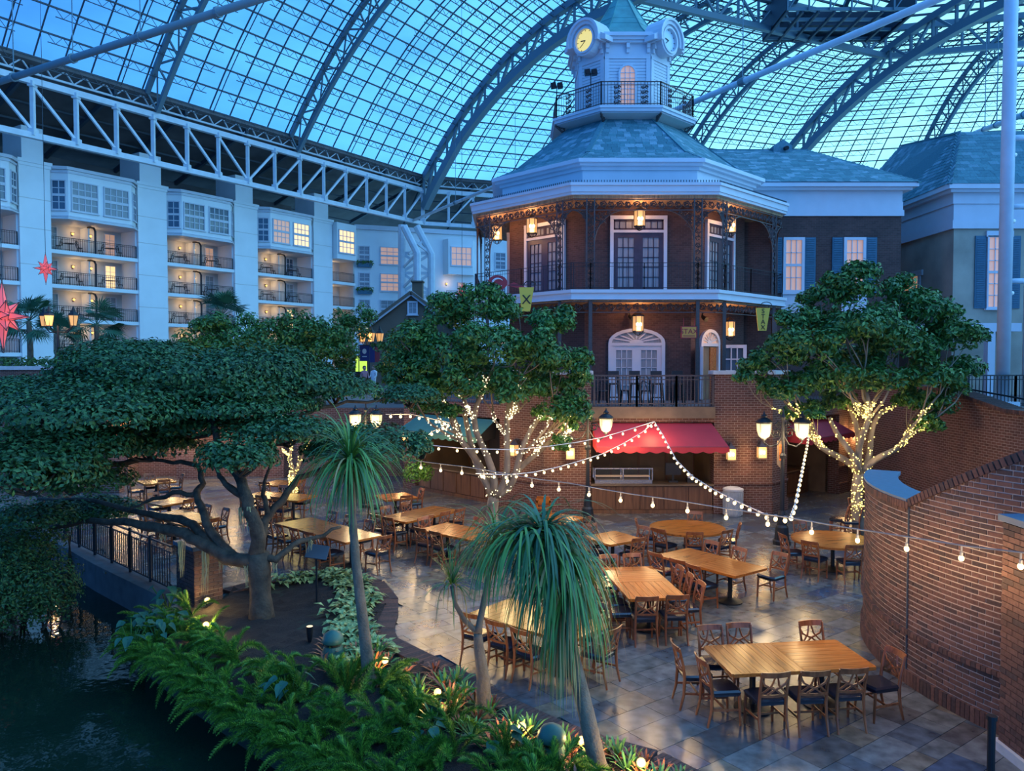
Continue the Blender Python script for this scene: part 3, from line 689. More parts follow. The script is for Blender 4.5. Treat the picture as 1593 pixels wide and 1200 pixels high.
# --- brick body
AW = 4.9; HW = AW * T8
m = MB(); m.prism(octv(AW, 3.5), (0, 0, 7.6)); m.build('brick_body', 'brick_dark', pav8, uv=True)
AP = 6.4; HP_ = AP * T8
m = MB(); m.prism(octv(AP, 7.28), (0, 0, .34)); bal = m.build('balcony_deck', 'white_trim', pav8)
m = MB(); m.prism(octv(AP + .07, 7.52), (0, 0, .12)); m.prism(octv(AP + .04, 7.28), (0, 0, .07)); m.build('moulding', 'white_trim', bal)
m = MB(); m.prism(octv(AP - .15, 7.2), (0, 0, .078)); m.build('soffit', 'porch_ceiling', bal)
m = MB(); m.prism(octv(AP - .12, 10.95), (0, 0, .1)); m.build('porch_ceiling', 'porch_ceiling', pav8)
m = MB(); m.prism(octv(AP + .02, 11.05), (0, 0, .1)); m.prism(octv(AP + .06, 11.15), (0, 0, .22)); m.prism(octv(AP + .12, 11.37), (0, 0, .1)); m.build('fascia', 'white_trim', pav8)
m = MB(); m.loft(octv(AP + .1, 11.47), octv(5.25, 11.75)); m.build('porch_roof', 'white_trim', pav8)
m = MB()
for i in (0, 1, 2, 6, 7):
    for k in range(52): u = -HP_ + 2 * HP_ * (k + .5) / 52; facebox(m, i, u - .012, u + .012, AP - .0, AP + .04, 11.47, 11.57)
tag(m.build('bird_spikes', 'steel_dark', pav8), kind='stuff')
m = MB(); m.prism(octv(5.2, 11.4), (0, 0, .95)); m.build('frieze', 'white_trim', pav8)
m = MB(); m.prism(octv(5.32, 12.2), (0, 0, .12)); m.prism(octv(5.5, 12.32), (0, 0, .1)); m.prism(octv(5.64, 12.42), (0, 0, .14)); m.build('gutter', 'white_trim', pav8)
# --- lacy iron: posts, friezes, brackets, railings
def scroll(m, c, t, r, flip=1, th=.018, n=9, turns=1.6):
    th *= 1.35
    pts = []
    for k in range(n):
        a = flip * turns * 2 * PI * k / (n - 1); q = r * (1 - .72 * k / (n - 1)); pts.append(c + t * (q * math.cos(a)) + V((0, 0, q * math.sin(a))))
    m.tube(pts, th, 4)
def lace_strip(m, p, q, h, zdown=True, pitch=.3):
    d = q - p; L = d.length; t = d / L; n = max(1, int(L / pitch)); up = V((0, 0, h))
    m.bar(p, q, .03, .03); m.bar(p + up, q + up, .03, .03)
    for k in range(n):
        c = p + t * (L * (k + .5) / n) + up * .5; r = min(h * .46, L / n * .5); f = 1 if k % 2 else -1
        scroll(m, c + t * .02, t, r, f); scroll(m, c - t * r * .3 + up * .12, t, r * .5, -f, .015, 7); scroll(m, c + t * r * .4 - up * .2, t, r * .45, f, .014, 6)
for lev, (z0, z1) in enumerate(((3.55, 7.25), (7.62, 10.95))):
    for i in (0, 1, 7, 2, 6):
        if (lev == 0 and i == 2): continue
        m = MB(); lace_strip(m, OP(i, AP - .16, -HP_ + .08, z1 - .42), OP(i, AP - .16, HP_ - .08, z1 - .42), .38); m.build('lace_frieze', 'brown_iron', pav8)
        for u in (-1.95, 1.95):
            p, t = OP(i, AP - .15, u, 0), fn(i)[1]; m = MB()
            if lev == 1:
                for s_ in (-.14, .14): m.bar(p + t * s_ + V((0, 0, z0)), p + t * s_ + V((0, 0, z1)), .045)
                z = z0 + .15; k = 0
                while z < z1 - .1: scroll(m, p + V((0, 0, z)), t, .12, 1 if k % 2 else -1, .016, 8); z += .25; k += 1
            else: m.bar(p + V((0, 0, z0)), p + V((0, 0, z1)), .13)
            m.build('iron_post', 'brown_iron', pav8)
            if lev == 1:
                for s_ in (-1, 1):
                    if s_ * u > 0: w_ = HP_ - 1.95 - .14
                    else: w_ = 1.15
                    base = p + t * s_ * .14; zt = z1 - .42; m = MB(); pts = []
                    for k in range(9): a = PI / 2 * k / 8; pts.append(base + t * s_ * w_ * (1 - math.cos(a)) + V((0, 0, zt - w_ * 1.05 * (1 - math.sin(a)))))
                    m.tube(pts, .022, 4)
                    for k in range(1, 8, 1):
                        q = pts[k]; top = V((q.x, q.y, zt)); mid = lerp(q, top, .5)
                        if (top - q).length > .12: scroll(m, mid, t, (top - q).length * .42 if w_ > .4 else .07, 1 if k % 2 else -1, .015, 7)
                    m.build('bracket', 'brown_iron', pav8)
for i in (0, 1, 7, 2, 6): iron_rail(pav8, [OP(i, AP - .12, -HP_, 0), OP(i, AP - .12, -1.95, 0), OP(i, AP - .12, 0, 0), OP(i, AP - .12, 1.95, 0), OP(i, AP - .12, HP_, 0)], 7.62, 1.0, .13, 'black_iron', .013)
# --- french doors
def double_door(i, u0, u1, z0, hd, ht, leafm, glass, framem='white_trim', a=AW):
    n, t = fn(i); m = MB(); w = u1 - u0; f = .13
    for p, q in ((u0 - f, u0), (u1, u1 + f)): facebox(m, i, p, q, a, a + .12, z0, z0 + hd + ht + .1)
    facebox(m, i, u0 - f, u1 + f, a, a + .13, z0 + hd + ht, z0 + hd + ht + .14); facebox(m, i, u0, u1, a, a + .12, z0 + hd, z0 + hd + .1); fr = m.build('door_frame', framem, pav8) if ht > .2 else None
    if ht > .2:
        m = MB(); facebox(m, i, u0, u1, a, a + .02, z0 + hd + .1, z0 + hd + ht); tr = m.build('transom', glass, fr)
        m = MB()
        for k in range(9): u = lerp(u0, u1, k / 8); e = .07 if k in (0, 4, 8) else .015; facebox(m, i, max(u0, u - e), min(u1, u + e), a + .02, a + .05, z0 + hd + .1, z0 + hd + ht)
        facebox(m, i, u0, u1, a + .02, a + .05, z0 + hd + .1, z0 + hd + .18); facebox(m, i, u0, u1, a + .02, a + .05, z0 + hd + ht - .08, z0 + hd + ht); m.build('muntin', leafm, fr)
    for s_ in (0, 1):
        p0 = u0 + s_ * w / 2; p1 = p0 + w / 2; m = MB(); st_ = .17
        facebox(m, i, p0, p0 + st_, a, a + .06, z0, z0 + hd); facebox(m, i, p1 - st_, p1, a, a + .06, z0, z0 + hd); facebox(m, i, p0 + st_, p1 - st_, a, a + .06, z0, z0 + .25); facebox(m, i, p0 + st_, p1 - st_, a, a + .06, z0 + hd - .18, z0 + hd)
        for k in (1, 2): u = lerp(p0 + st_, p1 - st_, k / 3); facebox(m, i, u - .014, u + .014, a + .01, a + .05, z0 + .25, z0 + hd - .18)
        for k in range(1, 5): z = lerp(z0 + .25, z0 + hd - .18, k / 5); facebox(m, i, p0 + st_, p1 - st_, a + .01, a + .05, z - .014, z + .014)
        d_ = m.build('door', leafm, pav8); m = MB(); facebox(m, i, p0 + st_, p1 - st_, a, a + .015, z0 + .25, z0 + hd - .18); m.build('pane', glass, d_)
for i in (0, 1, 7, 2, 6): double_door(i, -.95, .95, 7.62, 2.3, .5, 'door_dark', 'curtain_pane')
# arched white door on the terrace (front) and open arched doorway on the side
def arched(i, uc, w, z0, zs, rise, a, parent_mat='white_trim', glass='curtain_pane', leaf=True):
    n, t = fn(i); m = MB(); K = 12
    def arc(r, h): return [(uc + r * math.cos(PI - PI * k / K), zs + h * math.sin(PI * k / K)) for k in range(K + 1)]
    o_, i_ = arc(w / 2 + .13, rise + .13), arc(w / 2, rise)
    for k in range(K):
        q = [o_[k], o_[k + 1], i_[k + 1], i_[k]]; m.prism([OP(i, a, u, z) for u, z in q], n * .12)
    facebox(m, i, uc - w / 2 - .13, uc - w / 2, a, a + .12, z0, zs); facebox(m, i, uc + w / 2, uc + w / 2 + .13, a, a + .12, z0, zs); facebox(m, i, uc - w / 2, uc + w / 2, a, a + .1, zs - .12, zs)
    fr = m.build('door_arch', parent_mat, pav8)
    m = MB(); m.prism([OP(i, a, u, z) for u, z in i_], n * .02); m.build('fanlight', glass, fr)
    m = MB()
    for k in range(1, 8): an = PI * k / 8; m.bar(OP(i, a + .04, uc + .12 * w * math.cos(an), zs + .15 * math.sin(an)), OP(i, a + .04, uc + w / 2 * math.cos(an), zs + rise * math.sin(an)), .045, .05)
    m.prism([OP(i, a + .03, uc + w * .14 * math.cos(PI * k / 8), zs + rise * .3 * math.sin(PI * k / 8)) for k in range(9)], n * .03); m.build('fan_bar', parent_mat, fr); return fr
fr = arched(0, -.05, 1.9, 3.55, 5.75, .42, AW); double_door(0, -1.0, .9, 3.55, 2.1, .08, 'white_trim', 'curtain_pane')
arched(7, -.75, 1.15, 3.55, 5.75, .42, AW, glass='lit_pane_dim')
n7, t7 = fn(7); m = MB(); facebox(m, 7, -1.3, -.2, AW, AW + .02, 3.55, 5.64); m.build('doorway_inside', 'wood_panel', pav8)
m = MB(); facebox(m, 7, -.72, -.25, AW + .02, AW + .06, 3.55, 5.6); m.build('door', 'wood_top', pav8)
q0 = OP(7, AW + .1, -1.3, 3.6); d_ = V((-.25, -.97, 0)).normalized(); window(pav8, q0, d_, V((d_.y, -d_.x, 0)), .8, 2.0, 2, 4, 'curtain_pane', fw=.14, name='door', sill=False)
window(pav8, OP(7, AW + .02, .25, 4.55), V((.98, -.2, 0)).normalized(), V((-.2, -.98, 0)).normalized(), .95, 1.15, 3, 2, 'dark_pane', fw=.13, mw_=.05, name='shutter_window')
# --- shingle roofs
def shingles(parent, A, B, C, D, ew=.31, rh=.21, name='shingle', ratio=(3, 3, 2, 1.4)):
    """A,B eave left to right, C,D ridge right, left."""
    A, B, C, D = V(A), V(B), V(C), V(D); nrm = (B - A).cross(D - A).normalized(); out = []
    sl = ((C + D) / 2 - (A + B) / 2).length; nr = int(sl / rh)
    for r in range(nr):
        f0 = r / nr; p, q = lerp(A, D, f0), lerp(B, C, f0); p1, q1 = lerp(A, D, min(1, f0 + 1.25 / nr)), lerp(B, C, min(1, f0 + 1.25 / nr)); L = (q - p).length
        if L < .12: continue
        t = (q - p) / L; s_ = ((p1 + q1) / 2 - (p + q) / 2); s_ = s_ - t * s_.dot(t); u = -ew * R()
        while u < L:
            w = ew * U(.75, 1.25); a, c = max(u, 0), min(u + w, L)
            if c - a > .04:
                k = random.choices(range(4), ratio)[0]; ce = p + t * (a + c) / 2 + s_ / 2 + nrm * (.03 + .004 * R())
                out.append((ce, t * ((c - a) / 2 - .004), s_ / 2, nrm * .009 + s_ * 0, 'shingle_%d' % k))
            u += w
    return out
E1r = octv(5.6, 12.5); E2r = octv(4.6, 13.0); E3r = octv(2.25, 15.05)
m = MB(); m.loft(E1r, E2r); m.loft(E2r, E3r); rf = m.build('roof', 'shingle_0', pav8); its = []
for i in (0, 1, 7, 2, 6):
    def oo(a, u, z): return OP(i, a, u, z)
    its += shingles(pav8, oo(5.6, -5.6 * T8, 12.5), oo(5.6, 5.6 * T8, 12.5), oo(4.6, 4.6 * T8, 13.0), oo(4.6, -4.6 * T8, 13.0))
    its += shingles(pav8, oo(4.6, -4.6 * T8, 13.0), oo(4.6, 4.6 * T8, 13.0), oo(2.25, 2.25 * T8, 15.05), oo(2.25, -2.25 * T8, 15.05))
pieces(rf, 'shingle', its, 300)
for k in range(8): m = MB(); m.bar(E2r[k] + V((0, 0, .05)), E3r[k] + V((0, 0, .05)), .2, .05); m.build('hip_cap', 'shingle_1', rf)
# --- clock tower
m = MB(); m.prism(octv(3.0, 15.12), (0, 0, .2)); m.prism(octv(3.06, 15.24), (0, 0, .1)); m.prism(octv(2.9, 15.05), (0, 0, .08)); td = m.build('tower_deck', 'white_trim', pav8)
m = MB(); m.loft(octv(2.95, 15.06), octv(2.2, 14.92)); m.build('deck_soffit', 'cream_wall', td)
for i in range(8):
    if i in (3, 4, 5): continue
    m = MB(); p, n_ = OP(i, 2.95, 2.95 * T8, 15.05), None; q = OP(i, 2.35, 2.35 * T8, 14.6); m.bar(p, OP(i, 2.3, 2.3 * T8, 15.05), .06); m.bar(q, OP(i, 2.3, 2.3 * T8, 15.05), .06); m.bar(p, q, .06); scroll(m, lerp(p, q, .5) + V((0, 0, .12)), fn(i)[0], .16); m.build('bracket', 'brown_iron', td)
iron_rail(pav8, [OP(i, 2.9, -2.9 * T8, 0) for i in (6, 7, 0, 1, 2, 3)][::1] if False else [OP(5, 2.9, -2.9 * T8, 0)] + [OP(i, 2.9, 2.9 * T8, 0) for i in (6,)] , 15.34, .98, .13, 'brown_iron', .022)
for i in (0, 1, 2, 6, 7):
    iron_rail(pav8, [OP(i, 2.9, -2.9 * T8, 0), OP(i, 2.9, 2.9 * T8, 0)], 15.34, .98, .13, 'brown_iron', .022)
    for u in (-.55, .55):
        m = MB()
        for k in range(4):
            for s_ in (-1, 1): scroll(m, OP(i, 2.9, u + s_ * .07, 15.5 + .2 * k), fn(i)[1], .09, s_, .015, 7)
        m.build('rail_panel', 'brown_iron', pav8)
def oct2(a, s, z):   # front half width s, diagonal corners cut
    p = [(-s, -a), (s, -a), (a, -s), (a, s), (s, a), (-s, a), (-a, s), (-a, -s)]; return [V((PC.x + x, PC.y + y, z)) for x, y in p]
m = MB(); m.prism(oct2(1.9, .95, 15.3), (0, 0, 3.0)); m.build('tower_body', 'white_trim', pav8)
TF = [(V((0, -1, 0)), V((1, 0, 0)), 1.9, .95), (V((-1, -1, 0)).normalized(), V((1, -1, 0)).normalized(), (1.9 + .95) / math.sqrt(2), .67), (V((1, -1, 0)).normalized(), V((1, 1, 0)).normalized(), (1.9 + .95) / math.sqrt(2), .67), (V((1, 0, 0)), V((0, 1, 0)), 1.9, .95), (V((-1, 0, 0)), V((0, -1, 0)), 1.9, .95)]
def tbox(m, f, u0, u1, d0, d1, z0, z1):
    n, t, a, h = TF[f]; m.obox(PC + n * (a + (d0 + d1) / 2) + t * (u0 + u1) / 2 + V((0, 0, (z0 + z1) / 2)), t * (u1 - u0) / 2, n * (d1 - d0) / 2, (0, 0, (z1 - z0) / 2))
for f in range(5):
    h = TF[f][3]
    for k in range(17): m = MB(); z = 15.4 + .13 * k; tbox(m, f, -h + .16, h - .16, 0, .03, z, z + .11); m.build('clapboard', 'white_trim', pav8)
    m = MB(); tbox(m, f, -h, -h + .18, 0, .06, 15.3, 17.7); tbox(m, f, h - .18, h, 0, .06, 15.3, 17.7); tbox(m, f, -h, h, 0, .07, 17.6, 17.72); tbox(m, f, -h, h, 0, .05, 17.72, 18.25); m.build('pilaster', 'white_trim', pav8)
    for u in ((-h + .1), 0, h - .1) if f in (0, 3, 4) else ((-h + .08), h - .08):
        m = MB(); tbox(m, f, u - .07, u + .07, 0, .22, 18.0, 18.22); tbox(m, f, u - .06, u + .06, 0, .14, 17.82, 18.0); m.build('corbel', 'white_trim', pav8)
for z, e, h in ((18.2, .22, .1), (18.3, .3, .12), (18.42, .38, .1), (18.52, .3, .08)):
    m = MB(); m.prism(oct2(1.9 + e, .95 + e * .5, z), (0, 0, h)); m.build('cornice', 'white_trim', pav8)
# arched tower window
m = MB(); n_, t_, a_, h_ = TF[0]; ww = .3
for k in range(10):
    a0_, a1_ = PI * k / 10, PI * (k + 1) / 10
    q = [(ww * math.cos(a0_), ww * math.sin(a0_)), ((ww + .08) * math.cos(a0_), (ww + .08) * math.sin(a0_)), ((ww + .08) * math.cos(a1_), (ww + .08) * math.sin(a1_)), (ww * math.cos(a1_), ww * math.sin(a1_))]
    m.prism([PC + n_ * (a_ + .02) + t_ * x + V((0, 0, 17.0 + z)) for x, z in q], n_ * .08)
tbox(m, 0, -.38, -.3, .02, .1, 15.4, 17.0); tbox(m, 0, .3, .38, .02, .1, 15.4, 17.0)
for u in (-.1, .1): tbox(m, 0, u - .012, u + .012, .03, .07, 15.5, 17.25)
for k in range(7): z = 15.7 + .22 * k; tbox(m, 0, -.3, .3, .03, .07, z - .012, z + .012)
tw = m.build('tower_window', 'white_trim', pav8)
m = MB(); m.prism([PC + n_ * (a_ + .03) + t_ * x + V((0, 0, z)) for x, z in [(-.3, 15.4), (.3, 15.4)] + [(.3 * math.cos(PI * k / 10), 17.0 + .3 * math.sin(PI * k / 10)) for k in range(11)]], n_ * .005); m.build('pane', 'lit_pane_dim', tw)
# clocks under round hoods
for f, face in ((1, 'clock_face'), (2, 'clock_dim')):
    n_, t_, a_, h_ = TF[f]; c = PC + n_ * (a_ + .3) + V((0, 0, 18.42)); K = 24
    def disc(m, r, d0, d1, ri=None):
        if ri is None: m.prism([c + n_ * d0 + t_ * r * math.cos(2 * PI * k / K) + V((0, 0, r * math.sin(2 * PI * k / K))) for k in range(K)], n_ * (d1 - d0))
        else:
            for k in range(K):
                a0_, a1_ = 2 * PI * k / K, 2 * PI * (k + 1) / K
                m.prism([c + n_ * d0 + t_ * x + V((0, 0, z)) for x, z in ((ri * math.cos(a0_), ri * math.sin(a0_)), (r * math.cos(a0_), r * math.sin(a0_)), (r * math.cos(a1_), r * math.sin(a1_)), (ri * math.cos(a1_), ri * math.sin(a1_)))], n_ * (d1 - d0))
    m = MB(); disc(m, .62, -.4, .1); ck = m.build('clock', 'white_trim', pav8)
    m = MB(); disc(m, .62, .1, .2, .5); disc(m, .54, .1, .26, .46); m.build('rim', 'white_trim', ck)
    m = MB(); disc(m, .46, .1, .13); m.build('dial', face, ck)
    m = MB(); hm = [(70 - 100, .26, .03), (55 + 180, .36, .022)] if f == 1 else [(200, .26, .03), (100, .36, .022)]
    for an, ln, w_ in ((218, .36, .02), (172, .25, .03)):
        an = math.radians(an); m.bar(c + n_ * .15, c + n_ * .15 + t_ * ln * math.cos(an) + V((0, 0, ln * math.sin(an))), w_ * 1.4, .01, up=n_)
    for k in range(12): an = 2 * PI * k / 12; p = c + n_ * .14 + t_ * .39 * math.cos(an) + V((0, 0, .39 * math.sin(an))); m.bar(p, p + (t_ * math.cos(an) + V((0, 0, math.sin(an)))) * .05, .025, .01, up=n_)
    m.build('hands', 'black_iron', ck)
    m = MB()
    for k in range(K // 2 + 2):
        a0_, a1_ = -PI / 12 + 2 * PI * k / K, -PI / 12 + 2 * PI * (k + 1) / K
        for ri, ro, d0, d1 in ((.62, .76, -.5, .3), (.76, .86, -.5, .38)):
            m.prism([c + n_ * d0 + t_ * x + V((0, 0, z)) for x, z in ((ri * math.cos(a0_), ri * math.sin(a0_)), (ro * math.cos(a0_), ro * math.sin(a0_)), (ro * math.cos(a1_), ro * math.sin(a1_)), (ri * math.cos(a1_), ri * math.sin(a1_)))], n_ * (d1 - d0))
    m.build('hood', 'white_trim', ck)
    m = MB()
    for s_ in (-1, 1): m.prism([c + t_ * s_ * x + V((0, 0, z)) - n_ * .3 for x, z in ((.6, -.1), (1.1, -.25), (1.1, -.05), (.85, .1))], n_ * .5)
    m.build('hood_wing', 'white_trim', ck)
# copper spire: flared panels with seams
sp = [oct2(1.75, .95, 18.6), oct2(1.28, .68, 19.15), oct2(.8, .42, 20.0), oct2(.3, .16, 20.9)]
m = MB()
for p, q in zip(sp[:-1], sp[1:]): m.loft(p, q)
spo = m.build('spire', 'copper_green', pav8)
m = MB()
for k in range(8):
    for p, q in zip(sp[:-1], sp[1:]): m.bar(p[k], q[k], .05)
for z, f in ((0, .5), (1, .33), (1, .66), (2, .4)):
    for k in range(8): m.bar(lerp(sp[z][k], sp[z + 1][k], f) , lerp(sp[z][(k + 1) % 8], sp[z + 1][(k + 1) % 8], f), .02)
m.build('seam', 'copper_green', spo)
m = MB(); m.lathe([(.34, 20.85), (.38, 20.95), (.3, 21.1), (.16, 21.2), (.1, 21.5), (.16, 21.6), (.05, 21.8), (.02, 22.4)], 12, (PC.x, PC.y, 0)); m.build('finial', 'copper_green', spo)
# camera-like floodlights on the tower rail
for k, (x, y) in enumerate(((919, 114), (852, 143))):
    p = W(x, y, 31.8) if k == 0 else OP(1, 2.9, -2.9 * T8, 16.72); fl_ = thing('floodlight', ['black twin floodlight on the tower rail below the lit clock', 'black floodlight at the end of the tower rail'][k], 'floodlight', p + V((0, 0, -.45)))
    m = MB(); m.bar(p + V((0, 0, -.5)), p, .04); m.build('stem', 'black_iron', fl_)
    for s_ in (-.14, .14): m = MB(); m.obox(p + V((s_, 0, .03)), (.11, 0, .02), (0, .13, 0), (-.02, 0, .1)); m.tube([p + V((s_, -.13, .03)), p + V((s_, -.2, 0))], [.07, .1], 8); m.build('head', 'black_iron', fl_)
# --- brick wing to the right
XW0, XW1, YW = 9.6, 16.55, 33.0
m = MB(); m.box(XW0, XW1, YW, 44, 3.4, 11.3); m.build('wing_wall', 'brick_dark', pav8, uv=True)
for z0, z1, e in ((11.2, 11.45, .08), (11.45, 11.8, .04), (11.8, 12.25, .0 + .02), (12.25, 12.36, .3), (12.36, 12.54, .48)):
    m = MB(); m.box(XW0, XW1 + e, YW - e, 44, z0, z1); m.build('wing_cornice', 'white_trim', pav8)
A, B = V((8.6, YW - .5, 12.52)), V((XW1 + .5, YW - .5, 12.52)); D, C = V((8.6, 38, 15.3)), V((14.4, 38, 15.3)); B2 = V((XW1 + .5, 44, 12.52))
m = MB(); m.add([A, B, C, D, B2, V((8.6, 44, 12.52)), V((14.4, 39, 15.3))], [(0, 1, 2, 3), (1, 4, 6, 2), (4, 5, 3, 6)]); wr = m.build('wing_roof', 'shingle_0', pav8)
pieces(wr, 'shingle', shingles(pav8, A, B, C, D, .36, .25), 300)
m = MB(); m.bar(D, C, .25, .1); m.bar(B, C, .2, .06); m.build('ridge_cap', 'shingle_1', wr)
m = MB(); c = W(1218, 236, 37.6); m.box(c.x - .45, c.x + .45, c.y, c.y + .8, c.z - .2, c.z + .3); m.prism([c + V((-.45, 0, .3)), c + V((.45, 0, .3)), c + V((0, 0, .6))], (0, .8, 0)); vb = m.build('roof_vent', 'shingle_2', pav8); m = MB(); m.tube([c + V((.1, -.02, .15)), c + V((.1, -.3, .1))], .1, 8); m.build('vent_cap', 'black_iron', vb)
for k, px in enumerate((1217, 1311)):
    p = W(px, 440, YW); w_ = (33 if k == 0 else 34) * YW / 1200
    window(pav8, (p.x, YW, 7.95), V((1, 0, 0)), V((0, -1, 0)), w_, 2.35, 3, 4, 'lit_pane_dim', fw=.12, mw_=.035, rail=2, name='wing_window')
    m = MB(); m.box(p.x - .06, p.x + w_ + .06, YW - .08, YW, 7.1, 7.95); m.build('apron_panel', 'white_trim', pav8)
    for s_ in (-1, 1):
        x = p.x - .48 if s_ < 0 else p.x + w_ + .02; m = MB(); m.box(x, x + .46, YW - .05, YW, 7.95, 10.3); sh = m.build('shutter', 'shutter', pav8); m = MB()
        for q in range(30): z = 8.05 + q * .075; m.obox((x + .23, YW - .06, z), (.17, 0, 0), (0, .012, .02), (0, -.004, .006)) if q != 14 else m.box(x, x + .46, YW - .07, YW - .05, z - .03, z + .04)
        m.build('louver', 'shutter', sh)
# lower brick under the wing
m = MB(); m.box(11.5, 14.4, 30.5, 33, 0, 3.5); m.build('wing_base', 'brick_tex', pav8, uv=True)

# ------------------------------------------------------------------ stucco house to the right
hs = thing('stucco_house', 'tan stucco house with blue shutters and slate roof beside the brick wing', 'building', (20, 36, 0))
XH, YH = 18.9, 33.2
m = MB(); m.box(XH, 36, YH, 46, 3.0, 10.7); m.build('wall', 'stucco', hs)
for z0, z1, e in ((10.7, 11.05, .12), (11.05, 11.75, .05), (11.75, 12.2, .12), (12.2, 12.32, .34), (12.32, 12.52, .5)):
    m = MB(); m.box(XH - e, 36, YH - e, 46, z0, z1); m.build('cornice', 'white_trim', hs)
A, B, C, D = V((XH - .5, 46, 12.5)), V((XH - .5, YH - .5, 12.5)), V((20.3, 35.4, 15.4)), V((22, 44, 17.2))
P1, P2 = V((36, YH - .5, 12.5)), V((36, 36.5, 16))
m = MB(); m.add([A, B, C, D], [(0, 1, 2, 3)]); m.add([B, P1, P2, C], [(0, 1, 2, 3)]); m.add([C, P2, V((36, 46, 17.2)), D], [(0, 1, 2, 3)]); hr = m.build('roof', 'shingle_0', hs)
its = shingles(hs, A, B, C, D, .40, .27) + [it for it in shingles(hs, B, P1, P2, C, .45, .27, ratio=(5, 3, 1, .2))]
pieces(hr, 'shingle', [i_ for i_ in its if inframe(i_[0], .05)], 300)
m = MB(); m.bar(B, C, .2, .06); m.bar(C, D, .2, .06); m.build('hip_cap', 'shingle_1', hr)
p = W(1533, 470, YH); window(hs, (p.x, YH, 7.3), V((1, 0, 0)), V((0, -1, 0)), .95, 3.1, 3, 6, 'lit_pane_dim', fw=.07, mw_=.035, rail=3)
m = MB(); m.box(p.x - .05, p.x + 1.1, YH - .1, YH, 10.35, 10.6); m.build('lintel', 'white_trim', hs)
for x in (p.x - .5, p.x + .98):
    m = MB(); m.box(x, x + .46, YH - .05, YH, 7.3, 10.4); sh = m.build('shutter', 'shutter', hs); m = MB()
    for q in range(38): z = 7.4 + q * .077; m.obox((x + .23, YH - .06, z), (.17, 0, 0), (0, .012, .02), (0, -.004, .006))
    m.build('louver', 'shutter', sh)
# side window niche and lit arch between the buildings
m = MB(); m.box(XH - .08, XH, 35.6, 37.6, 9.0, 9.25); m.box(XH - .06, XH, 35.8, 36.0, 7.2, 9.0); m.box(XH - .06, XH, 37.2, 37.4, 7.2, 9.0); nf = m.build('side_window', 'stone_cap', hs); m = MB(); m.box(XH - .02, XH + .01, 36.0, 37.2, 7.2, 9.0); m.build('pane', 'lit_pane_dim', nf)
m = MB(); m.box(16.55, 18.9, 41.0, 41.4, 3, 11); lw = m.build('link_wall', 'stucco', hs)
m = MB(); m.box(16.5, 19, 40.8, 41.0, 10.6, 11.0); m.build('link_cornice', 'white_trim', hs)
ac = V((17.7, 40.98, 0)); m = MB(); arcp = [V((ac.x + .85 * math.cos(PI * k / 12), ac.y, 9.0 + .85 * math.sin(PI * k / 12))) for k in range(13)]
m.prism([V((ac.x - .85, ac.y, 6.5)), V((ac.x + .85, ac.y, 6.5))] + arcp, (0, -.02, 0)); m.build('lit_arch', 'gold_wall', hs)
m = MB()
for k in range(12):
    a0_, a1_ = PI * k / 12, PI * (k + 1) / 12; m.prism([V((ac.x + r * math.cos(a), ac.y, 9.0 + r * math.sin(a))) for r, a in ((.85, a0_), (1.02, a0_), (1.02, a1_), (.85, a1_))], (0, -.15, 0))
m.box(ac.x - 1.02, ac.x - .85, ac.y - .15, ac.y, 6.5, 9); m.box(ac.x + .85, ac.x + 1.02, ac.y - .15, ac.y, 6.5, 9)
for k in (-.3, .3): m.bar((ac.x + k, ac.y - .04, 9.0), (ac.x + k * .3, ac.y - .04, 9.8), .03)
m.bar((ac.x - .85, ac.y - .04, 8.95), (ac.x + .85, ac.y - .04, 8.95), .05); m.build('arch_trim', 'stone_cap', hs)
m = MB(); m.box(16.5, 21.5, 32.6, 33.2, 6.3, 6.65); m.build('belt_course', 'white_trim', hs)
m = MB(); m.box(17.2, 21, 31.5, 33, 3.0, 3.3); m.box(19.6, 19.9, 31.8, 32.1, 3.3, 6.3); m.build('porch', 'white_trim', hs)

# ------------------------------------------------------------------ curved brick wall on the right
QC, QR = V((11.4, 12.35, 0)), 5.2
def qp(th, r, z): a = math.radians(th); return V((QC.x + r * math.cos(a), QC.y + r * math.sin(a), z))
def ztop(th): return 2.86 if th < 184 else 2.86 + math.radians(th - 184) * QR * .50
wr_ = thing('wall_right', 'curved brick stair wall rising to the right with rowlock coping', 'wall', qp(184, QR, 0), kind='structure')
m = MB(); ths = list(range(144, 185, 4)) + [184 + 2 * k for k in range(1, 12)] + [207]
for a, c in zip(ths[:-1], ths[1:]):
    za, zc = ztop(a) - .02, ztop(c) - .02; ri, ro = QR - .5, QR - .008
    m.add([qp(a, ri, 0), qp(c, ri, 0), qp(c, ro, 0), qp(a, ro, 0), qp(a, ri, za), qp(c, ri, zc), qp(c, ro, zc), qp(a, ro, za)], [(0, 1, 2, 3), (4, 7, 6, 5), (2, 1, 5, 6), (0, 3, 7, 4), (3, 2, 6, 7)])
m.build('wall_core', 'mortar', wr_)
its = []; ch = .0785; bw = math.degrees(.228 / QR); k = 0; z = .25
def brk(): return 'brick_%d' % random.choices(range(4), [3, 4, 3, 2])[0]
while z < 5.2:
    band = abs(z - (.25 + ch * 7)) < .02
    th = 144 + (bw / 2 if k % 2 else 0)
    while th < 205.8:
        tm_ = th + bw / 2
        for fa, fb in ([(0, 1)] if z + ch < ztop(th) - .04 else [(0, .33), (.33, .66), (.66, 1)]):
            tm_ = th + bw * (fa + fb) / 2
            if z + ch * .5 < ztop(tm_) - .04 and not band:
                a = math.radians(tm_); n = V((math.cos(a), math.sin(a), 0)); t = V((-n.y, n.x, 0))
                its.append((qp(tm_, QR - .038 + .002 * R(), z + ch / 2), t * (.228 * (fb - fa) / 2 - .009), n * .04, V((0, 0, ch / 2 - .0095)), brk()))
        th += bw
    z += ch; k += 1
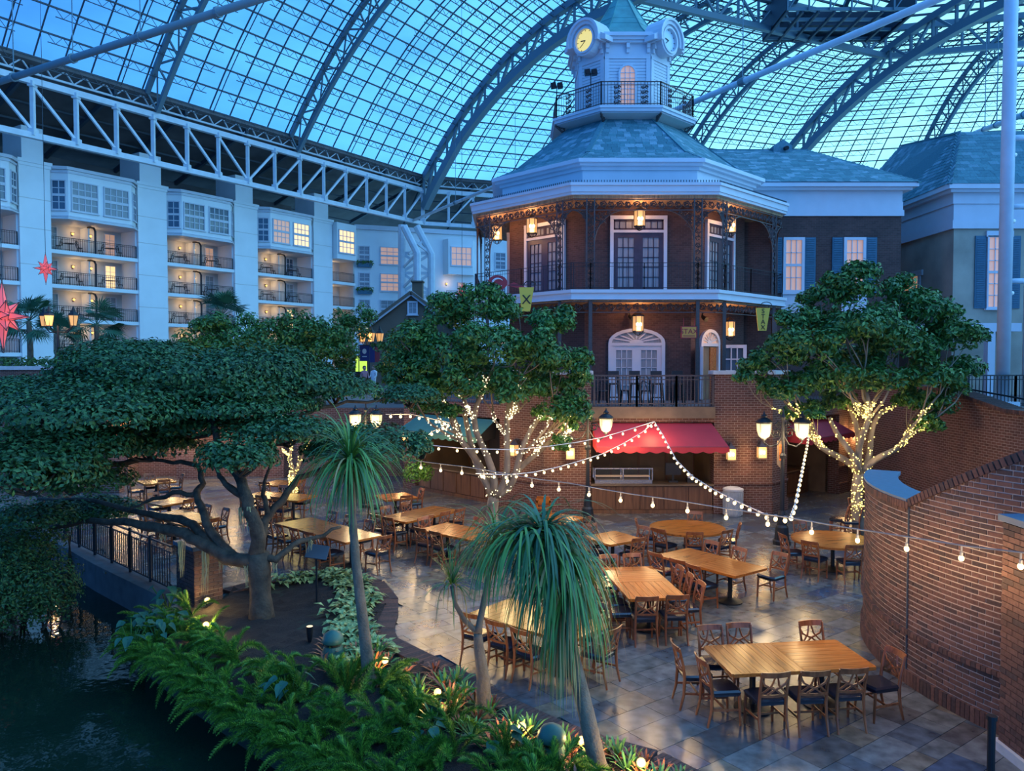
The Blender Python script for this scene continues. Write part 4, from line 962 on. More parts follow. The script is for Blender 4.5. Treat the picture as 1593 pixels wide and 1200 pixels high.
for (z0, hh, pr) in ((0, .245, .02), (.25 + ch * 7, ch * 1.0, .025)):
    w_ = .078; dth = math.degrees(w_ / QR); th = 144
    while th < 206.6:
        a = math.radians(th); n = V((math.cos(a), math.sin(a), 0)); t = V((-n.y, n.x, 0)); its.append((qp(th, QR - .02 + pr, z0 + hh / 2), t * (w_ / 2 - .005), n * .045, V((0, 0, hh / 2 - .005)), brk())); th += dth
pieces(wr_, 'brick', its, 300)
its = []; th = 144; dth = math.degrees(.08 / QR)
while th < 206.6:
    a = math.radians(th); n = V((math.cos(a), math.sin(a), 0)); t = V((-n.y, n.x, 0)); zt = ztop(th)
    t2 = t if th < 184 else (t + V((0, 0, .50))).normalized(); up = n.cross(t2); up = up if up.z > 0 else -up
    if th < 184: its.append((qp(th, QR - .03, zt - .04), t * .034, n * .065, V((0, 0, .055)), brk()))
    else: its.append((qp(th, QR - .15, zt), t2 * .034, n * .19, up * .06, brk()))
    th += dth
pieces(wr_, 'coping_brick', its, 300)
its = []
for k in range(8):
    a0 = 145 + 4.8 * k; a = math.radians(a0 + 2.4); n = V((math.cos(a), math.sin(a), 0)); t = V((-n.y, n.x, 0)); its.append((qp(a0 + 2.4, QR - .27, 2.86 + .025), t * .217, n * .29, V((0, 0, .03)), 'blue_stone'))
pieces(wr_, 'coping_slab', its)
m = MB(); m.bar(qp(184, QR + .012, .0), qp(184, QR + .012, 2.8), .02); m.build('control_joint', 'steel_dark', wr_)
# pier at the frame's edge
pr_ = thing('brick_pier', 'warm-lit brick pier with pale stone cap in front of the curved wall', 'pier', (6.75, 9.5, 0))
px0, px1, py0, py1 = 6.36, 7.6, 8.9, 9.93
m = MB(); m.box(px0 + .02, px1, py0, py1 - .02, 0, 3.02); m.build('core', 'mortar', pr_)
its = []
for k in range(38):
    z = .02 + ch * k; off = 0 if k % 2 else .11; y = py0 - off
    while y < py1:
        a, c = max(y, py0), min(y + .225, py1)
        if c - a > .03: its.append((V((px0 + .03, (a + c) / 2, z + ch / 2)), V((.035, 0, 0)), V((0, (c - a) / 2 - .005, 0)), V((0, 0, ch / 2 - .005)), brk()))
        y += .225
    for x in (px0 + .06, px0 + .29, px0 + .52, px0 + .75): its.append((V((x + .11, py1 - .02, z + ch / 2)), V((.105, 0, 0)), V((0, .03, 0)), V((0, 0, ch / 2 - .005)), brk()))
pieces(pr_, 'brick', its, 300)
m = MB(); m.box(px0 - .04, px1, py0, py1 + .04, 3.02, 3.1); m.build('cap', 'blue_stone', pr_); m = MB(); m.box(px0 - .06, px1, py0, py1 + .05, 0, .14); m.build('base', 'stone_cap', pr_)
bp_ = thing('bollard', 'short black post beside the brick pier', 'post', F(1541, 1215)); p = F(1541, 1215)
m = MB(); m.tube([p, p + V((0, 0, .78))], .045, 10); m.build('shaft', 'black_iron', bp_); m = MB(); m.tube([p + V((0, 0, .75)), p + V((0, 0, .8))], .06, 10); m.build('cap', 'black_iron', bp_); m = MB(); m.tube([p, p + V((0, 0, .03))], .1, 12); m.build('foot', 'black_iron', bp_)
# stair wall and raised terrace behind
sw = thing('wall_back_right', 'tall brick ramp wall behind the curved wall', 'wall', (13, 24, 0), kind='structure')
prof = [(30.5, 0), (30.5, 4.35), (22.9, 4.15), (20.2, 3.72), (14, 3.68), (14, 0)]
m = MB(); m.prism([V((13.0, y, z)) for y, z in prof], (.5, 0, 0)); m.build('brickwork', 'brick_tex', sw, uv=True)
its = []
for (y0, z0), (y1, z1) in zip(prof[1:4], prof[2:5]):
    n_ = int(math.hypot(y1 - y0, z1 - z0) / .085)
    for k in range(n_): f = (k + .5) / n_; its.append((V((13.2, lerp(y0, y1, f), lerp(z0, z1, f) + .04)), V((.3, 0, 0)), V((0, .036, 0)), V((0, 0, .055)), brk()))
pieces(sw, 'coping_brick', its, 300)
m = MB(); m.box(13.5, 36, 14, 33, 3.3, 3.6); tag(m.build('terrace_right', 'promenade'), 'raised terrace floor in front of the stucco house', 'floor', kind='structure')
m = MB(); m.box(13.4, 13.8, 26, 33, 0, 3.3); tag(m.build('wall_terrace', 'brick_tex', uv=True), 'brick wall carrying the raised terrace', 'wall', kind='structure')
tr = thing('terrace_railing', 'black iron railing on the raised terrace by the stucco house', 'railing', (17, 26, 3.6))
iron_rail(tr, [V((14.5, 24.5, 0)), V((16.2, 24.8, 0)), V((18, 25, 0)), V((20, 25.2, 0))], 3.6, 1.0, .13)
m = MB(); m.bar((13.6, 24, 4.3), (15.2, 22.4, 3.9), .05); m.build('handrail', 'black_iron', tr)
# white ladder mast
mk = thing('white_mast', 'tall white twin-pipe steel mast with rungs in front of the stucco house', 'mast', (15.95, 25, 3.6))
x0_, x1_ = W(1562, 500, 25).x, W(1597, 500, 25).x
for x, r in ((x0_, .20), (x1_ + .05, .14)): m = MB(); m.tube([(x, 25, 3.6), (x + (.02 if r > .15 else .0), 25, 24)], r, 14); m.build('pipe', 'steel_white', mk, smooth=True)
for y in (438, 322, 215, 100, -20):
    p = W(1562, y, 25); m = MB(); m.tube([(x0_, 25, p.z), (x1_ + .1, 25, p.z + .02)], .09, 10); m.tube([(x0_, 25.0, p.z - .1), (x0_ + .3, 25.6, p.z - .28), (x1_ + .1, 25.9, p.z - .3)], .07, 8); m.build('rung', 'steel_white', mk, smooth=True)
m = MB(); m.box(x0_ - .35, x0_ + .35, 24.65, 25.35, 3.55, 3.75); m.build('foot_plate', 'steel_white', mk)

# ------------------------------------------------------------------ tables and chairs
def planks_sq(parent, hw):
    n = 8; w = 2 * hw / n; me = {}
    for k in range(n):
        m = MB(); y = -hw + w * (k + .5); m.box(-hw + .012, hw - .012, y - w / 2 + .0025, y + w / 2 - .0025, .722, .750); m.build('plank', 'wood_top', parent)
    m = MB()
    for s_ in (-1, 1): m.box(-hw, hw, s_ * hw - .014, s_ * hw + .014, .705, .752); m.box(s_ * hw - .014, s_ * hw + .014, -hw + .014, hw - .014, .705, .752)
    m.box(-hw + .014, hw - .014, -hw + .014, hw - .014, .69, .72); m.build('edge_band', 'wood_top', parent)
def pedestal(parent, r=.26):
    m = MB(); m.lathe([(.045, .05), (.045, .69)], 12); m.build('pedestal', 'black_iron', parent, smooth=False)
    m = MB(); m.lathe([(r, 0), (r, .025), (r * .6, .05), (.06, .085)], 20); m.build('base', 'black_iron', parent)
    m = MB(); m.bar((-.25, -.25, .68), (.25, .25, .68), .05, .03); m.bar((-.25, .25, .68), (.25, -.25, .68), .05, .03); m.build('spider', 'black_iron', parent)
HWT = .525
tsq = thing('square_table', '', 'table'); planks_sq(tsq, HWT); pedestal(tsq)
trd = thing('round_table', '', 'table'); RR = .95; n = 14
for k in range(n):
    y0, y1 = -RR + 2 * RR * k / n + .003, -RR + 2 * RR * (k + 1) / n - .003; m = MB(); P = []
    for j in range(5): y = lerp(y0, y1, j / 4); P.append((math.sqrt(max(RR * RR - y * y, .0004)), y, .722))
    for j in range(5): y = lerp(y1, y0, j / 4); P.append((-math.sqrt(max(RR * RR - y * y, .0004)), y, .722))
    m.prism(P, (0, 0, .028)); m.build('plank', 'wood_top', trd)
m = MB()
for k in range(32):
    a, c = 2 * PI * k / 32, 2 * PI * (k + 1) / 32; m.prism([V((r * math.cos(x), r * math.sin(x), .70)) for r, x in ((RR - .03, a), (RR + .012, a), (RR + .012, c), (RR - .03, c))], (0, 0, .05))
m.lathe([(RR - .1, .69), (RR - .1, .72)], 24); m.build('edge_band', 'wood_top', trd); pedestal(trd, .34)
# chair: lattice back, black cushion, four legs
chp = thing('dining_chair', '', 'chair')
m = MB(); pr = [(-.2, -.2), (.2, -.2), (.225, .2), (.1, .235), (-.1, .235), (-.225, .2)]
m.prism([V((x * .97, y * .97, .42)) for x, y in pr], (0, 0, .03)); m.loft([V((x, y, .45)) for x, y in pr], [V((x * 1.02, y * 1.02, .475)) for x, y in pr]); m.loft([V((x * 1.02, y * 1.02, .475)) for x, y in pr], [V((x * .9, y * .9, .5)) for x, y in pr]); m.add([V((x * .9, y * .9, .5)) for x, y in pr], [(0, 1, 2, 3, 4, 5)]); m.build('seat', 'vinyl', chp)
for s_ in (-1, 1):
    m = MB(); m.tube([(s_ * .2, .19, .43), (s_ * .2, .2, .2), (s_ * .205, .21, 0)], [.024, .021, .016], 6); m.build('leg', 'wood_chair', chp)
    m = MB(); m.tube([(s_ * .2, -.27, 0), (s_ * .195, -.215, .22), (s_ * .19, -.2, .45), (s_ * .19, -.225, .65), (s_ * .195, -.285, .9)], [.016, .021, .024, .021, .018], 6); m.build('leg', 'wood_chair', chp)
    m = MB(); m.bar((s_ * .2, .19, .22), (s_ * .195, -.21, .24), .018, .03); m.build('stretcher', 'wood_chair', chp)
m = MB(); m.bar((-.2, .0, .225), (.2, .0, .225), .018, .028); m.build('stretcher', 'wood_chair', chp)
def backp(x, z):
    y = -.2 - .025 * max(0, (z - .45) / .2) if z < .65 else -.225 - .06 * (z - .65) / .25
    return V((x, y - .035 * (1 - (x / .2) ** 2), z))
def bstrip(m, pts, h, t=.02):
    for p, q in zip(pts[:-1], pts[1:]): m.bar(backp(*p), backp(*q), t, h)
xs = [-.2 + .4 * k / 8 for k in range(9)]
for z0, z1 in ((.845, .925), (.56, .595)):
    m = MB()
    for x, x2 in zip(xs[:-1], xs[1:]):
        P = [backp(x, z0), backp(x2, z0), backp(x2, z1), backp(x, z1)]; m.prism(P, (0, -.02, 0))
    m.build('back_rail', 'wood_chair', chp)
m = MB()
bstrip(m, [(-.19, .82), (-.15, .74), (-.06, .69), (0, .665), (.06, .69), (.15, .74), (.19, .82)], .024); bstrip(m, [(-.19, .59), (-.12, .65), (-.05, .73), (-.02, .845)], .022); bstrip(m, [(.19, .59), (.12, .65), (.05, .73), (.02, .845)], .022); bstrip(m, [(-.1, .59), (0, .67), (.1, .59)], .022)
m.build('lattice', 'wood_chair', chp)
TABLES = [  # name, kind, centre, angle, description, chairs (side, offset, extra out)
 ('2', (4.02, 11.13), 7, 'the front table by the curved wall', [('S', -.62, 0), ('S', -.05, .02), ('S', .5, 0), ('N', -.82, 0), ('N', -.34, .04), ('N', .86, 0), ('W', -.28, -.02), ('W', .26, .16), ('E', -.42, .0)]),
 ('2', (2.52, 14.92), -83, 'the gleaming middle long table', [('S', -.75, 0), ('S', -.2, .02), ('S', .35, 0), ('S', .85, .04), ('N', -.35, 0), ('N', .2, 0), ('N', .75, .02), ('E', -.3, .02), ('E', .26, 0), ('W', -.28, 0), ('W', .25, .03)]),
 ('2', (4.26, 16.45), -54, 'the angled table with pulled-out chair', [('S', -.75, 0), ('S', -.1, .04), ('S', .42, .1), ('N', -.7, 0), ('N', .05, 0), ('N', .85, .35)]),
 ('1', (2.45, 18.65), -57, 'the small square table by the lamppost', [('S', 0, 0), ('E', .05, 0), ('N', .1, .05), ('W', 0, 0)]),
 ('2', (.43, 12.77), -41, 'the table behind the drooping palm', [('S', -.75, 0), ('S', -.15, 0), ('S', .42, .03), ('N', -.7, 0), ('N', -.05, .04), ('N', .6, 0), ('E', .05, .05)]),
 ('2', (-2.57, 21.58), 51, 'the long table below the lit tree', [('S', -.6, 0), ('S', .05, 0), ('S', .62, .04), ('N', -.5, 0), ('N', .3, 0), ('W', -.27, .03), ('W', .27, 0)]),
 ('2', (-1.25, 19.3), -40, 'the table touching the palm crown', [('S', -.6, 0), ('S', .0, .04), ('W', 0, 0), ('N', -.3, 0)]),
 ('3', (-4.73, 19.6), -43, 'the glowing triple table beside the trunk', [('S', -1.35, 0), ('S', -.75, .03), ('S', -.1, 0), ('S', .55, 0), ('S', 1.2, .04), ('N', -1.1, 0), ('N', -.3, 0), ('N', .6, 0), ('E', .1, .3)]),
 ('2', (-9.05, 21.1), -40, 'the double table behind the railing', [('S', -.5, 0), ('S', .45, 0), ('N', .55, .05), ('N', -.35, 0), ('E', 0, .1)]),
 ('1', (-10.5, 23.5), -35, 'the table half hidden by the bough', [('S', 0, 0), ('W', 0, 0), ('N', 0, .02), ('E', 0, .1)]),
 ('1', (-12.7, 27.4), 40, 'the farthest table near the low wall', [('N', 0, 0), ('W', 0, .05), ('E', 0, 0), ('S', 0, .08)]),
 ('2', (-7.4, 24.4), -20, 'the double table behind the tree fork', [('S', -.6, 0), ('S', 0, 0), ('S', .6, .04), ('N', -.5, 0), ('N', .4, 0), ('W', 0, 0)]),
 ('1', (-8.15, 27.0), -20, 'the table seen above the tree fork', [('S', 0, 0), ('E', 0, 0), ('N', 0, .05)]),
 ('1', (-3.7, 24.35), -60, 'the square table near the wooden counter', [('S', 0, 0), ('E', 0, .02), ('N', 0, 0)]),
 ('1', (1.3, 20.95), -40, 'the table peeking out behind the palm', [('E', 0, 0), ('S', 0, 0)]),
 ('r', (4.53, 19.8), 0, 'the round table facing the red awning', [172, 68, 225, 265, 305, 345]),
 ('r', (7.75, 18.5), 0, 'the round table beside the curved wall', [188, 225, 268, 305, 105]),
]
used2 = {}
def side_word(d):
    if abs(d.x) > abs(d.y): return 'pond side' if d.x < 0 else 'stair side'
    return 'viewer side' if d.y < 0 else 'pavilion side'
def put(proto, key, loc, rz, label, group):
    if key not in used2:
        used2[key] = 1; proto.location = loc; proto.rotation_euler = (0, 0, rz); return tag(proto, label, None, group)
    return copy_tree(proto, loc, rz, label, group=group)
for kind, cxy, an, desc, chairs in TABLES:
    c = V((*cxy, .022)); a = math.radians(an); ux, uy = V((math.cos(a), math.sin(a), 0)), V((-math.sin(a), math.cos(a), 0)); lst = []
    if kind == 'r':
        put(trd, 'r', c, .3, 'round orange plank table, ' + desc, 'round plank tables')
        for th in chairs: d = V((math.cos(math.radians(th)), math.sin(math.radians(th)), 0)); lst.append((c + d * (RR + .06), math.radians(th) + PI / 2, d))
    else:
        n = int(kind)
        for k in range(n):
            off = (k - (n - 1) / 2) * (2 * HWT + .004); nm = '' if n == 1 else ['pond-end piece of ', 'middle piece of ', 'far-end piece of '][(0 if k == 0 else (2 if k == n - 1 else 1)) if an > -80 else (2 if k == 0 else 0)]
            put(tsq, 's', c + ux * off, a + (PI / 2 if k % 2 == 0 else 0) + (PI if k else 0), 'square orange plank table, %s%s' % (nm, desc), 'square plank tables')
        hl = n * HWT
        for sd, off, ext in chairs:
            ji = math.radians(U(-6, 6)); e = .10 + ext
            if sd == 'S': lst.append((c + ux * off - uy * (HWT + e), a + ji, -uy))
            elif sd == 'N': lst.append((c + ux * off + uy * (HWT + e), a + PI + ji, uy))
            elif sd == 'W': lst.append((c - ux * (hl + e) + uy * off, a - PI / 2 + ji, -ux))
            else: lst.append((c + ux * (hl + e) + uy * off, a + PI / 2 + ji, ux))
    cnt = {}; tot = {}
    for p, rz, d in lst: tot[side_word(d)] = tot.get(side_word(d), 0) + 1
    for p, rz, d in sorted(lst, key=lambda q: q[0].x):
        w_ = side_word(d); k = cnt.get(w_, 0); cnt[w_] = k + 1
        put(chp, 'c', p, rz, 'wooden lattice-back chair, %son the %s of %s' % ((ORD[k] + ' ') if tot[w_] > 1 else '', w_, desc), 'lattice-back dining chairs')
for k, (x, y, rz) in enumerate(((1304, 834, 60), (1322, 838, 80), (1338, 826, 200))):
    p = F(x, y); put(chp, 'c', V((p.x, p.y, .022)), math.radians(rz), 'wooden lattice-back chair, %s of three standing under the yellow-lit tree' % ORD[k], 'lattice-back dining chairs')

# ------------------------------------------------------------------ bars, awnings, kiosks
def counter(i, u0, u1, a0, a1, label):
    o = thing('bar_counter', label, 'counter', OP(i, (a0 + a1) / 2, (u0 + u1) / 2, 0)); m = MB(); facebox(m, i, u0, u1, a0, a1 - .03, 0, .95); m.build('body', 'wood_bar', o)
    n_ = max(2, int((u1 - u0) / .75))
    for k in range(n_): m = MB(); p, q = lerp(u0, u1, k / n_), lerp(u0, u1, (k + 1) / n_); facebox(m, i, p + .02, q - .02, a1 - .03, a1, .16, .9); m.build('panel', 'wood_bar', o)
    m = MB(); facebox(m, i, u0, u1, a1 - .03, a1 + .02, 0, .14); m.build('kick_board', 'wood_bar', o)
    m = MB(); facebox(m, i, u0 - .02, u1 + .02, a0 - .05, a1 + .1, .95, 1.0); m.build('worktop', 'wood_panel', o); return o
counter(0, -2.18, 1.83, AB - .75, AB - .05, 'long wooden bar counter under the red awning'); counter(1, -2.95, 1.65, AB - .75, AB - .05, 'wooden bar counter under the green awning'); counter(7, -2.2, 1.2, AB - 1.7, AB - 1.0, 'wooden bar counter in the recess behind the tall lamppost')
def awning(i, u0, u1, a0, z0, a1, z1, matn, label):
    o = thing('awning', label, 'awning', OP(i, a0, (u0 + u1) / 2, z0)); n_, t_ = fn(i); d = V((0, 0, -.012))
    P = [OP(i, a0, u0, z0), OP(i, a0, u1, z0), OP(i, a1, u1 + .25, z1), OP(i, a1, u0 - .0, z1)]; m = MB(); m.add(P + [p + d for p in P], [(3, 2, 1, 0), (4, 5, 6, 7), (0, 1, 5, 4), (1, 2, 6, 5), (2, 3, 7, 6), (3, 0, 4, 7)]); m.build('canopy', matn, o)
    k_ = int((u1 - u0) / .36); m = MB(); W_ = u1 + .25 - u0
    for k in range(k_):
        q0, q1 = u0 + W_ * k / k_, u0 + W_ * (k + 1) / k_; pts = [OP(i, a1 + .012, q0, z1), OP(i, a1 + .012, q0, z1 - .13)]
        for j in range(1, 6): f = j / 6; pts.append(OP(i, a1 + .012, lerp(q0, q1, f), z1 - .13 - .06 * math.sin(PI * f)))
        pts += [OP(i, a1 + .012, q1, z1 - .13), OP(i, a1 + .012, q1, z1)]; m.prism(pts, n_ * .008)
    m.build('valance', matn, o)
    for u, e in ((u0, 0), (u1, .25)): m = MB(); m.prism([OP(i, a0, u, z0 - .03), OP(i, a1, u + e, z1 - .02), OP(i, a1, u + e, z1 - .16), OP(i, a0, u, z1 - .1)], t_ * .01); m.build('side_flap', 'black_iron' if u == u1 else matn, o)
    m = MB(); m.bar(OP(i, a0, u0 + .05, z1), OP(i, a1, u0 + .05, z1), .03); m.bar(OP(i, a0, u1 - .05, z1), OP(i, a1, u1 + .15, z1), .03); m.bar(OP(i, a1 - .02, u0, z1), OP(i, a1 - .02, u1 + .2, z1), .03); m.build('frame', 'brown_iron', o)
awning(0, -2.15, 1.75, AB + .02, 3.02, AB + 1.25, 2.36, 'awning_red', 'bright red scalloped awning over the bar counter'); awning(1, -2.7, 1.5, AB + .02, 3.0, AB + 1.1, 2.45, 'awning_green', 'green awning behind the tree wrapped in white lights'); awning(7, -2.4, 1.3, AB - .3, 2.95, AB + .6, 2.4, 'awning_red', 'red awning over the recessed kiosk')
# display case, till, bin, high chair
dc = thing('display_case', 'glass food display case with lit shelf on the bar counter', 'display case', OP(0, AB - .4, -1.2, 1.0)); m = MB(); facebox(m, 0, -2.05, -.15, AB - .7, AB - .15, 1.0, 1.12); m.build('base', 'chrome', dc)
m = MB()
for u in (-2.05, -1.12, -.15):
    for a in (AB - .7, AB - .15): facebox(m, 0, u - .02, u + .02, a - .02, a + .02, 1.12, 1.48)
facebox(m, 0, -2.07, -.13, AB - .72, AB - .12, 1.48, 1.52); m.build('frame', 'chrome', dc); m = MB(); facebox(m, 0, -2.0, -.2, AB - .16, AB - .15, 1.12, 1.48); m.build('glass', 'pane_glass', dc); m = MB(); facebox(m, 0, -2.0, -.2, AB - .6, AB - .3, 1.2, 1.22); m.build('shelf', 'lit_pane_dim', dc)
tl = thing('till', 'black point-of-sale till on the bar counter beside the display case', 'till', OP(0, AB - .4, .6, 1.0)); m = MB(); facebox(m, 0, .45, .75, AB - .6, AB - .35, 1.0, 1.06); m.build('base', 'machine_black', tl); m = MB(); facebox(m, 0, .57, .63, AB - .5, AB - .45, 1.06, 1.3); m.build('stand', 'machine_black', tl); m = MB(); n_, t_ = fn(0); m.obox(OP(0, AB - .42, .6, 1.45), t_ * .26, n_ * .02 + V((0, 0, .0)), V((0, 0, .2))); m.build('screen', 'machine_black', tl)
pm = thing('card_printer', 'small grey receipt printer beside the black till', 'printer', OP(0, AB - .4, 1.15, 1.0)); m = MB(); facebox(m, 0, 1.05, 1.3, AB - .55, AB - .3, 1.0, 1.14); m.build('body', 'machine_black', pm); m = MB(); facebox(m, 0, 1.09, 1.26, AB - .48, AB - .4, 1.14, 1.26); m.build('paper', 'white_trim', pm)
p = F(1140, 803); bn = thing('litter_bin', 'round grey fluted litter bin beside the brick pier', 'bin', p); m = MB(); m.lathe([(.26, 0), (.29, .1), (.30, .8), (.27, .84)], 20, p); m.build('drum', 'bin_grey', bn); m = MB()
for k in range(20): a = 2 * PI * k / 20; m.bar(p + V((.3 * math.cos(a), .3 * math.sin(a), .06)), p + V((.315 * math.cos(a), .315 * math.sin(a), .8)), .03)
m.build('fluting', 'bin_grey', bn); m = MB(); m.lathe([(.33, .84), (.33, .9), (.2, .95), (.18, .9)], 20, p); m.build('lid', 'stone_cap', bn)
p = F(845, 812); hc = thing('high_chair', 'pale wooden child high chair against the brick pier', 'chair', p)
for sx in (-1, 1):
    for sy in (-1, 1): m = MB(); m.bar(p + V((sx * .26, sy * .2, 0)), p + V((sx * .19, sy * .15, .72)), .045); m.build('leg', 'wood_top', hc)
m = MB(); m.box(p.x - .2, p.x + .2, p.y - .16, p.y + .16, .42, .45); m.build('seat', 'wood_top', hc); m = MB(); m.box(p.x - .2, p.x + .2, p.y + .12, p.y + .15, .5, .78); m.build('backrest', 'wood_top', hc); m = MB(); m.box(p.x - .22, p.x + .22, p.y - .2, p.y - .16, .64, .7); m.box(p.x - .22, p.x - .18, p.y - .2, p.y + .16, .64, .7); m.box(p.x + .18, p.x + .22, p.y - .2, p.y + .16, .64, .7); m.build('tray', 'wood_top', hc)
# stools and chairs on the brick terrace
for k, (px, d) in enumerate(((955, 26.3), (988, 26.5), (1022, 26.2), (1055, 26.6))):
    p = W(px, 620, d); p.z = 3.54; s_ = thing('bar_stool', 'black bar stool on the terrace, %s along the iron rail' % ORD[k], 'stool', p, 'terrace stools'); m = MB(); m.box(p.x - .19, p.x + .19, p.y - .18, p.y + .18, 4.25, 4.31); m.build('seat', 'machine_black', s_)
    for sx in (-1, 1):
        for sy in (-1, 1): m = MB(); m.bar(p + V((sx * .2, sy * .2, 0)), p + V((sx * .15, sy * .15, .72)), .035); m.build('leg', 'black_iron', s_)
    m = MB(); m.box(p.x - .19, p.x + .19, p.y + .16, p.y + .19, 4.5, 4.72); m.bar(p + V((-.17, .17, .72)), p + V((-.17, .18, 1.1)), .03); m.bar(p + V((.17, .17, .72)), p + V((.17, .18, 1.1)), .03); m.build('backrest', 'machine_black', s_); m = MB()
    for q in ((-1, -1, 1, -1), (1, -1, 1, 1), (1, 1, -1, 1), (-1, 1, -1, -1)): m.bar(p + V((q[0] * .18, q[1] * .18, .28)), p + V((q[2] * .18, q[3] * .18, .28)), .025)
    m.build('footrest', 'black_iron', s_)
for k, (px, d) in enumerate(((938, 27.2), (972, 27.6), (1005, 27.3))): p = W(px, 620, d); copy_tree(proto_bc, V((p.x, p.y, 3.54)), k * 1.3, 'black iron chair on the brick terrace, %s from the tree' % ORD[k], group='terrace iron chairs')

# ------------------------------------------------------------------ trees and plants
def rdir(zmin=-1.0):
    while True:
        v = V((U(-1, 1), U(-1, 1), U(-1, 1)))
        if .05 < v.length < 1 and v.normalized().z >= zmin: return v.normalized()
def leaf_quad(m, p, n, s, w=.45):
    a = n.cross(rdir()); a = a.normalized() if a.length > .01 else n.orthogonal().normalized(); b_ = n.cross(a)
    m.add([p - a * s * .5, p + b_ * s * w * .5 + n * s * .08, p + a * s * .5, p - b_ * s * w * .5 + n * s * .08], [(0, 1, 2, 3)])
def clump(m, c, rx, ry, rz, n, s, droop=.35, zmin=-.75, mats=3):
    for _ in range(n):
        d = rdir(zmin); rr = R() ** .33; rr = rr * (1 + .14 * math.sin(7 * d.x + 3 * c.x) * math.cos(6 * d.y + 5 * d.z))
        p = c + V((d.x * rx, d.y * ry, d.z * rz)) * rr
        nn = (V((d.x / rx, d.y / ry, d.z / rz)).normalized() + rdir() * .8 + V((0, 0, droop))).normalized()
        m.mi(random.choices(range(mats), [3, 4, 2])[0]); leaf_quad(m, p, nn, s * U(.7, 1.3))
def limb_path(a, c, sag=.0, wig=.12, n=7):
    a, c = V(a), V(c); L = (c - a).length; out = []
    w1, w2 = rdir() * L * wig, rdir() * L * wig * .6
    for k in range(n):
        f = k / (n - 1); out.append(lerp(a, c, f) + w1 * math.sin(PI * f) + w2 * math.sin(2 * PI * f) + V((0, 0, sag * math.sin(PI * f))))
    return out
def ficus(name, label, base, fork, lobes, d, ppm, leaf_n, leaf_s, trunk_r, matp='ficus', prim=None, group=None, sub=2, barkm='bark'):
    """lobes: pixel x, y, radius (px), depth offset; prim: pixel targets of the main limbs"""
    o = thing(name, label, 'tree', base, group); m = MB(); LP = []
    P0 = limb_path(base, fork, 0, .04, 5); m.tube(P0, [trunk_r * 1.25, trunk_r, trunk_r * .92, trunk_r * .9, trunk_r * .8], 9); LP.append((P0, trunk_r)); m.build('trunk', barkm, o, smooth=True)
    ends = []
    for (x, y, dd) in (prim or [(lobes[0][0], lobes[0][1] + lobes[0][2] * .6, 0), (lobes[-1][0], lobes[-1][1] + lobes[-1][2] * .5, -.2)]):
        e = W(x, y, d + dd); P = limb_path(fork + rdir() * trunk_r * .25, e, -.12, .09, 9); m = MB(); m.tube(P, [trunk_r * (.62 - .035 * k) for k in range(9)], 8); m.build('limb', barkm, o, smooth=True); LP.append((P, trunk_r * .55)); ends.append(P)
    fol = MB()
    for (x, y, r, dd) in lobes:
        c = W(x, y, d + dd); rm = r / ppm; n_ = leaf_n * (r / 45) ** 2
        clump(fol, c, rm * .8, rm * .8, rm * .62, int(n_ * .3), leaf_s)
        for _ in range(7):
            q = rdir(-.55); clump(fol, c + V((q.x * rm * .75, q.y * rm * .75, q.z * rm * .6)), rm * U(.32, .5), rm * U(.32, .5), rm * U(.26, .4), int(n_ * .13), leaf_s)
        P = min(ends, key=lambda E: (E[-1] - c).length); q = P[random.choice((5, 6, 8))]; e = c - V((0, 0, rm * .1)); B = limb_path(q, e, -.05, .10, 7); r0 = trunk_r * .24
        m = MB(); m.tube(B, [r0 * (1 - .12 * k) for k in range(7)], 6)
        for s_ in range(sub):
            e2 = c + V((U(-.7, .7) * rm, U(-.7, .2) * rm, U(-.4, .5) * rm)); m.tube(limb_path(B[3 + s_], e2, 0, .1, 5), [r0 * .5, r0 * .45, r0 * .35, .014, .008], 5)
        m.build('branch', barkm, o, smooth=True)
        LP.append((B[:4], r0))
    tag(fol.build('foliage', [matp + '_0', matp + '_1', matp + '_2'], o), kind='stuff')
    return o, LP
def fairy(name, label, LP, zmax, zmin, n, matn, r=.02, pw=8, loc=None):
    m = MB(); cnt = 0
    pts = []
    while cnt < n:
        P, rad = random.choice(LP[:1] * 4 + LP) ; k = random.randrange(len(P) - 1); p = lerp(P[k], P[k + 1], R())
        if not (zmin < p.z < zmax): 
            cnt += .2; continue
        d = rdir(); d.y = -abs(d.y); p = p + d * (rad * (1.08 if P is LP[0][0] else 1.1 * (1 - .6 * k / len(P))) + .02); m.sphere(p, r * U(.7, 1.15), 5, 4); cnt += 1; pts.append(p)
    o = m.build(name, matn); tag(o, label, 'fairy lights', kind='stuff')
    for p in random.sample(pts, 6): point(p + V((0, -.45, 0)), pw * .45, (1, .75, .3), .3)
    return o
base = F(765, 822); fork = W(768, 772, base.y)
ft, LP = ficus('ficus_tree', 'ficus tree with white-lit trunk before the pavilion', base, fork,
  [(640, 528, 44, 0), (690, 490, 42, .4), (745, 478, 45, .2), (788, 486, 34, .5), (858, 502, 40, 0), (878, 565, 42, -.2), (838, 548, 50, -.6), (772, 540, 58, -.8), (700, 556, 54, -.5), (640, 570, 38, 0), (888, 612, 30, 0), (858, 640, 30, -.4), (720, 600, 44, -.6), (800, 605, 42, -.7), (700, 640, 20, -.3), (880, 660, 18, .3), (668, 628, 34, .3), (628, 600, 32, 0), (652, 600, 36, -.3), (612, 560, 22, .2), (890, 640, 30, -.2), (905, 590, 24, 0), (872, 692, 20, -.2), (760, 590, 50, .5), (830, 600, 40, .4)], base.y, 1200 / base.y, 1750, .16, .2, prim=[(700, 645, 0), (722, 640, .3), (748, 615, -.3), (796, 610, .2), (838, 650, -.2), (880, 672, 0)])
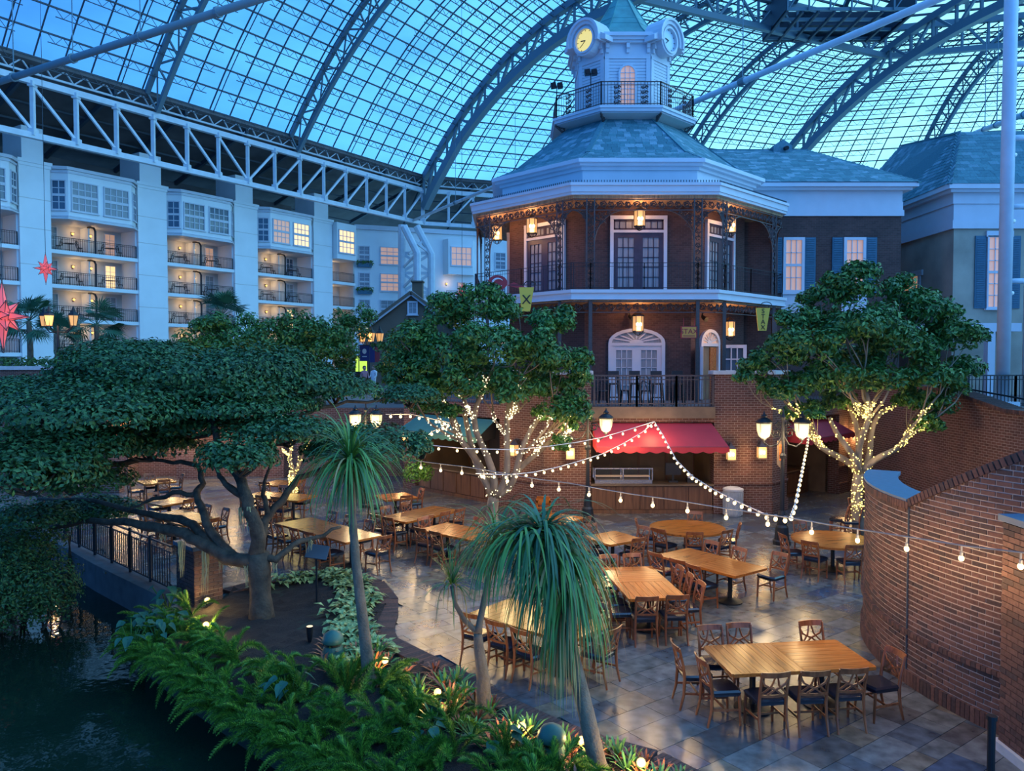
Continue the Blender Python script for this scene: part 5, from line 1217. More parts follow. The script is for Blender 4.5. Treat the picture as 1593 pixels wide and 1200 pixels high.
fairy('fairy_lights', 'white fairy lights wound round the ficus trunk before the pavilion', LP, 4.6, .9, 820, 'fairy_pale', .020)
base = F(1338, 838); fork = W(1336, 735, base.y)
ft2, LP2 = ficus('ficus_tree', 'ficus tree with yellow-lit trunk beside the curved wall', base, fork,
  [(1335, 446, 44, 0), (1282, 458, 38, .3), (1400, 460, 40, .2), (1450, 485, 44, 0), (1488, 525, 44, -.2), (1508, 572, 32, 0), (1246, 494, 36, 0), (1206, 550, 36, -.2), (1178, 572, 28, 0), (1262, 540, 54, -.6), (1332, 505, 58, -.8), (1402, 532, 54, -.6), (1442, 582, 44, -.4), (1380, 590, 40, -.7), (1300, 590, 46, -.6), (1232, 602, 36, -.3), (1490, 605, 26, 0), (1445, 662, 22, -.3), (1262, 640, 24, -.2), (1208, 608, 30, 0), (1236, 640, 22, .2), (1300, 625, 28, .3), (1420, 622, 32, .2), (1468, 632, 28, 0), (1160, 588, 20, 0), (1350, 560, 44, .6), (1285, 500, 40, .5), (1430, 530, 40, .6)], base.y, 1200 / base.y, 1600, .16, .17, prim=[(1290, 650, 0), (1318, 625, .2), (1345, 600, -.3), (1372, 640, .2), (1425, 665, -.1), (1260, 660, 0)])
fairy('fairy_lights', 'yellow fairy lights wound round the ficus trunk by the curved wall', LP2, 3.9, .6, 1050, 'fairy', .020, 10)
base = F(455, 790); fork = W(455, 735, base.y)
ft3, LP3 = ficus('ficus_tree', 'small yellow-lit tree behind the spreading tree', base, fork, [(455, 672, 30, 0), (430, 680, 22, 0), (485, 668, 24, 0)], base.y, 1200 / base.y, 700, .13, .12)
fairy('fairy_lights', 'yellow fairy lights on the small tree behind the spreading tree', LP3, 2.8, .5, 330, 'fairy', .022, 6)
for k, (bx, lab, lobes, d) in enumerate(((400, 'round-headed ficus before the second hotel pilaster', [(320, 530, 45, 0), (368, 520, 48, 0), (410, 535, 50, -.5), (350, 565, 46, -.4), (420, 565, 40, -.4)], 36), (500, 'round-headed ficus beside the blue banners', [(455, 525, 48, 0), (500, 520, 46, 0), (522, 545, 34, -.3), (480, 560, 46, -.5), (525, 575, 26, 0)], 36), (546, 'dark ficus rising in front of the narrow balconies', [(530, 500, 26, 0), (556, 495, 28, 0), (546, 515, 30, 0)], 46), (620, 'leafy ficus between the gabled kiosk and the lit tree', [(615, 545, 34, 0), (640, 520, 30, 0), (612, 575, 24, 0)], 37))):
    base = W(bx, 600, d); base.z = 3.0 if d < 40 else 3.0; fork = V((base.x, base.y, 4.3)); ficus('ficus_tree', lab, base, fork, lobes, d, 1200 / d, 1500, .21, .18)
# ---- the big spreading, layered tree
bt = thing('spreading_tree', 'dark layered spreading tree with bare forked trunk in the mulch bed', 'tree', F(407, 968)); B0 = F(407, 968)
K0 = W(402, 872, 14.9)
def P_(x, y, d): return W(x, y, d)
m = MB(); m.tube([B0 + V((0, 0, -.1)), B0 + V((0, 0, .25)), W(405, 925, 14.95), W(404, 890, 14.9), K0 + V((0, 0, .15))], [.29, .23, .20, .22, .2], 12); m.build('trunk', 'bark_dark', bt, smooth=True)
BR = [
 ([K0, W(352, 868, 15), W(318, 848, 15.2), W(290, 832, 15.4), W(240, 822, 15.8), W(190, 812, 16.3), W(130, 812, 17), W(78, 822, 17.5)], .15),
 ([W(325, 850, 15.2), W(300, 818, 15.6), W(272, 806, 16), W(215, 798, 16.8), W(150, 780, 17.5), W(60, 776, 18)], .11),
 ([W(370, 872, 15), W(335, 838, 15.2), W(315, 800, 15.5), W(303, 768, 16), W(316, 752, 16.4), W(310, 725, 16.6), W(270, 718, 16.8), W(215, 715, 17)], .10),
 ([W(303, 770, 16), W(270, 768, 16.2), W(225, 782, 16.5), W(200, 795, 16.6)], .06),
 ([K0, W(400, 830, 14.8), W(386, 790, 14.8), W(378, 762, 14.9), W(365, 730, 15.2), W(340, 690, 15.8), W(322, 640, 16.5), W(310, 600, 17)], .15),
 ([W(382, 775, 14.8), W(360, 758, 15), W(340, 740, 15.2), W(330, 715, 15.4)], .08),
 ([K0 + V((0, 0, .1)), W(402, 850, 15.4), W(412, 812, 15.8), W(438, 778, 16.2), W(465, 745, 16.6), W(510, 725, 17), W(560, 700, 17.2)], .12),
 ([W(418, 800, 15.9), W(408, 770, 16.2), W(412, 740, 16.6), W(430, 700, 17)], .06),
 ([K0, W(432, 870, 14.9), W(455, 848, 15.2), W(490, 838, 15.6), W(530, 820, 16)], .085),
 ([W(365, 730, 15.2), W(390, 700, 15.8), W(420, 660, 16.5), W(480, 640, 17.5), W(540, 625, 18.5), W(632, 622, 19.5)], .08),
 ([W(310, 600, 17), W(230, 620, 17), W(140, 640, 16), W(60, 660, 15)], .08),
 ([W(215, 715, 17), W(150, 728, 16.6), W(80, 735, 16), W(20, 740, 15.5)], .07)]
for P, r in BR:
    Q = []
    for a, c in zip(P[:-1], P[1:]):
        for k in range(3): Q.append(lerp(a, c, k / 3) + (rdir() * .035 if Q else V((0, 0, 0))))
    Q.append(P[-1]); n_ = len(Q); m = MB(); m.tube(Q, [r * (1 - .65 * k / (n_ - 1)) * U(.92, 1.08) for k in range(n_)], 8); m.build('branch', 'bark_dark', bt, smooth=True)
PADS = [(270, 572, 175, 46, 17.0, 2.0), (400, 565, 95, 42, 17.6, 1.6), (120, 632, 165, 52, 15.2, 2.0), (40, 715, 120, 62, 14.4, 1.6), (522, 602, 74, 30, 18.6, 1.3), (636, 613, 54, 22, 19.6, 1.0), (565, 690, 100, 42, 17.0, 1.4), (440, 665, 95, 30, 16.2, 1.3), (372, 705, 66, 40, 14.9, .9), (235, 682, 76, 40, 17.0, 1.3), (140, 788, 78, 20, 17.8, 1.0), (50, 598, 66, 22, 17.5, 1.2), (200, 545, 95, 26, 18.2, 1.4), (330, 630, 120, 30, 16.4, 1.4), (110, 740, 100, 34, 16.0, 1.2), (60, 800, 60, 24, 16.5, 1.0), (655, 690, 20, 26, 17.4, .6), (335, 598, 150, 38, 17.2, 1.8), (470, 590, 85, 34, 18.0, 1.4), (190, 605, 150, 42, 16.4, 1.9), (300, 655, 120, 30, 17.0, 1.3), (90, 685, 120, 42, 15.2, 1.6), (420, 625, 80, 26, 17.4, 1.2)]
for (x, y, hw, hh, d, dy) in PADS:
    c = W(x, y, d); rx, rz = hw * d / 1200, hh * d / 1200; f = MB(); nl = int(3000 * rx * dy * .8 + 900)
    subs = [(0, 0, 0, 1.0)] + [(U(-.55, .55), U(-.5, .5), U(-.1, .45), U(.4, .62)) for _ in range(6)]
    for _ in range(nl):
        sx, sy, sz, sr = random.choice(subs[:1] * 3 + subs)
        dd = rdir(-.35); rr = R() ** .22; bump_ = 1 + .12 * math.sin(4.3 * dd.x * rx + x) * math.cos(5.1 * dd.y * dy + y)
        p = c + V((dd.x * rx, dd.y * dy, (dd.z * rz if dd.z > 0 else dd.z * rz * .9) * bump_)) * rr * sr + V((sx * rx, sy * dy, sz * rz - .25 * rz))
        nn = (V((dd.x / rx, dd.y / dy, dd.z / rz)).normalized() + rdir() * .7 + V((0, 0, .5))).normalized(); f.mi(random.choices(range(3), [4, 4, 2])[0]); leaf_quad(f, p, nn, U(.075, .135), .55)
    tag(f.build('foliage_pad', ['olive_0', 'olive_1', 'olive_2'], bt), kind='stuff')
    m = MB()
    for k in range(6): e = c + V((U(-.8, .8) * rx, U(-.7, .7) * dy, 0)); m.tube(limb_path(c + V((0, 0, -rz * .9)), e, -.05, .08, 5), [.035, .03, .022, .015, .008], 5)
    m.build('twig', 'bark_dark', bt)
m = MB()
for (x, y, d, L, n_) in ((283, 842, 15.35, .8, 16), (318, 852, 15.15, 1.05, 18), (345, 862, 15.05, .4, 10), (376, 790, 14.8, .55, 9), (388, 788, 14.75, .6, 9), (372, 868, 14.9, .35, 8), (383, 880, 14.8, .5, 8), (480, 838, 15.5, .3, 8), (430, 868, 14.9, .35, 8), (255, 826, 15.7, .25, 8)):
    for k in range(n_):
        p = W(x + U(-5, 5), y, d) + V((0, U(-.06, .06), 0)); l = L * U(.4, 1.0); w_ = .010
        pts = [p + V((U(-.02, .02), U(-.02, .02), -l * j / 4)) for j in range(5)]; m.tube(pts, [w_, w_, w_ * .8, w_ * .6, .002], 3, cap=False)
tag(m.build('hanging_moss', 'moss', bt), kind='stuff')
# ---- shrub mounds over the pond at the left edge
def mound(label, lobes, n, s, mats, group=None):
    o = thing('leafy_shrub', label, 'shrub', (lobes[0][0].x, lobes[0][0].y, WATER_Z), group); f = MB()
    for (c, rx, ry, rz) in lobes: clump(f, c, rx, ry, rz, int(n * rx * ry), s, .6, -.95)
    tag(f.build('foliage', mats, o), kind='stuff'); m = MB()
    for (c, rx, ry, rz) in lobes:
        for k in range(3): m.tube(limb_path(V((c.x + U(-.3, .3) * rx, c.y + U(-.3, .3) * ry, WATER_Z - .1)), c + V((U(-.5, .5) * rx, U(-.5, .5) * ry, 0)), 0, .06, 5), [.03, .025, .02, .015, .01], 5)
    m.build('stems', 'bark_dark', o)
OL = ['olive_0', 'olive_1', 'olive_2']
mound('dense small-leaved shrub overhanging the pond', [(W(20, 905, 16), 1.3, 1.1, 1.0), (W(-60, 915, 15.5), 1.4, 1.2, 1.2), (W(78, 915, 16.2), .65, .8, .75), (W(10, 850, 16.6), 1.2, .9, .5)], 3600, .085, OL)
mound('dark shrub behind the pond railing', [(W(60, 815, 19), 1.2, .9, .45), (W(10, 790, 19), 1.4, .9, .8), (W(100, 790, 20), .9, .7, .4)], 900, .1, OL)
# ---- fan palms on the hotel promenade
for k, (px, py, d, sc) in enumerate(((45, 500, 46, 1.15), (150, 505, 46, 1.1), (345, 492, 48, 1.15), (88, 520, 44, .9))):
    top = W(px, py, d); o = thing('fan_palm', ['fan palm beside the red hanging star', 'fan palm behind the four-lantern lamp', 'fan palm at the foot of the second hotel pilaster', 'low fan palm behind the brick planter'][k], 'palm', (top.x, top.y, 3.0), 'fan palms by the hotel')
    m = MB(); m.tube([(top.x, top.y, 3.0), (top.x + .05, top.y, 3 + (top.z - 3) * .6), (top.x, top.y, top.z)], [.2, .17, .14], 8); m.build('trunk', 'bark_palm', o)
    for j in range(22):
        az = U(0, 2 * PI); el = U(-.75, 1.35); d0 = V((math.cos(az) * math.cos(el), math.sin(az) * math.cos(el), math.sin(el))); c = top + d0 * .8 * sc; side = d0.cross(V((0, 0, 1)))
        side = side.normalized() if side.length > .05 else V((1, 0, 0)); side = (side + rdir() * .5).normalized(); nrm = side.cross(d0).normalized(); f = MB(); f.bar(top, c, .03)
        for q in range(-7, 8):
            a = q * .2; dd = (d0 * math.cos(a) + side * math.sin(a)); e = c + dd * .95 * sc + V((0, 0, -.10 * sc - .2 * R())); mid = c + dd * .5 * sc; w_ = (dd.cross(nrm)).normalized() * .045; f.add([c, mid + w_, e, mid - w_], [(0, 1, 2, 3)])
        f.build('frond', 'palm_leaf', o)
# ---- ponytail palms
def ponytail(label, trunk, radii, heads):
    o = thing('ponytail_palm', label, 'palm', trunk[0][0], 'ponytail palms')
    for P, rr in zip(trunk, radii):
        Q = []
        for a, c in zip(P[:-1], P[1:]):
            for k in range(4): Q.append(lerp(a, c, k / 4))
        Q.append(P[-1]); n_ = len(Q); m = MB(); m.tube(Q, [lerp(rr[0], rr[1], (k / (n_ - 1)) ** .5) if k else rr[0] * 1.25 for k in range(n_)], 9); m.build('trunk', 'bark_palm', o, smooth=True)
    for (c, n_, L, up, g, dry, w0) in heads:
        f = MB()
        for k in range(n_):
            az = U(0, 2 * PI); el = U(up[0], up[1]); d0 = V((math.cos(az) * math.cos(el), math.sin(az) * math.cos(el), math.sin(el))); ll = L * U(.6, 1.1); gg = g * U(.75, 1.3); side = d0.cross(V((0, 0, 1))); side = side.normalized() if side.length > .05 else V((1, 0, 0))
            f.mi(2 if R() < dry else random.choice((0, 0, 1))); pts = []; nseg = 9
            p = c + d0 * .05; vel = d0.copy(); hang = False
            for j in range(nseg + 1):
                pts.append(p.copy()); vel = (vel + V((0, 0, -gg / nseg * (1.6)))).normalized(); p = p + vel * ll / nseg
            vs = []
            for j, q in enumerate(pts): w_ = w0 * (1 - (j / nseg) ** 2.2) * (.6 + .4 * min(1, j / 2)) + .001; vs += [q - side * w_, q + side * w_]
            f.add(vs, [(2 * j, 2 * j + 1, 2 * j + 3, 2 * j + 2) for j in range(nseg)])
        tag(f.build('leaf_crown', ['pony' if w0 < .0165 else 'pony_dark', 'pony_b', 'pony_dry'], o), kind='stuff')
b1 = F(577, 1078); ponytail('slender ponytail palm with weeping green crown by the mulch bed', [[b1, W(566, 980, b1.y), W(553, 870, b1.y), W(547, 790, b1.y), W(545, 712, b1.y)]], [(.13, .045)], [(W(545, 722, b1.y), 280, 1.15, (.1, 1.5), 1.6, .02, .016), (W(545, 735, b1.y), 60, 1.0, (-.5, .3), 1.9, .12, .010)])
m = MB()
b2 = F(752, 1118); K2 = W(743, 985, b2.y); ponytail('forked grey ponytail palm with a small spiky head', [[b2, W(752, 1060, b2.y), W(745, 1010, b2.y), K2], [K2, W(722, 965, b2.y), W(708, 940, b2.y - .05), W(703, 912, b2.y - .05)], [K2, W(752, 940, b2.y + .1), W(762, 890, b2.y + .2), W(770, 850, b2.y + .2)]], [(.15, .06), (.045, .03), (.055, .04)],
  [(W(703, 912, b2.y - .05), 60, .55, (.2, 1.5), .7, .03, .010), (W(703, 908, b2.y - .05), 14, .75, (-.1, .4), 3.5, .5, .006), (W(772, 848, b2.y + .2), 150, 1.1, (.0, 1.4), 1.6, .12, .011)])
b3 = F(935, 1215); ponytail('tall ponytail palm with heavy drooping crown over the tables', [[b3, W(912, 1110, b3.y), W(890, 1020, b3.y), W(880, 950, b3.y), W(876, 890, b3.y), W(856, 850, b3.y), W(825, 838, b3.y)]], [(.13, .06)],
  [(W(815, 838, b3.y), 170, 1.15, (.1, 1.15), 1.9, .02, .016), (W(845, 835, b3.y), 200, 1.1, (.2, 1.3), 1.8, .0, .018), (W(870, 870, b3.y), 200, 1.25, (-.1, 1.0), 2.0, .05, .016), (W(885, 915, b3.y), 150, 1.15, (-.4, .5), 2.4, .2, .012), (W(872, 950, b3.y), 130, 1.15, (-1.2, -.2), 2.6, .75, .008)])
# ---- foxtail ferns: shared plume meshes
def plume(name, L, curl, rise, matn):
    m = MB(); P = []; n_ = 26
    for k in range(n_ + 1):
        s_ = k / n_; P.append(V((L * s_ * (1 - .12 * curl * s_), 0, rise * math.sin(min(1, s_ * .8) * PI * .62) - curl * .55 * L * s_ ** 2.6)))
    for k in range(1, n_ + 1):
        d = (P[k] - P[k - 1]).normalized(); a = V((0, 1, 0)); b_ = d.cross(a); rad = .07 * math.sin(PI * min(1, .12 + .88 * (k / n_) ** .8)) ** .6 + .006
        for j in range(10):
            th = 2 * PI * (j + .5 * (k % 2)) / 10 + U(-.2, .2); o_ = (a * math.cos(th) + b_ * math.sin(th)); tip = P[k] + o_ * rad * U(.8, 1.15) + d * rad * .8; w_ = d.cross(o_) * .008; m.mi(random.choices((0, 1, 2), (4, 3, 3))[0]).add([P[k] - w_, P[k] + w_, tip], [(0, 1, 2)])
    m.tube(P, .006, 3, cap=False); me_o = m.build(name, matn); me = me_o.data; bpy.data.objects.remove(me_o); return me
FG = ['fern_0', 'fern_1', 'fern_2']
PL = [plume('frond', .7, .5, .40, FG), plume('frond', .78, .9, .36, FG), plume('frond', .6, .2, .46, FG), plume('frond', .74, .7, .34, FG), plume('frond', .65, .4, .4, FG)]
PY = plume('frond', .8, .15, .62, ['fern_yellow', 'fern_1', 'fern_yellow'])
bankv = [V((x, y, 0)) for x, y in BANK[3:]]
def fern(p, n_, sc, lean, label, extra=None):
    o = thing('foxtail_fern', label, 'fern', p, 'foxtail ferns on the pond bank')
    for k in range(n_):
        f = bpy.data.objects.new('frond', random.choice(PL)); COL.objects.link(f); f.parent = o; az = lean + random.gauss(0, 1.15); f.rotation_euler = (U(-.25, .25), U(-.45, .15), az); s_ = sc * U(.75, 1.15); f.scale = (s_, s_, s_ * U(.9, 1.1))
    if extra:
        f = bpy.data.objects.new('frond', PY); COL.objects.link(f); f.parent = o; f.rotation_euler = (0, -.5, extra); f.scale = (1.1, 1.1, 1.1)
FERN = []
tries = 0
while len(FERN) < 46 and tries < 6000:
    tries += 1; x, y = U(-6.9, .8), U(8.2, 15.2)
    if not inside((x, y), BEDP): continue
    db = min((V((x, y, 0)) - lerp(a, c, f)).length for a, c in zip(bankv[:-1], bankv[1:]) for f in (0, .25, .5, .75, 1))
    lim = 2.3 if y < 12.3 else .8
    if y < 12.6 and min((V((x, y, 0)) - lerp(EDGE[q], EDGE[q + 1], f)).length for q in range(9, len(EDGE) - 1) for f in (0, .33, .66)) < .85: continue
    if db > lim or any(math.hypot(x - q[0], y - q[1]) < .33 for q in FERN): continue
    if math.hypot(x - F(518, 1045).x, y - F(518, 1045).y) < .65: continue
    if math.hypot(x - b1.x, y - b1.y) < .3 or math.hypot(x - b2.x, y - b2.y) < .3: continue
    FERN.append((x, y, db))
for p_, d_ in resample(bankv[1:], .34):
    FERN.append((p_.x + .12 * d_.y + U(-.08, .08), p_.y - .12 * d_.x + U(-.08, .08), .05))
FERN.sort(key=lambda q: (q[1]))
for k, (x, y, db) in enumerate(FERN):
    where = 'at the water edge' if db < .6 else ('in the middle of the bank' if db < 1.2 else 'beside the bromeliads')
    fern(V((x, y, .02 if db > .4 else -.22)), 15 if db < 1 else 12, U(.85, 1.1) * (.9 if y > 13 else 1), math.radians(215) if db < .9 else U(0, 6.28), 'bright green foxtail fern growing %s' % where, extra=(.6 if k in (30, 38) else None))
# ---- broad-leaved arum clumps
def heart(s, matn):
    m = MB(); c = [V((0, 0, 0)), V((-.22, .25, .0)), V((-.1, .42, .02)), V((.3, .34, .03)), V((1, 0, -.18)), V((.3, -.34, .03)), V((-.1, -.42, .02)), V((-.22, -.25, 0))]
    m.add([q * s for q in [V((.25, 0, -.05))] + c[1:]], [(0, 1, 2), (0, 2, 3), (0, 3, 4), (0, 4, 5), (0, 5, 6), (0, 6, 7), (0, 7, 1)]); o = m.build('leaf', matn); me = o.data; bpy.data.objects.remove(o); return me
HE = [heart(.2, 'taro'), heart(.16, 'taro')]; stemm = MB(); stemm.bar((0, 0, 0), (0, 0, 1), .014); so = stemm.build('stalk', 'fern_2'); STM = so.data; bpy.data.objects.remove(so)
def arum(p, n_, label, h=.5, sc=1.0):
    o = thing('arum_plant', label, 'plant', p, 'broad-leaved arums')
    for k in range(n_):
        az = U(0, 6.28); r = U(.1, .4); q = V((r * math.cos(az), r * math.sin(az), h * U(.6, 1.1))); f = bpy.data.objects.new('leaf', random.choice(HE)); COL.objects.link(f); f.parent = o; f.location = q; f.rotation_euler = (U(-.3, .3), U(.1, .9), az); f.scale = (sc * U(.8, 1.2),) * 3
        s_ = bpy.data.objects.new('stalk', STM); COL.objects.link(s_); s_.parent = o; L = q.length; s_.rotation_euler = V((0, 0, 1)).rotation_difference(q.normalized()).to_euler(); s_.scale = (1, 1, L)
for k, (x, y) in enumerate(((215, 985), (245, 1005), (205, 1015), (265, 985), (262, 950), (660, 1172), (770, 1185), (450, 1100))):
    p = F(x, y, 0); arum(p, 10, 'dark heart-leaved arum, %s along the bank from the railing' % (ORD[k] if k < 12 else 'last'), .45)
# ---- variegated hostas along the edging
hm = MB(); hm.add([V((0, 0, 0)), V((.1, .06, .03)), V((.24, 0, -.03)), V((.1, -.06, .03)), V((.12, 0, .015))], [(0, 4, 1), (1, 4, 2), (2, 4, 3), (3, 4, 0)]); ho = hm.build('leaf', 'hosta'); HM = ho.data; bpy.data.objects.remove(ho)
hpts = []
for k in range(40):
    f = k / 39 * (len(EDGE) - 10.0) + 1.6; i = int(f); i = min(i, len(EDGE) - 2); e = lerp(EDGE[i], EDGE[i + 1], f - i)
    if i > 10: break
    d = (EDGE[i + 1] - EDGE[i]).normalized(); n = V((d.y, -d.x, 0)); hpts.append(e + n * U(.28, .5))
    if i > 4: hpts.append(e + n * U(.6, .85))
for k, (x, y) in enumerate(((520, 985), (530, 1005), (545, 1020), (560, 1040), (540, 1045), (510, 960))): hpts.append(F(x, y, 0))
for k, p in enumerate(hpts):
    o = thing('hosta_plant', 'pale variegated hosta planted along the brick edging', 'plant', (p.x, p.y, .06), 'hostas along the edging')
    for j in range(15):
        f = bpy.data.objects.new('leaf', HM); COL.objects.link(f); f.parent = o; az = U(0, 6.28); r = U(0, .1); f.location = (r * math.cos(az), r * math.sin(az), U(.03, .2)); f.rotation_euler = (U(-.3, .3), U(-.5, .5), az); f.scale = (U(.7, 1.15),) * 3
# ---- bromeliads
def brom(n_, L, mats):
    m = MB()
    for k in range(n_):
        az = 2.4 * k; el = lerp(.35, 1.35, k / n_); d = V((math.cos(az) * math.cos(el), math.sin(az) * math.cos(el), math.sin(el))); s_ = V((-math.sin(az), math.cos(az), 0)); m.mi(0 if k < n_ * .55 else 1); w_ = .018; a, b_, c, e = V((0, 0, .02)), d * L * .4, d * L * .75 + V((0, 0, -.02)), d * L + V((0, 0, -.07)); m.add([a - s_ * w_ * .6, a + s_ * w_ * .6, b_ + s_ * w_, b_ - s_ * w_, c + s_ * w_ * .8, c - s_ * w_ * .8, e], [(0, 1, 2, 3), (3, 2, 4, 5), (5, 4, 6)])
    o = m.build('rosette', mats); me = o.data; bpy.data.objects.remove(o); return me
BM = [brom(20, .34, ['brom_green', 'brom_red']), brom(22, .38, ['brom_green', 'brom_green']), brom(18, .32, ['brom_red', 'brom_red']), brom(20, .36, ['brom_red', 'brom_green'])]
cnt = 0; bl = []
for x, y in ((962, 1190), (985, 1198), (1005, 1202), (1030, 1215), (945, 1180), (975, 1210), (1000, 1222)): bl.append(F(x, y))
while cnt < 58:
    f = U(9.8, len(EDGE) - 1.01); i = int(f); e = lerp(EDGE[i], EDGE[i + 1], f - i); d = (EDGE[i + 1] - EDGE[i]).normalized(); n = V((d.y, -d.x, 0)); p = e + n * U(.15, 1.15)
    if any((p - q).length < .2 for q in bl): cnt += .02; continue
    bl.append(p); cnt += 1
for x, y in ((505, 1048), (520, 1055)): bl.append(F(x, y))
bl.sort(key=lambda p: -p.y)
for k, p in enumerate(bl):
    o = thing('bromeliad', 'red and green strap-leaved bromeliad between ferns and paving', 'bromeliad', (p.x, p.y, .05), 'bromeliads beside the paving'); f = bpy.data.objects.new('rosette', random.choice(BM)); COL.objects.link(f); f.parent = o; f.rotation_euler = (U(-.2, .2), U(-.2, .2), U(0, 6.28)); f.scale = (U(.8, 1.2),) * 3
# pot plant by the green awning counter
o = thing('potted_shrub', 'small lit shrub in a pot beside the wooden counter', 'shrub', F(650, 775)); p = F(650, 775); m = MB(); m.lathe([(.16, 0), (.24, .4), (.26, .42), (.22, .42)], 14, p); m.build('pot', 'concrete', o); f = MB(); clump(f, p + V((0, 0, .95)), .6, .5, .45, 700, .13); tag(f.build('foliage', ['fern_0', 'fern_1', 'ficus_2'], o), kind='stuff')

# ------------------------------------------------------------------ railing, pillars, signs on the pond side
rl = thing('pond_railing', 'black iron railing along the pond kerb', 'railing', V((-10, 19, .06)))
A_, B_ = V((-14.2, 23.0, 0)), V((-7.35, 16.55, 0)); NP_ = 8
for k in range(NP_):
    p, q = lerp(A_, B_, k / NP_), lerp(A_, B_, (k + 1) / NP_); m = MB(); m.bar(p + V((0, 0, .04)), p + V((0, 0, 1.12)), .05); m.build('post', 'black_iron', rl)
    
    for z_, w_, h_ in ((1.06, .05, .03), (.92, .025, .025), (.14, .03, .03)): m = MB(); m.bar(p + V((0, 0, z_)), q + V((0, 0, z_)), w_, h_); m.build('rail', 'black_iron', rl)
    for j in range(1, 9): c = lerp(p, q, j / 9); m = MB(); m.bar(c + V((0, 0, .14)), c + V((0, 0, .95)), .018); m.build('baluster', 'black_iron', rl)
def brick_pillar(label, c, hx, hy, h, rot, capm):
    o = thing('brick_pillar', label, 'pillar', c); ca_, sa_ = math.cos(rot), math.sin(rot); ex_, ey_ = V((ca_, sa_, 0)), V((-sa_, ca_, 0)); m = MB(); m.obox(c + V((0, 0, h / 2)), ex_ * (hx - .015), ey_ * (hy - .015), (0, 0, h / 2)); m.build('core', 'mortar', o); its = []
    for k in range(int(h / .0785)):
        z = .0785 * (k + .5)
        for (nx, tx, hn, ht) in ((ex_, ey_, hx, hy), (-ex_, ey_, hx, hy), (ey_, ex_, hy, hx), (-ey_, ex_, hy, hx)):
            nb = max(1, round(2 * ht / .225)); w_ = 2 * ht / nb; off = w_ / 2 if k % 2 else 0; u = -ht - off
            while u < ht - .01:
                a, b_ = max(u, -ht), min(u + w_, ht)
                if b_ - a > .03: its.append((c + nx * (hn - .028) + tx * (a + b_) / 2 + V((0, 0, z)), tx * ((b_ - a) / 2 - .005), nx * .033, V((0, 0, .0335)), 'brick_%d' % random.choice((0, 3, 3, 1))))
                u += w_
    pieces(o, 'brick', its, 300); m = MB(); m.obox(c + V((0, 0, h + .03)), ex_ * (hx + .05), ey_ * (hy + .05), (0, 0, .04)); m.build('cap', capm, o)
brick_pillar('dark brick pillar at the end of the pond railing', V((-6.6, 16.15, 0)), .42, .3, 1.2, -.75, 'slate_4')
brick_pillar('low brick pillar with white cap beyond the pond', F(86, 790), .38, .38, .85, .2, 'stone_cap')
rp_ = thing('planter_wall', 'low brick planter wall beside the farthest table', 'wall', F(155, 768)); p = F(155, 768); m = MB(); m.box(p.x - .75, p.x + .75, p.y, p.y + .4, 0, 1.0); m.build('brickwork', 'brick_tex', rp_, uv=True); m = MB(); m.box(p.x - .8, p.x + .8, p.y - .05, p.y + .45, 1.0, 1.07); m.build('coping', 'brick_0', rp_)
# retaining wall, promenade behind, brick planter with white coping
m = MB(); m.box(-46, -4.6, 33.5, 34.0, 0, 3.0); tag(m.build('wall_back', 'brick_tex', uv=True), 'long brick retaining wall behind the spreading tree', 'wall', kind='structure')
m = MB(); m.box(-70, 60, 48, 112, -.3, 3.0); m.box(-70, -3.5, 34, 48, 2.7, 3.0); tag(m.build('promenade', 'promenade'), 'raised hotel promenade behind the trees', 'floor', kind='structure')
pw_ = thing('brick_planter', 'brick planter with white stone coping below the fan palms', 'planter', W(60, 585, 42)); a = W(-20, 585, 42); c = W(150, 585, 42); m = MB(); m.box(a.x, c.x, 42, 43.5, 3.0, 4.55); m.build('brickwork', 'brick_tex', pw_, uv=True); m = MB(); m.box(a.x - .1, c.x + .1, 41.9, 43.6, 4.55, 4.75); m.build('coping', 'stone_cap', pw_)
f = MB()
for k in range(9): clump(f, V((lerp(a.x, c.x, (k + .5) / 9), 42.7, 4.95)), .6, .5, .35, 120, .2)
tag(f.build('planting', ['olive_1', 'olive_2', 'fern_2'], pw_), kind='stuff')
COLTOP = []
for k, (x, y, z1) in enumerate(((297, 745, 2.6), (190, 745, 2.6), (430, 742, 2.6))):
    p = F(x, y); COLTOP.append(V((p.x, p.y - .46, z1))); o = thing('brick_column', ['square brick column behind the forked boughs', 'square brick column behind the farthest table', 'square brick column near the small lit tree'][k], 'column', p); m = MB(); m.box(p.x - .45, p.x + .45, p.y - .4, p.y + .4, 0, z1); m.build('shaft', 'brick_tex', o, uv=True); m = MB(); m.box(p.x - .5, p.x + .5, p.y - .45, p.y + .45, z1, z1 + .12); m.build('cap', 'stone_cap', o)
# gabled kiosk
gk = thing('gabled_kiosk', 'small brown gabled kiosk with white window and chimney before the hotel', 'building', W(640, 560, 60)); d = 60; ap, le, re = W(640, 458, d), W(566, 512, d), W(712, 512, d)
m = MB(); m.prism([V((le.x, d, 3)), V((re.x, d, 3)), V((re.x, d, re.z)), V((ap.x, d, ap.z)), V((le.x, d, le.z))], (0, 6, 0)); m.build('wall', 'brown_wall', gk)
m = MB(); m.bar(V((le.x - .3, d + 2.8, le.z - .1)), V((ap.x, d + 2.8, ap.z + .15)), 6.4, .2); m.bar(V((ap.x, d + 2.8, ap.z + .15)), V((re.x + .3, d + 2.8, re.z - .1)), 6.4, .2); m.build('roof', 'brown_wall', gk)
for q in (le, re): m = MB(); m.bar(V((q.x, d - .25, q.z)), V((ap.x, d - .25, ap.z + .1)), .1, .35); m.build('bargeboard', 'white_trim', gk)
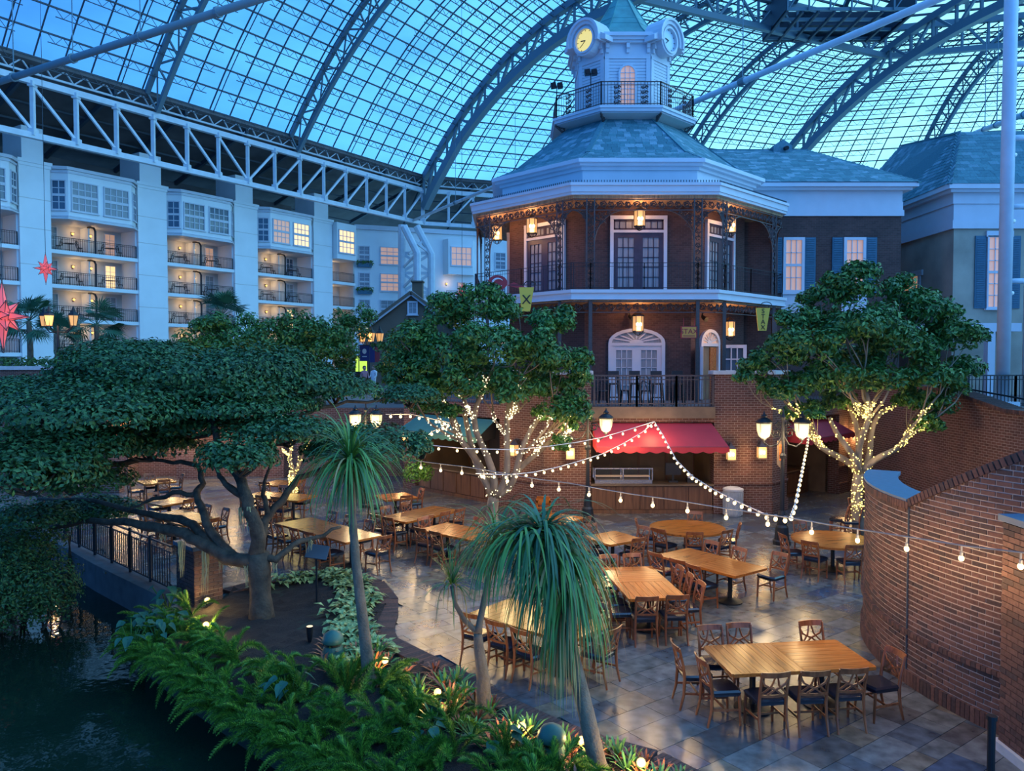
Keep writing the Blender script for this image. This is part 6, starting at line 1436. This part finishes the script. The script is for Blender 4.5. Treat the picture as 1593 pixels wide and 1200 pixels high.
p = W(634, 490, d); window(gk, (p.x, d, p.z), V((1, 0, 0)), V((0, -1, 0)), .8, 1.05, 2, 2, 'curtain_pane', fw=.12)
m = MB(); p = W(650, 440, d + 1); m.box(p.x - .4, p.x + .4, d + .6, d + 1.4, p.z - 1.6, p.z); m.box(p.x - .48, p.x + .48, d + .5, d + 1.5, p.z, p.z + .12); m.build('chimney', 'brown_wall', gk)
# banners, screen, person on the promenade
for k, (x, y, mt, lab) in enumerate(((567, 548, 'banner_blue', 'dark blue banner with pale crest above the green screen'), (583, 550, 'banner_red', 'blue and red banner beside the crest banner'))):
    p = W(x, y, 47); o = thing('banner', lab, 'banner', p + V((0, 0, -.5))); m = MB(); m.box(p.x - .3, p.x + .3, 47, 47.03, p.z - .55, p.z + .4); m.build('cloth', mt, o); m = MB()
    if k == 0: m.lathe([(.14, 0), (.14, .01)], 12); m = MB(); m.prism([V((p.x + .13 * math.cos(q), 46.99, p.z + .05 + .16 * math.sin(q))) for q in [2 * PI * j / 12 for j in range(12)]], (0, -.01, 0)); m.box(p.x - .14, p.x + .14, 46.98, 46.99, p.z - .3, p.z - .24)
    else: m.box(p.x - .3, p.x, 46.98, 46.99, p.z - .55, p.z + .4)
    m.build('emblem', 'cream_wall' if k == 0 else 'banner_blue', o); m = MB(); m.bar((p.x - .35, 47, p.z + .42), (p.x + .35, 47, p.z + .42), .04); m.bar((p.x - .35, 47.05, 3), (p.x - .35, 47.05, p.z + .45), .05); m.build('pole', 'black_iron', o)
p = W(562, 567, 47.6); o = thing('screen_kiosk', 'upright kiosk with glowing yellow-green screen behind the person', 'screen', (p.x, 47.6, 3.0)); m = MB(); m.box(p.x - .42, p.x + .42, 47.62, 47.8, 3.0, p.z + .55); m.build('housing', 'machine_black', o); m = MB(); m.box(p.x - .35, p.x + .35, 47.6, 47.62, p.z - .45, p.z + .5); m.build('display', 'screen_green', o)
def person(label, loc, h, rz, shirt, hair):
    o = thing('person', label, 'person', loc); s = h / 1.75; me = bpy.data.meshes.new('body')
    J = [(0, 0, .95), (0, .01, 1.15), (0, .02, 1.38), (0, .02, 1.5), (-.17, .02, 1.40), (-.24, 0, 1.15), (-.2, -.16, 1.02), (.17, .02, 1.40), (.24, 0, 1.15), (.2, -.16, 1.02), (-.09, 0, .88), (-.1, .02, .48), (-.1, .05, .08), (-.1, -.1, .03), (.09, 0, .88), (.1, -.02, .48), (.1, .0, .08), (.1, -.15, .03)]
    Ed = [(0, 1), (1, 2), (2, 3), (2, 4), (4, 5), (5, 6), (2, 7), (7, 8), (8, 9), (0, 10), (10, 11), (11, 12), (12, 13), (0, 14), (14, 15), (15, 16), (16, 17)]
    rd = [.14, .14, .15, .06, .07, .05, .035, .07, .05, .035, .1, .07, .05, .04, .1, .07, .05, .04]
    me.from_pydata([V(j) * s for j in J], Ed, []); b_ = bpy.data.objects.new('body', me); COL.objects.link(b_); b_.parent = o; sk = b_.modifiers.new('skin', 'SKIN')
    for k, sv in enumerate(me.skin_vertices[0].data): sv.radius = (rd[k] * s, rd[k] * s * .8); sv.use_root = (k == 0)
    b_.modifiers.new('sub', 'SUBSURF').levels = 1; me.materials.append(MATS[shirt]); o.rotation_euler = (0, 0, rz); ORG[b_.name] = V((0, 0, 0)); ORG[o.name] = V((0, 0, 0))
    m = MB(); m.sphere((0, 0, 1.62 * s), .105 * s, 12, 10, 1.2); m.obox((0, -.11 * s, 1.61 * s), (.015, 0, 0), (0, .02, 0), (0, 0, .025)); m.build('head', 'skin_tone', o, smooth=True); m = MB(); m.sphere((0, .025 * s, 1.66 * s), .115 * s, 12, 8, 1.05); m.build('hair', hair, o, smooth=True)
p = W(567, 575, 46.4); person('person in dusky pink top standing before the green screen', V((p.x, 46.4, 3.0)), 1.72, .4, 'shirt', 'hair'); p = W(581, 575, 46.0); person('person in white top standing beside the green screen', V((p.x, 46.0, 3.0)), 1.75, -.6, 'shirt_white', 'hair')
# ------------------------------------------------------------------ lamp posts
def lamppost(label, base, zg, arm=.55, dirx=V((1, 0, 0)), pw=60):
    o = thing('street_lamp', label, 'lamp', base); x, y = base.x, base.y; z0 = base.z
    m = MB(); m.lathe([(.24, 0), (.24, .12), (.2, .16), (.17, .5), (.13, .56), (.11, .85), (.085, .95)], 12, base); m.build('base', 'black_iron', o)
    m = MB(); m.tube([base + V((0, 0, .9)), V((x, y, zg - .75)), V((x, y, zg + .3))], [.065, .05, .035], 10); m.lathe([(.09, zg - .8 - z0), (.1, zg - .72 - z0), (.06, zg - .66 - z0)], 10, base); m.build('post', 'black_iron', o)
    m = MB(); m.lathe([(.05, zg + .25 - z0), (.07, zg + .33 - z0), (.03, zg + .42 - z0), (.01, zg + .62 - z0)], 8, base); m.build('finial', 'black_iron', o)
    for s_ in (-1, 1):
        c = V((x, y, zg)) + dirx * arm * s_; m = MB(); q = V((x, y, zg))
        m.tube([q + V((0, 0, -.15)) , q + dirx * s_ * arm * .3 + V((0, 0, -.42)), q + dirx * s_ * arm * .7 + V((0, 0, -.48)), c + V((0, 0, -.36)), c + V((0, 0, -.25))], .022, 6); scroll(m, q + dirx * s_ * arm * .35 + V((0, 0, -.1)), dirx * s_, .15, s_, .016, 10); scroll(m, q + dirx * s_ * .12 + V((0, 0, .12)), dirx * s_, .1, 1, .014, 8); a_ = m.build('arm', 'black_iron', o)
        m = MB(); m.lathe([(.06, -.26), (.14, -.2), (.19, -.05), (.2, .12), (.2, .16)], 16, c); m.build('globe', 'globe', a_, smooth=True)
        m = MB(); m.lathe([(.225, .16), (.235, .2), (.16, .27), (.08, .32), (.09, .36), (.03, .42), (.01, .5)], 16, c); m.lathe([(.07, -.3), (.07, -.26)], 10, c)
        for k in range(4): an = PI / 4 + PI / 2 * k; m.tube([c + V((.065 * math.cos(an), .065 * math.sin(an), -.27)), c + V((.2 * math.cos(an), .2 * math.sin(an), -.04)), c + V((.212 * math.cos(an), .212 * math.sin(an), .17))], .008, 4)
        m.build('cap', 'black_iron', a_); point(c + V((0, -.32, -.25)), pw, (1, .70, .36), .2)
b_ = F(914, 816); lamppost('twin-globe street lamp in front of the red awning', V((b_.x, b_.y, 0)), 3.12, .56)
b_ = F(1216, 848); lamppost('twin-globe street lamp before the recessed kiosk', V((b_.x, b_.y, 0)), 3.2, .52)
b_ = W(569, 640, 26.5); lamppost('twin-globe street lamp behind the spreading tree', V((b_.x, b_.y, 0)), 3.05, .36)
def lanternhead(parent, c, s=1.0):
    m = MB(); m.lathe([(.14 * s, -.26 * s), (.22 * s, .18 * s)], 6, c); m.build('lantern', 'lantern_glass', parent); m = MB(); m.lathe([(.26 * s, .18 * s), (.2 * s, .28 * s), (.1 * s, .36 * s), (.08 * s, .44 * s), (.02 * s, .6 * s)], 6, c); m.lathe([(.16 * s, -.3 * s), (.15 * s, -.26 * s)], 6, c)
    for k in range(6): a = PI / 3 * k; m.bar(c + V((.145 * math.cos(a), .145 * math.sin(a), -.26)) * 1 if s == 1 else c + V((.145 * s * math.cos(a), .145 * s * math.sin(a), -.26 * s)), c + V((.225 * s * math.cos(a), .225 * s * math.sin(a), .18 * s)), .02 * s)
    m.build('lantern_frame', 'black_iron', parent); m = MB(); m.sphere(c, .055 * s, 8, 6, 1.5); m.build('flame', 'flame', parent)
for k, (px, py, d, offs, lab) in enumerate(((90, 498, 40, (-.85, -.3, .65, .95), 'four-lantern street lamp by the fan palms'), (571, 524, 48, (-.35, .3, .75), 'three-lantern street lamp beside the gabled kiosk'))):
    c = W(px, py, d); o = thing('street_lamp', lab, 'lamp', (c.x, d, 3.0)); m = MB(); m.tube([(c.x, d, 3.0), (c.x, d, c.z - .3)], [.1, .06], 8); m.build('post', 'black_iron', o)
    m = MB(); m.lathe([(.28, 0), (.22, .2), (.14, .6), (.1, .7)], 10, (c.x, d, 3.0)); m.build('base', 'black_iron', o)
    for j, q in enumerate(offs):
        e = V((c.x + q, d + .25 * (-1) ** j, c.z)); m = MB(); m.tube([(c.x, d, c.z - .6), (c.x + q * .5, d, c.z - .65), e + V((0, 0, -.3))], .03, 6); m.build('arm', 'black_iron', o); lanternhead(o, e, 1.15)
    point((c.x, d - .8, c.z), 60)
# hanging porch lanterns
def hang(label, c, ztop_, pw=26):
    o = thing('hanging_lantern', label, 'lantern', c); m = MB(); m.bar(c + V((0, 0, .42)), V((c.x, c.y, ztop_)), .02); m.build('chain', 'black_iron', o)
    m = MB(); m.lathe([(.2, -.28), (.2, .25)], 6, c); m.build('glass', 'lantern_glass', o); m = MB(); m.lathe([(.23, .25), (.22, .3), (.12, .38), (.04, .44)], 6, c); m.lathe([(.21, -.31), (.21, -.28)], 6, c)
    for k in range(6): a = PI / 3 * k; m.bar(c + V((.205 * math.cos(a), .205 * math.sin(a), -.3)), c + V((.205 * math.cos(a), .205 * math.sin(a), .27)), .022); m.tube([c + V((.2 * math.cos(a), .2 * math.sin(a), -.3)), c + V((.09 * math.cos(a), .09 * math.sin(a), -.42)), c + V((0, 0, -.46))], .012, 4)
    m.build('frame', 'black_iron', o); m = MB()
    for dx in (-.06, .06): m.sphere(c + V((dx, -.205, -.05)), .05, 8, 6, 1.5)
    m.build('flame', 'flame', o); point(c + V((0, -.35, -.2)), pw, (1, .5, .2), .12); point(c + V((0, .35, .35)), pw * .8, (1, .5, .2), .12)
hang('hanging porch lantern over the central upper balcony door', OP(0, 5.9, -.12, 10.3), 10.95); hang('hanging porch lantern at the upper balcony door beside the ficus crown', OP(1, 5.9, .2, 10.3), 10.95); hang('hanging porch lantern at the far end of the upper balcony', OP(1, 5.9, -1.75, 10.25), 10.95); hang('hanging porch lantern on the upper balcony near the shuttered windows', OP(7, 5.9, -.9, 10.25), 10.95)
hang('hanging lantern above the white arched terrace door', OP(0, 5.9, -.15, 6.45), 7.25); hang('hanging lantern beside the open arched doorway', OP(7, 5.9, -.9, 6.3), 7.25)
# wall lanterns on the brick piers
def wall_lantern(label, p, n, pw=22):
    o = thing('wall_lantern', label, 'lantern', p); t = V((-n.y, n.x, 0)); m = MB(); m.obox(p + V((0, 0, .1)), t * .07, n * .02, (0, 0, .28)); m.tube([p + V((0, 0, .25)), p + n * .1 + V((0, 0, .36)), p + n * .2 + V((0, 0, .3))], .02, 5); m.build('bracket', 'brown_iron', o); c = p + n * .2
    m = MB(); m.obox(c, t * .13, n * .1, (0, 0, .17)); m.build('glass', 'lantern_glass', o); m = MB(); m.lathe([(.2, .18), (.08, .28), (.02, .36)], 4, c, PI / 4)
    for sx in (-1, 1):
        for sy in (-1, 1): m.bar(c + t * .135 * sx + n * .105 * sy + V((0, 0, -.19)), c + t * .135 * sx + n * .105 * sy + V((0, 0, .19)), .02)
    m.obox(c + V((0, 0, -.19)), t * .15, n * .12, (0, 0, .015)); m.build('frame', 'brown_iron', o); m = MB()
    for s_ in (-1, 1): m.sphere(c + t * .05 * s_ + n * .1, .04, 8, 6, 1.6)
    m.build('candle', 'flame', o); point(c + n * .3, pw, (1, .62, .25), .1)
wall_lantern('wall lantern on the brick pier behind the tall street lamp', OP(0, AB, -2.9, 2.05), fn(0)[0]); wall_lantern('wall lantern beside the red awning corner', OP(0, AB, 2.35, 2.02), fn(0)[0]); wall_lantern('wall lantern at the outer corner of the brick pier', OP(0, AB, 3.35, 2.08), fn(0)[0]); wall_lantern('wall lantern beside the lit ficus limbs', OP(1, AB, 2.6, 2.05), fn(1)[0]); wall_lantern('wall lantern at the far end of the green awning', OP(1, AB, -3.35, 2.1), fn(1)[0]); wall_lantern('wall lantern past the recessed kiosk', OP(7, AB, 2.6, 2.1), fn(7)[0])
# ------------------------------------------------------------------ string lights
def string(label, pts, bulbs, matn, r=.035, drop=.1, pw=0, every=3, wire_r=.011):
    o = thing('string_lights', label, 'string lights', pts[0]); P = []
    for a, c in zip(pts[:-1], pts[1:]):
        for k in range(8): P.append(lerp(a, c, k / 8))
    P.append(pts[-1]); m = MB(); m.tube(P, wire_r, 5); m.build('wire', matn, o); tot = 0
    L = [0]
    for a, c in zip(P[:-1], P[1:]): L.append(L[-1] + (c - a).length)
    for k in range(bulbs):
        s_ = L[-1] * (k + .5) / bulbs; i = next(j for j in range(1, len(L)) if L[j] >= s_); p = lerp(P[i - 1], P[i], (s_ - L[i - 1]) / (L[i] - L[i - 1])); q = p + V((0, 0, -drop))
        m = MB(); m.bar(p, q + V((0, 0, r * 1.2)), .018); m.lathe([(.022, r * .9), (.022, r * 2.2)], 6, q); sk = m.build('socket', 'grey_cord', o); m = MB(); m.sphere(q, r, 8, 6, 1.15); m.build('bulb', 'bulb', sk, smooth=True)
        if pw and k % every == 0: point(q + V((0, -.12, -.1)), pw, (1, .66, .30), .12)
    return o
NODE = W(1229, 806, 12.6); TOP = W(1018, 656, 24.6)
string('low string of widely spaced bulbs crossing in front of the curved wall', [W(1640, 866, 8.9), W(1503, 850, 10), W(1401, 834, 10.9), W(1310, 820, 11.8), NODE], 5, 'grey_cord', .037, .17, 16, 1)
string('string of hanging bulbs sagging over the middle tables', [NODE, W(1113, 789, 13.6), W(1048, 778, 14.2), W(988, 770, 14.9), W(934, 761, 15.5), W(885, 752, 16), W(838, 746, 16.6), W(797, 739, 17.2), W(757, 732, 17.8), W(720, 726, 18.4), W(684, 722, 19), W(640, 716, 19.8)], 13, 'grey_cord', .037, .16, 18, 1)
string('dense string of bulbs dropping from the red awning to the low node', [TOP, W(1032, 678, 23), W(1052, 716, 21), W(1078, 742, 19), W(1110, 762, 17), W(1150, 782, 15.2), W(1190, 800, 13.8), NODE], 27, 'white_cord', .036, .06, 7, 3)
string('dense string of bulbs climbing from the low node to the kiosk', [NODE, W(1237, 785, 14.2), W(1243, 755, 16.5), W(1250, 720, 20), W(1256, 690, 23.5), W(1259, 668, 27)], 22, 'white_cord', .038, .06, 7, 3)
string('string of bulbs from the awning peak towards the lit ficus', [TOP, W(1000, 672, 24.2), W(970, 690, 23.6), W(936, 707, 22.8), W(900, 718, 22), W(868, 727, 21.3), W(830, 735, 20.6), W(790, 739, 20), W(740, 737, 19.6)], 22, 'white_cord', .037, .07, 8, 3)
string('upper string of bulbs from the awning peak behind the street lamp', [TOP, W(980, 668, 24), W(940, 680, 23.2), W(900, 688, 22.5), W(850, 695, 22), W(800, 700, 21.6), W(720, 698, 21.5), W(640, 690, 22)], 15, 'white_cord', .038, .08, 8, 4)
string('string of bulbs under the green awning behind the boughs', [W(640, 700, 24), W(672, 672, 25), W(700, 658, 26), W(640, 645, 25), W(600, 645, 24.5)], 14, 'white_cord', .045, .07, 22, 3)
string('string of bulbs glowing under the spreading tree', [COLTOP[0], COLTOP[0] + (COLTOP[2] - COLTOP[0]) * .3 + V((0, -1.2, -.15)), COLTOP[0] + (COLTOP[2] - COLTOP[0]) * .7 + V((0, -1.2, -.15)), COLTOP[2]], 11, 'white_cord', .05, .07, 40, 2)
string('string of bulbs over the tables beyond the pond', [COLTOP[1], lerp(COLTOP[1], COLTOP[0], .5) + V((0, 0, -.3)), COLTOP[0]], 8, 'white_cord', .05, .07, 45, 2)
for k, (x, y, z, e) in enumerate(((12.95, 29.3, 2.2, 70),)): point((x, y, z), e, (1, .62, .26), .25)
# ------------------------------------------------------------------ signs
def text(parent, s, loc, size, rot, matn, ext=.006, name='lettering'):
    cu = bpy.data.curves.new(name, 'FONT'); cu.body = s; cu.size = size; cu.extrude = ext; cu.align_x = 'CENTER'; cu.align_y = 'CENTER'; cu.materials.append(MATS[matn]); o = bpy.data.objects.new(name, cu); COL.objects.link(o); bpy.context.view_layer.update(); me = bpy.data.meshes.new_from_object(o.evaluated_get(bpy.context.evaluated_depsgraph_get())); bpy.data.objects.remove(o); o = bpy.data.objects.new(name, me); COL.objects.link(o); o.parent = parent; o.location = V(loc) - ORG[parent.name]; o.rotation_euler = rot; return o
c = W(1072, 517, 27.9); o = thing('hanging_sign', 'small framed orange STAX sign hanging from the iron post', 'sign', c); m = MB(); m.box(c.x - .27, c.x + .27, c.y, c.y + .04, c.z - .2, c.z + .2); m.build('board', 'sign_orange', o); m = MB()
for a in ((-.28, .28, -.22, -.19), (-.28, .28, .19, .22), (-.29, -.26, -.22, .22), (.26, .29, -.22, .22)): m.box(c.x + a[0], c.x + a[1], c.y - .01, c.y + .05, c.z + a[2], c.z + a[3])
m.bar(c + V((-.2, .02, .2)), c + V((-.2, .02, .5)), .015); m.bar(c + V((.2, .02, .2)), c + V((.2, .02, .5)), .015); m.build('frame', 'sign_red', o); text(o, 'STAX', (c.x, c.y - .012, c.z + .02), .26, (PI / 2, 0, 0), 'sign_red'); m = MB(); m.box(c.x - .22, c.x + .22, c.y - .01, c.y, c.z - .15, c.z - .12); m.build('underline', 'sign_red', o)
for k, (x, y, d, s_) in enumerate(((1187, 497, 28.6, 1.0), (819, 466, 27.0, 1.0))):
    c = W(x, y, d); o = thing('blade_sign', ['tapered yellow STAX blade sign beside the shuttered wing', 'yellow blade sign half hidden by the ficus crown'][k], 'sign', c); m = MB(); m.prism([c + V((-.26, 0, .42)), c + V((-.17, 0, -.42)), c + V((.13, 0, -.42)), c + V((.26, 0, .42))], (0, .05, 0)); m.build('board', 'sign_yellow', o)
    for j, ch_ in enumerate('STAX' if k == 0 else 'X'): text(o, ch_, (c.x, c.y - .01, c.z + (.3 - .2 * j if k == 0 else -.02)), .24 if k == 0 else .45, (PI / 2, 0, 0), 'hair')
    m = MB(); m.bar(c + V((-.6, .02, .5)), c + V((.5, .02, .5)), .03); m.tube([c + V((.12 + .2 * math.cos(q), .02, .52 + .12 * math.sin(q))) for q in [PI * j / 8 for j in range(9)]], .015, 4); m.bar(c + V((-.2, .02, .4)), c + V((-.2, .02, .5)), .015); m.bar(c + V((.2, .02, .4)), c + V((.2, .02, .5)), .015); m.build('bracket', 'black_iron', o)
c = W(774, 440, 28.5); o = thing('round_sign', 'round dark red sign with white curl above the ficus crown', 'sign', c); m = MB(); m.prism([c + V((.36 * math.cos(q), 0, .28 * math.sin(q))) for q in [2 * PI * j / 24 for j in range(24)]], (0, .06, 0)); m.build('disc', 'sign_red', o); m = MB(); m.tube([c + V((.2 * math.cos(q) + .02, -.015, .15 * math.sin(q))) for q in [.6 + 4.9 * j / 16 for j in range(17)]], [.012 + .03 * math.sin(PI * j / 16) for j in range(17)], 6); m.build('curl', 'white_trim', o)
m = MB(); m.prism([c + V((.36, 0, -.1)), c + V((1.25, 0, -.32)), c + V((1.1, 0, -.2)), c + V((.6, 0, .02))], (0, .05, 0)); m.build('tail', 'sign_red', o); m = MB(); m.bar(c + V((0, .08, -.6)), c + V((0, .08, .2)), .05); m.build('stem', 'black_iron', o)
p = W(1213, 705, 21.2); o = thing('pole_banner', 'narrow wooden banner board on the lamp post', 'sign', p); m = MB(); m.prism([p + V((-.1, -.1, .35)), p + V((-.1, -.1, -.3)), p + V((0, -.1, -.42)), p + V((.1, -.1, -.3)), p + V((.1, -.1, .35))], (0, .03, 0)); m.build('board', 'wood_panel', o); m = MB(); m.box(p.x - .05, p.x + .05, p.y - .115, p.y - .1, p.z - .2, p.z + .25); m.build('stripe', 'wood_top', o)
# ------------------------------------------------------------------ hanging stars
def star(label, c, r, cord):
    o = thing('hanging_star', label, 'star', c, 'red stars'); dirs = []
    for e in (-1, 0, 1):
        for k in range(8 if e == 0 else 4):
            a = (PI / 4 * k) if e == 0 else (PI / 2 * k + PI / 4); dirs.append(V((math.cos(a) * math.cos(e * PI / 4), math.sin(a) * math.cos(e * PI / 4), math.sin(e * PI / 4))))
    dirs += [V((0, 0, 1)), V((0, 0, -1))]
    m = MB(); m.sphere(c, r * .3, 10, 8); m.build('core', 'star_red', o)
    for d in dirs:
        a = d.orthogonal().normalized(); b_ = d.cross(a); L = r * (1.25 if abs(d.z) > .9 else (.85 if abs(d.z) < .1 else .7)); bs = [c + d * r * .2 + (a * math.cos(q) + b_ * math.sin(q)) * r * .2 for q in (0, PI / 2, PI, 3 * PI / 2)]; m = MB(); m.add(bs + [c + d * L], [(0, 1, 4), (1, 2, 4), (2, 3, 4), (3, 0, 4)]); pt = m.build('point', 'star_red', o); m = MB(); m.sphere(c + d * L, r * .035, 5, 4)
        for q in bs: m.bar(q, c + d * L, r * .02)
        m.build('seam', 'brown_iron', pt)
    m = MB(); m.bar(c + V((0, 0, r)), V((c.x, c.y, cord)), .02); m.build('cord', 'steel_dark', o)
star('small red many-pointed star hanging before the hotel', W(71, 418, 44), .72, 29); star('large red many-pointed star cut by the picture edge', W(4, 492, 30), 1.12, 30); star('red star peeking over the ficus crown', W(719, 458, 40), .5, 26)
# ------------------------------------------------------------------ small garden fixtures
def spot(label, p, aim, pw=15):
    o = thing('garden_spotlight', label, 'spotlight', p, 'garden spotlights'); a = V(aim).normalized(); c = p + V((0, 0, .2)); m = MB(); m.bar(p, c, .025); m.build('stake', 'black_iron', o); m = MB(); m.tube([c - a * .07, c + a * .06, c + a * .07], [.045, .06, .06], 10); m.build('housing', 'black_iron', o); m = MB(); m.tube([c + a * .068, c + a * .075], .054, 12); m.build('lens', 'spot_lens', o); point(c + a * .2, pw, (1, .68, .25), .05)
for k, (x, y, aim) in enumerate(((322, 950, (.4, -.7, .35)), (320, 990, (.4, -.7, .4)), (600, 1048, (0, -.8, .55)), (683, 1100, (-.2, -.7, .5)), (812, 1155, (0, -.8, .55)), (905, 1178, (0, -.8, .6)), (998, 1214, (-.2, -.7, .6)))):
    spot('lit garden spotlight %s' % ['at the foot of the brick pillar', 'below the brick pillar among arums', 'behind the slender palm', 'among bromeliads between two palms', 'beside the forked palm', 'next to the green dome speaker', 'at the end of the bed near the viewer'][k], F(x, y), aim)
p = F(482, 1008); o = thing('path_light', 'black cone garden light standing in the mulch', 'lamp', p); m = MB(); m.bar(p, p + V((0, 0, .12)), .03); m.build('stake', 'chrome', o); m = MB(); m.tube([p + V((0, 0, .1)), p + V((0, 0, .2)), p + V((0, 0, .38))], [.03, .05, .065], 10); m.build('housing', 'black_iron', o); m = MB(); m.tube([p + V((0, 0, .375)), p + V((0, 0, .385))], .055, 10); m.build('lens', 'lit_pane', o)
for k, (x, y, s_) in enumerate(((518, 1030, 1.0), (858, 1192, 1.0))):
    p = F(x, y); o = thing('dome_speaker', ['green mushroom-shaped garden speaker in the mulch', 'green dome garden speaker among the bromeliads near the viewer'][k], 'speaker', p); m = MB(); m.lathe([(.2, 0), (.2, .05), (.17, .22), (.15, .28)], 18, p); m.build('base', 'speaker_green', o); m = MB(); m.lathe([(.11, .28), (.11, .34)], 14, p); m.build('grille', 'machine_black', o); m = MB(); m.lathe([(.17, .33), (.185, .35), (.175, .42), (.13, .49), (.06, .53), (.01, .54)], 18, p); m.build('dome', 'speaker_green', o, smooth=True)
p = F(493, 945); o = thing('sign_stand', 'slim black lectern sign stand in the mulch bed', 'stand', p); m = MB(); m.lathe([(.19, 0), (.19, .02), (.05, .05)], 20, p); m.build('base', 'steel_dark', o); m = MB(); m.bar(p + V((0, 0, .03)), p + V((0, 0, 1.08)), .035); m.build('pole', 'black_iron', o); m = MB(); q = p + V((.02, 0, 1.15)); m.obox(q, (.22, 0, -.03), (.0, .16, .1), V((0, -.1, .16)).normalized() * .012); m.build('tray', 'steel_dark', o)
# camera on the terrace wall, two ceiling floods under the porch
for k, (i_, u, z) in enumerate(((7, -1.6, 6.9), (7, -1.3, 6.7))):
    if k == 0: p = OP(0, AW + .12, -.35, 6.75)
    else: p = OP(7, AW + .12, -1.45, 6.75)
    o = thing('porch_floodlight', ['black flood fitting above the white arched door', 'black flood fitting above the open doorway'][k], 'floodlight', p); m = MB(); m.bar(p, p + V((0, -.12, .15)), .04); m.build('bracket', 'black_iron', o); m = MB(); m.tube([p + V((0, -.1, 0)), p + V((.1, -.3, -.12))], [.07, .1], 10); m.build('head', 'black_iron', o)
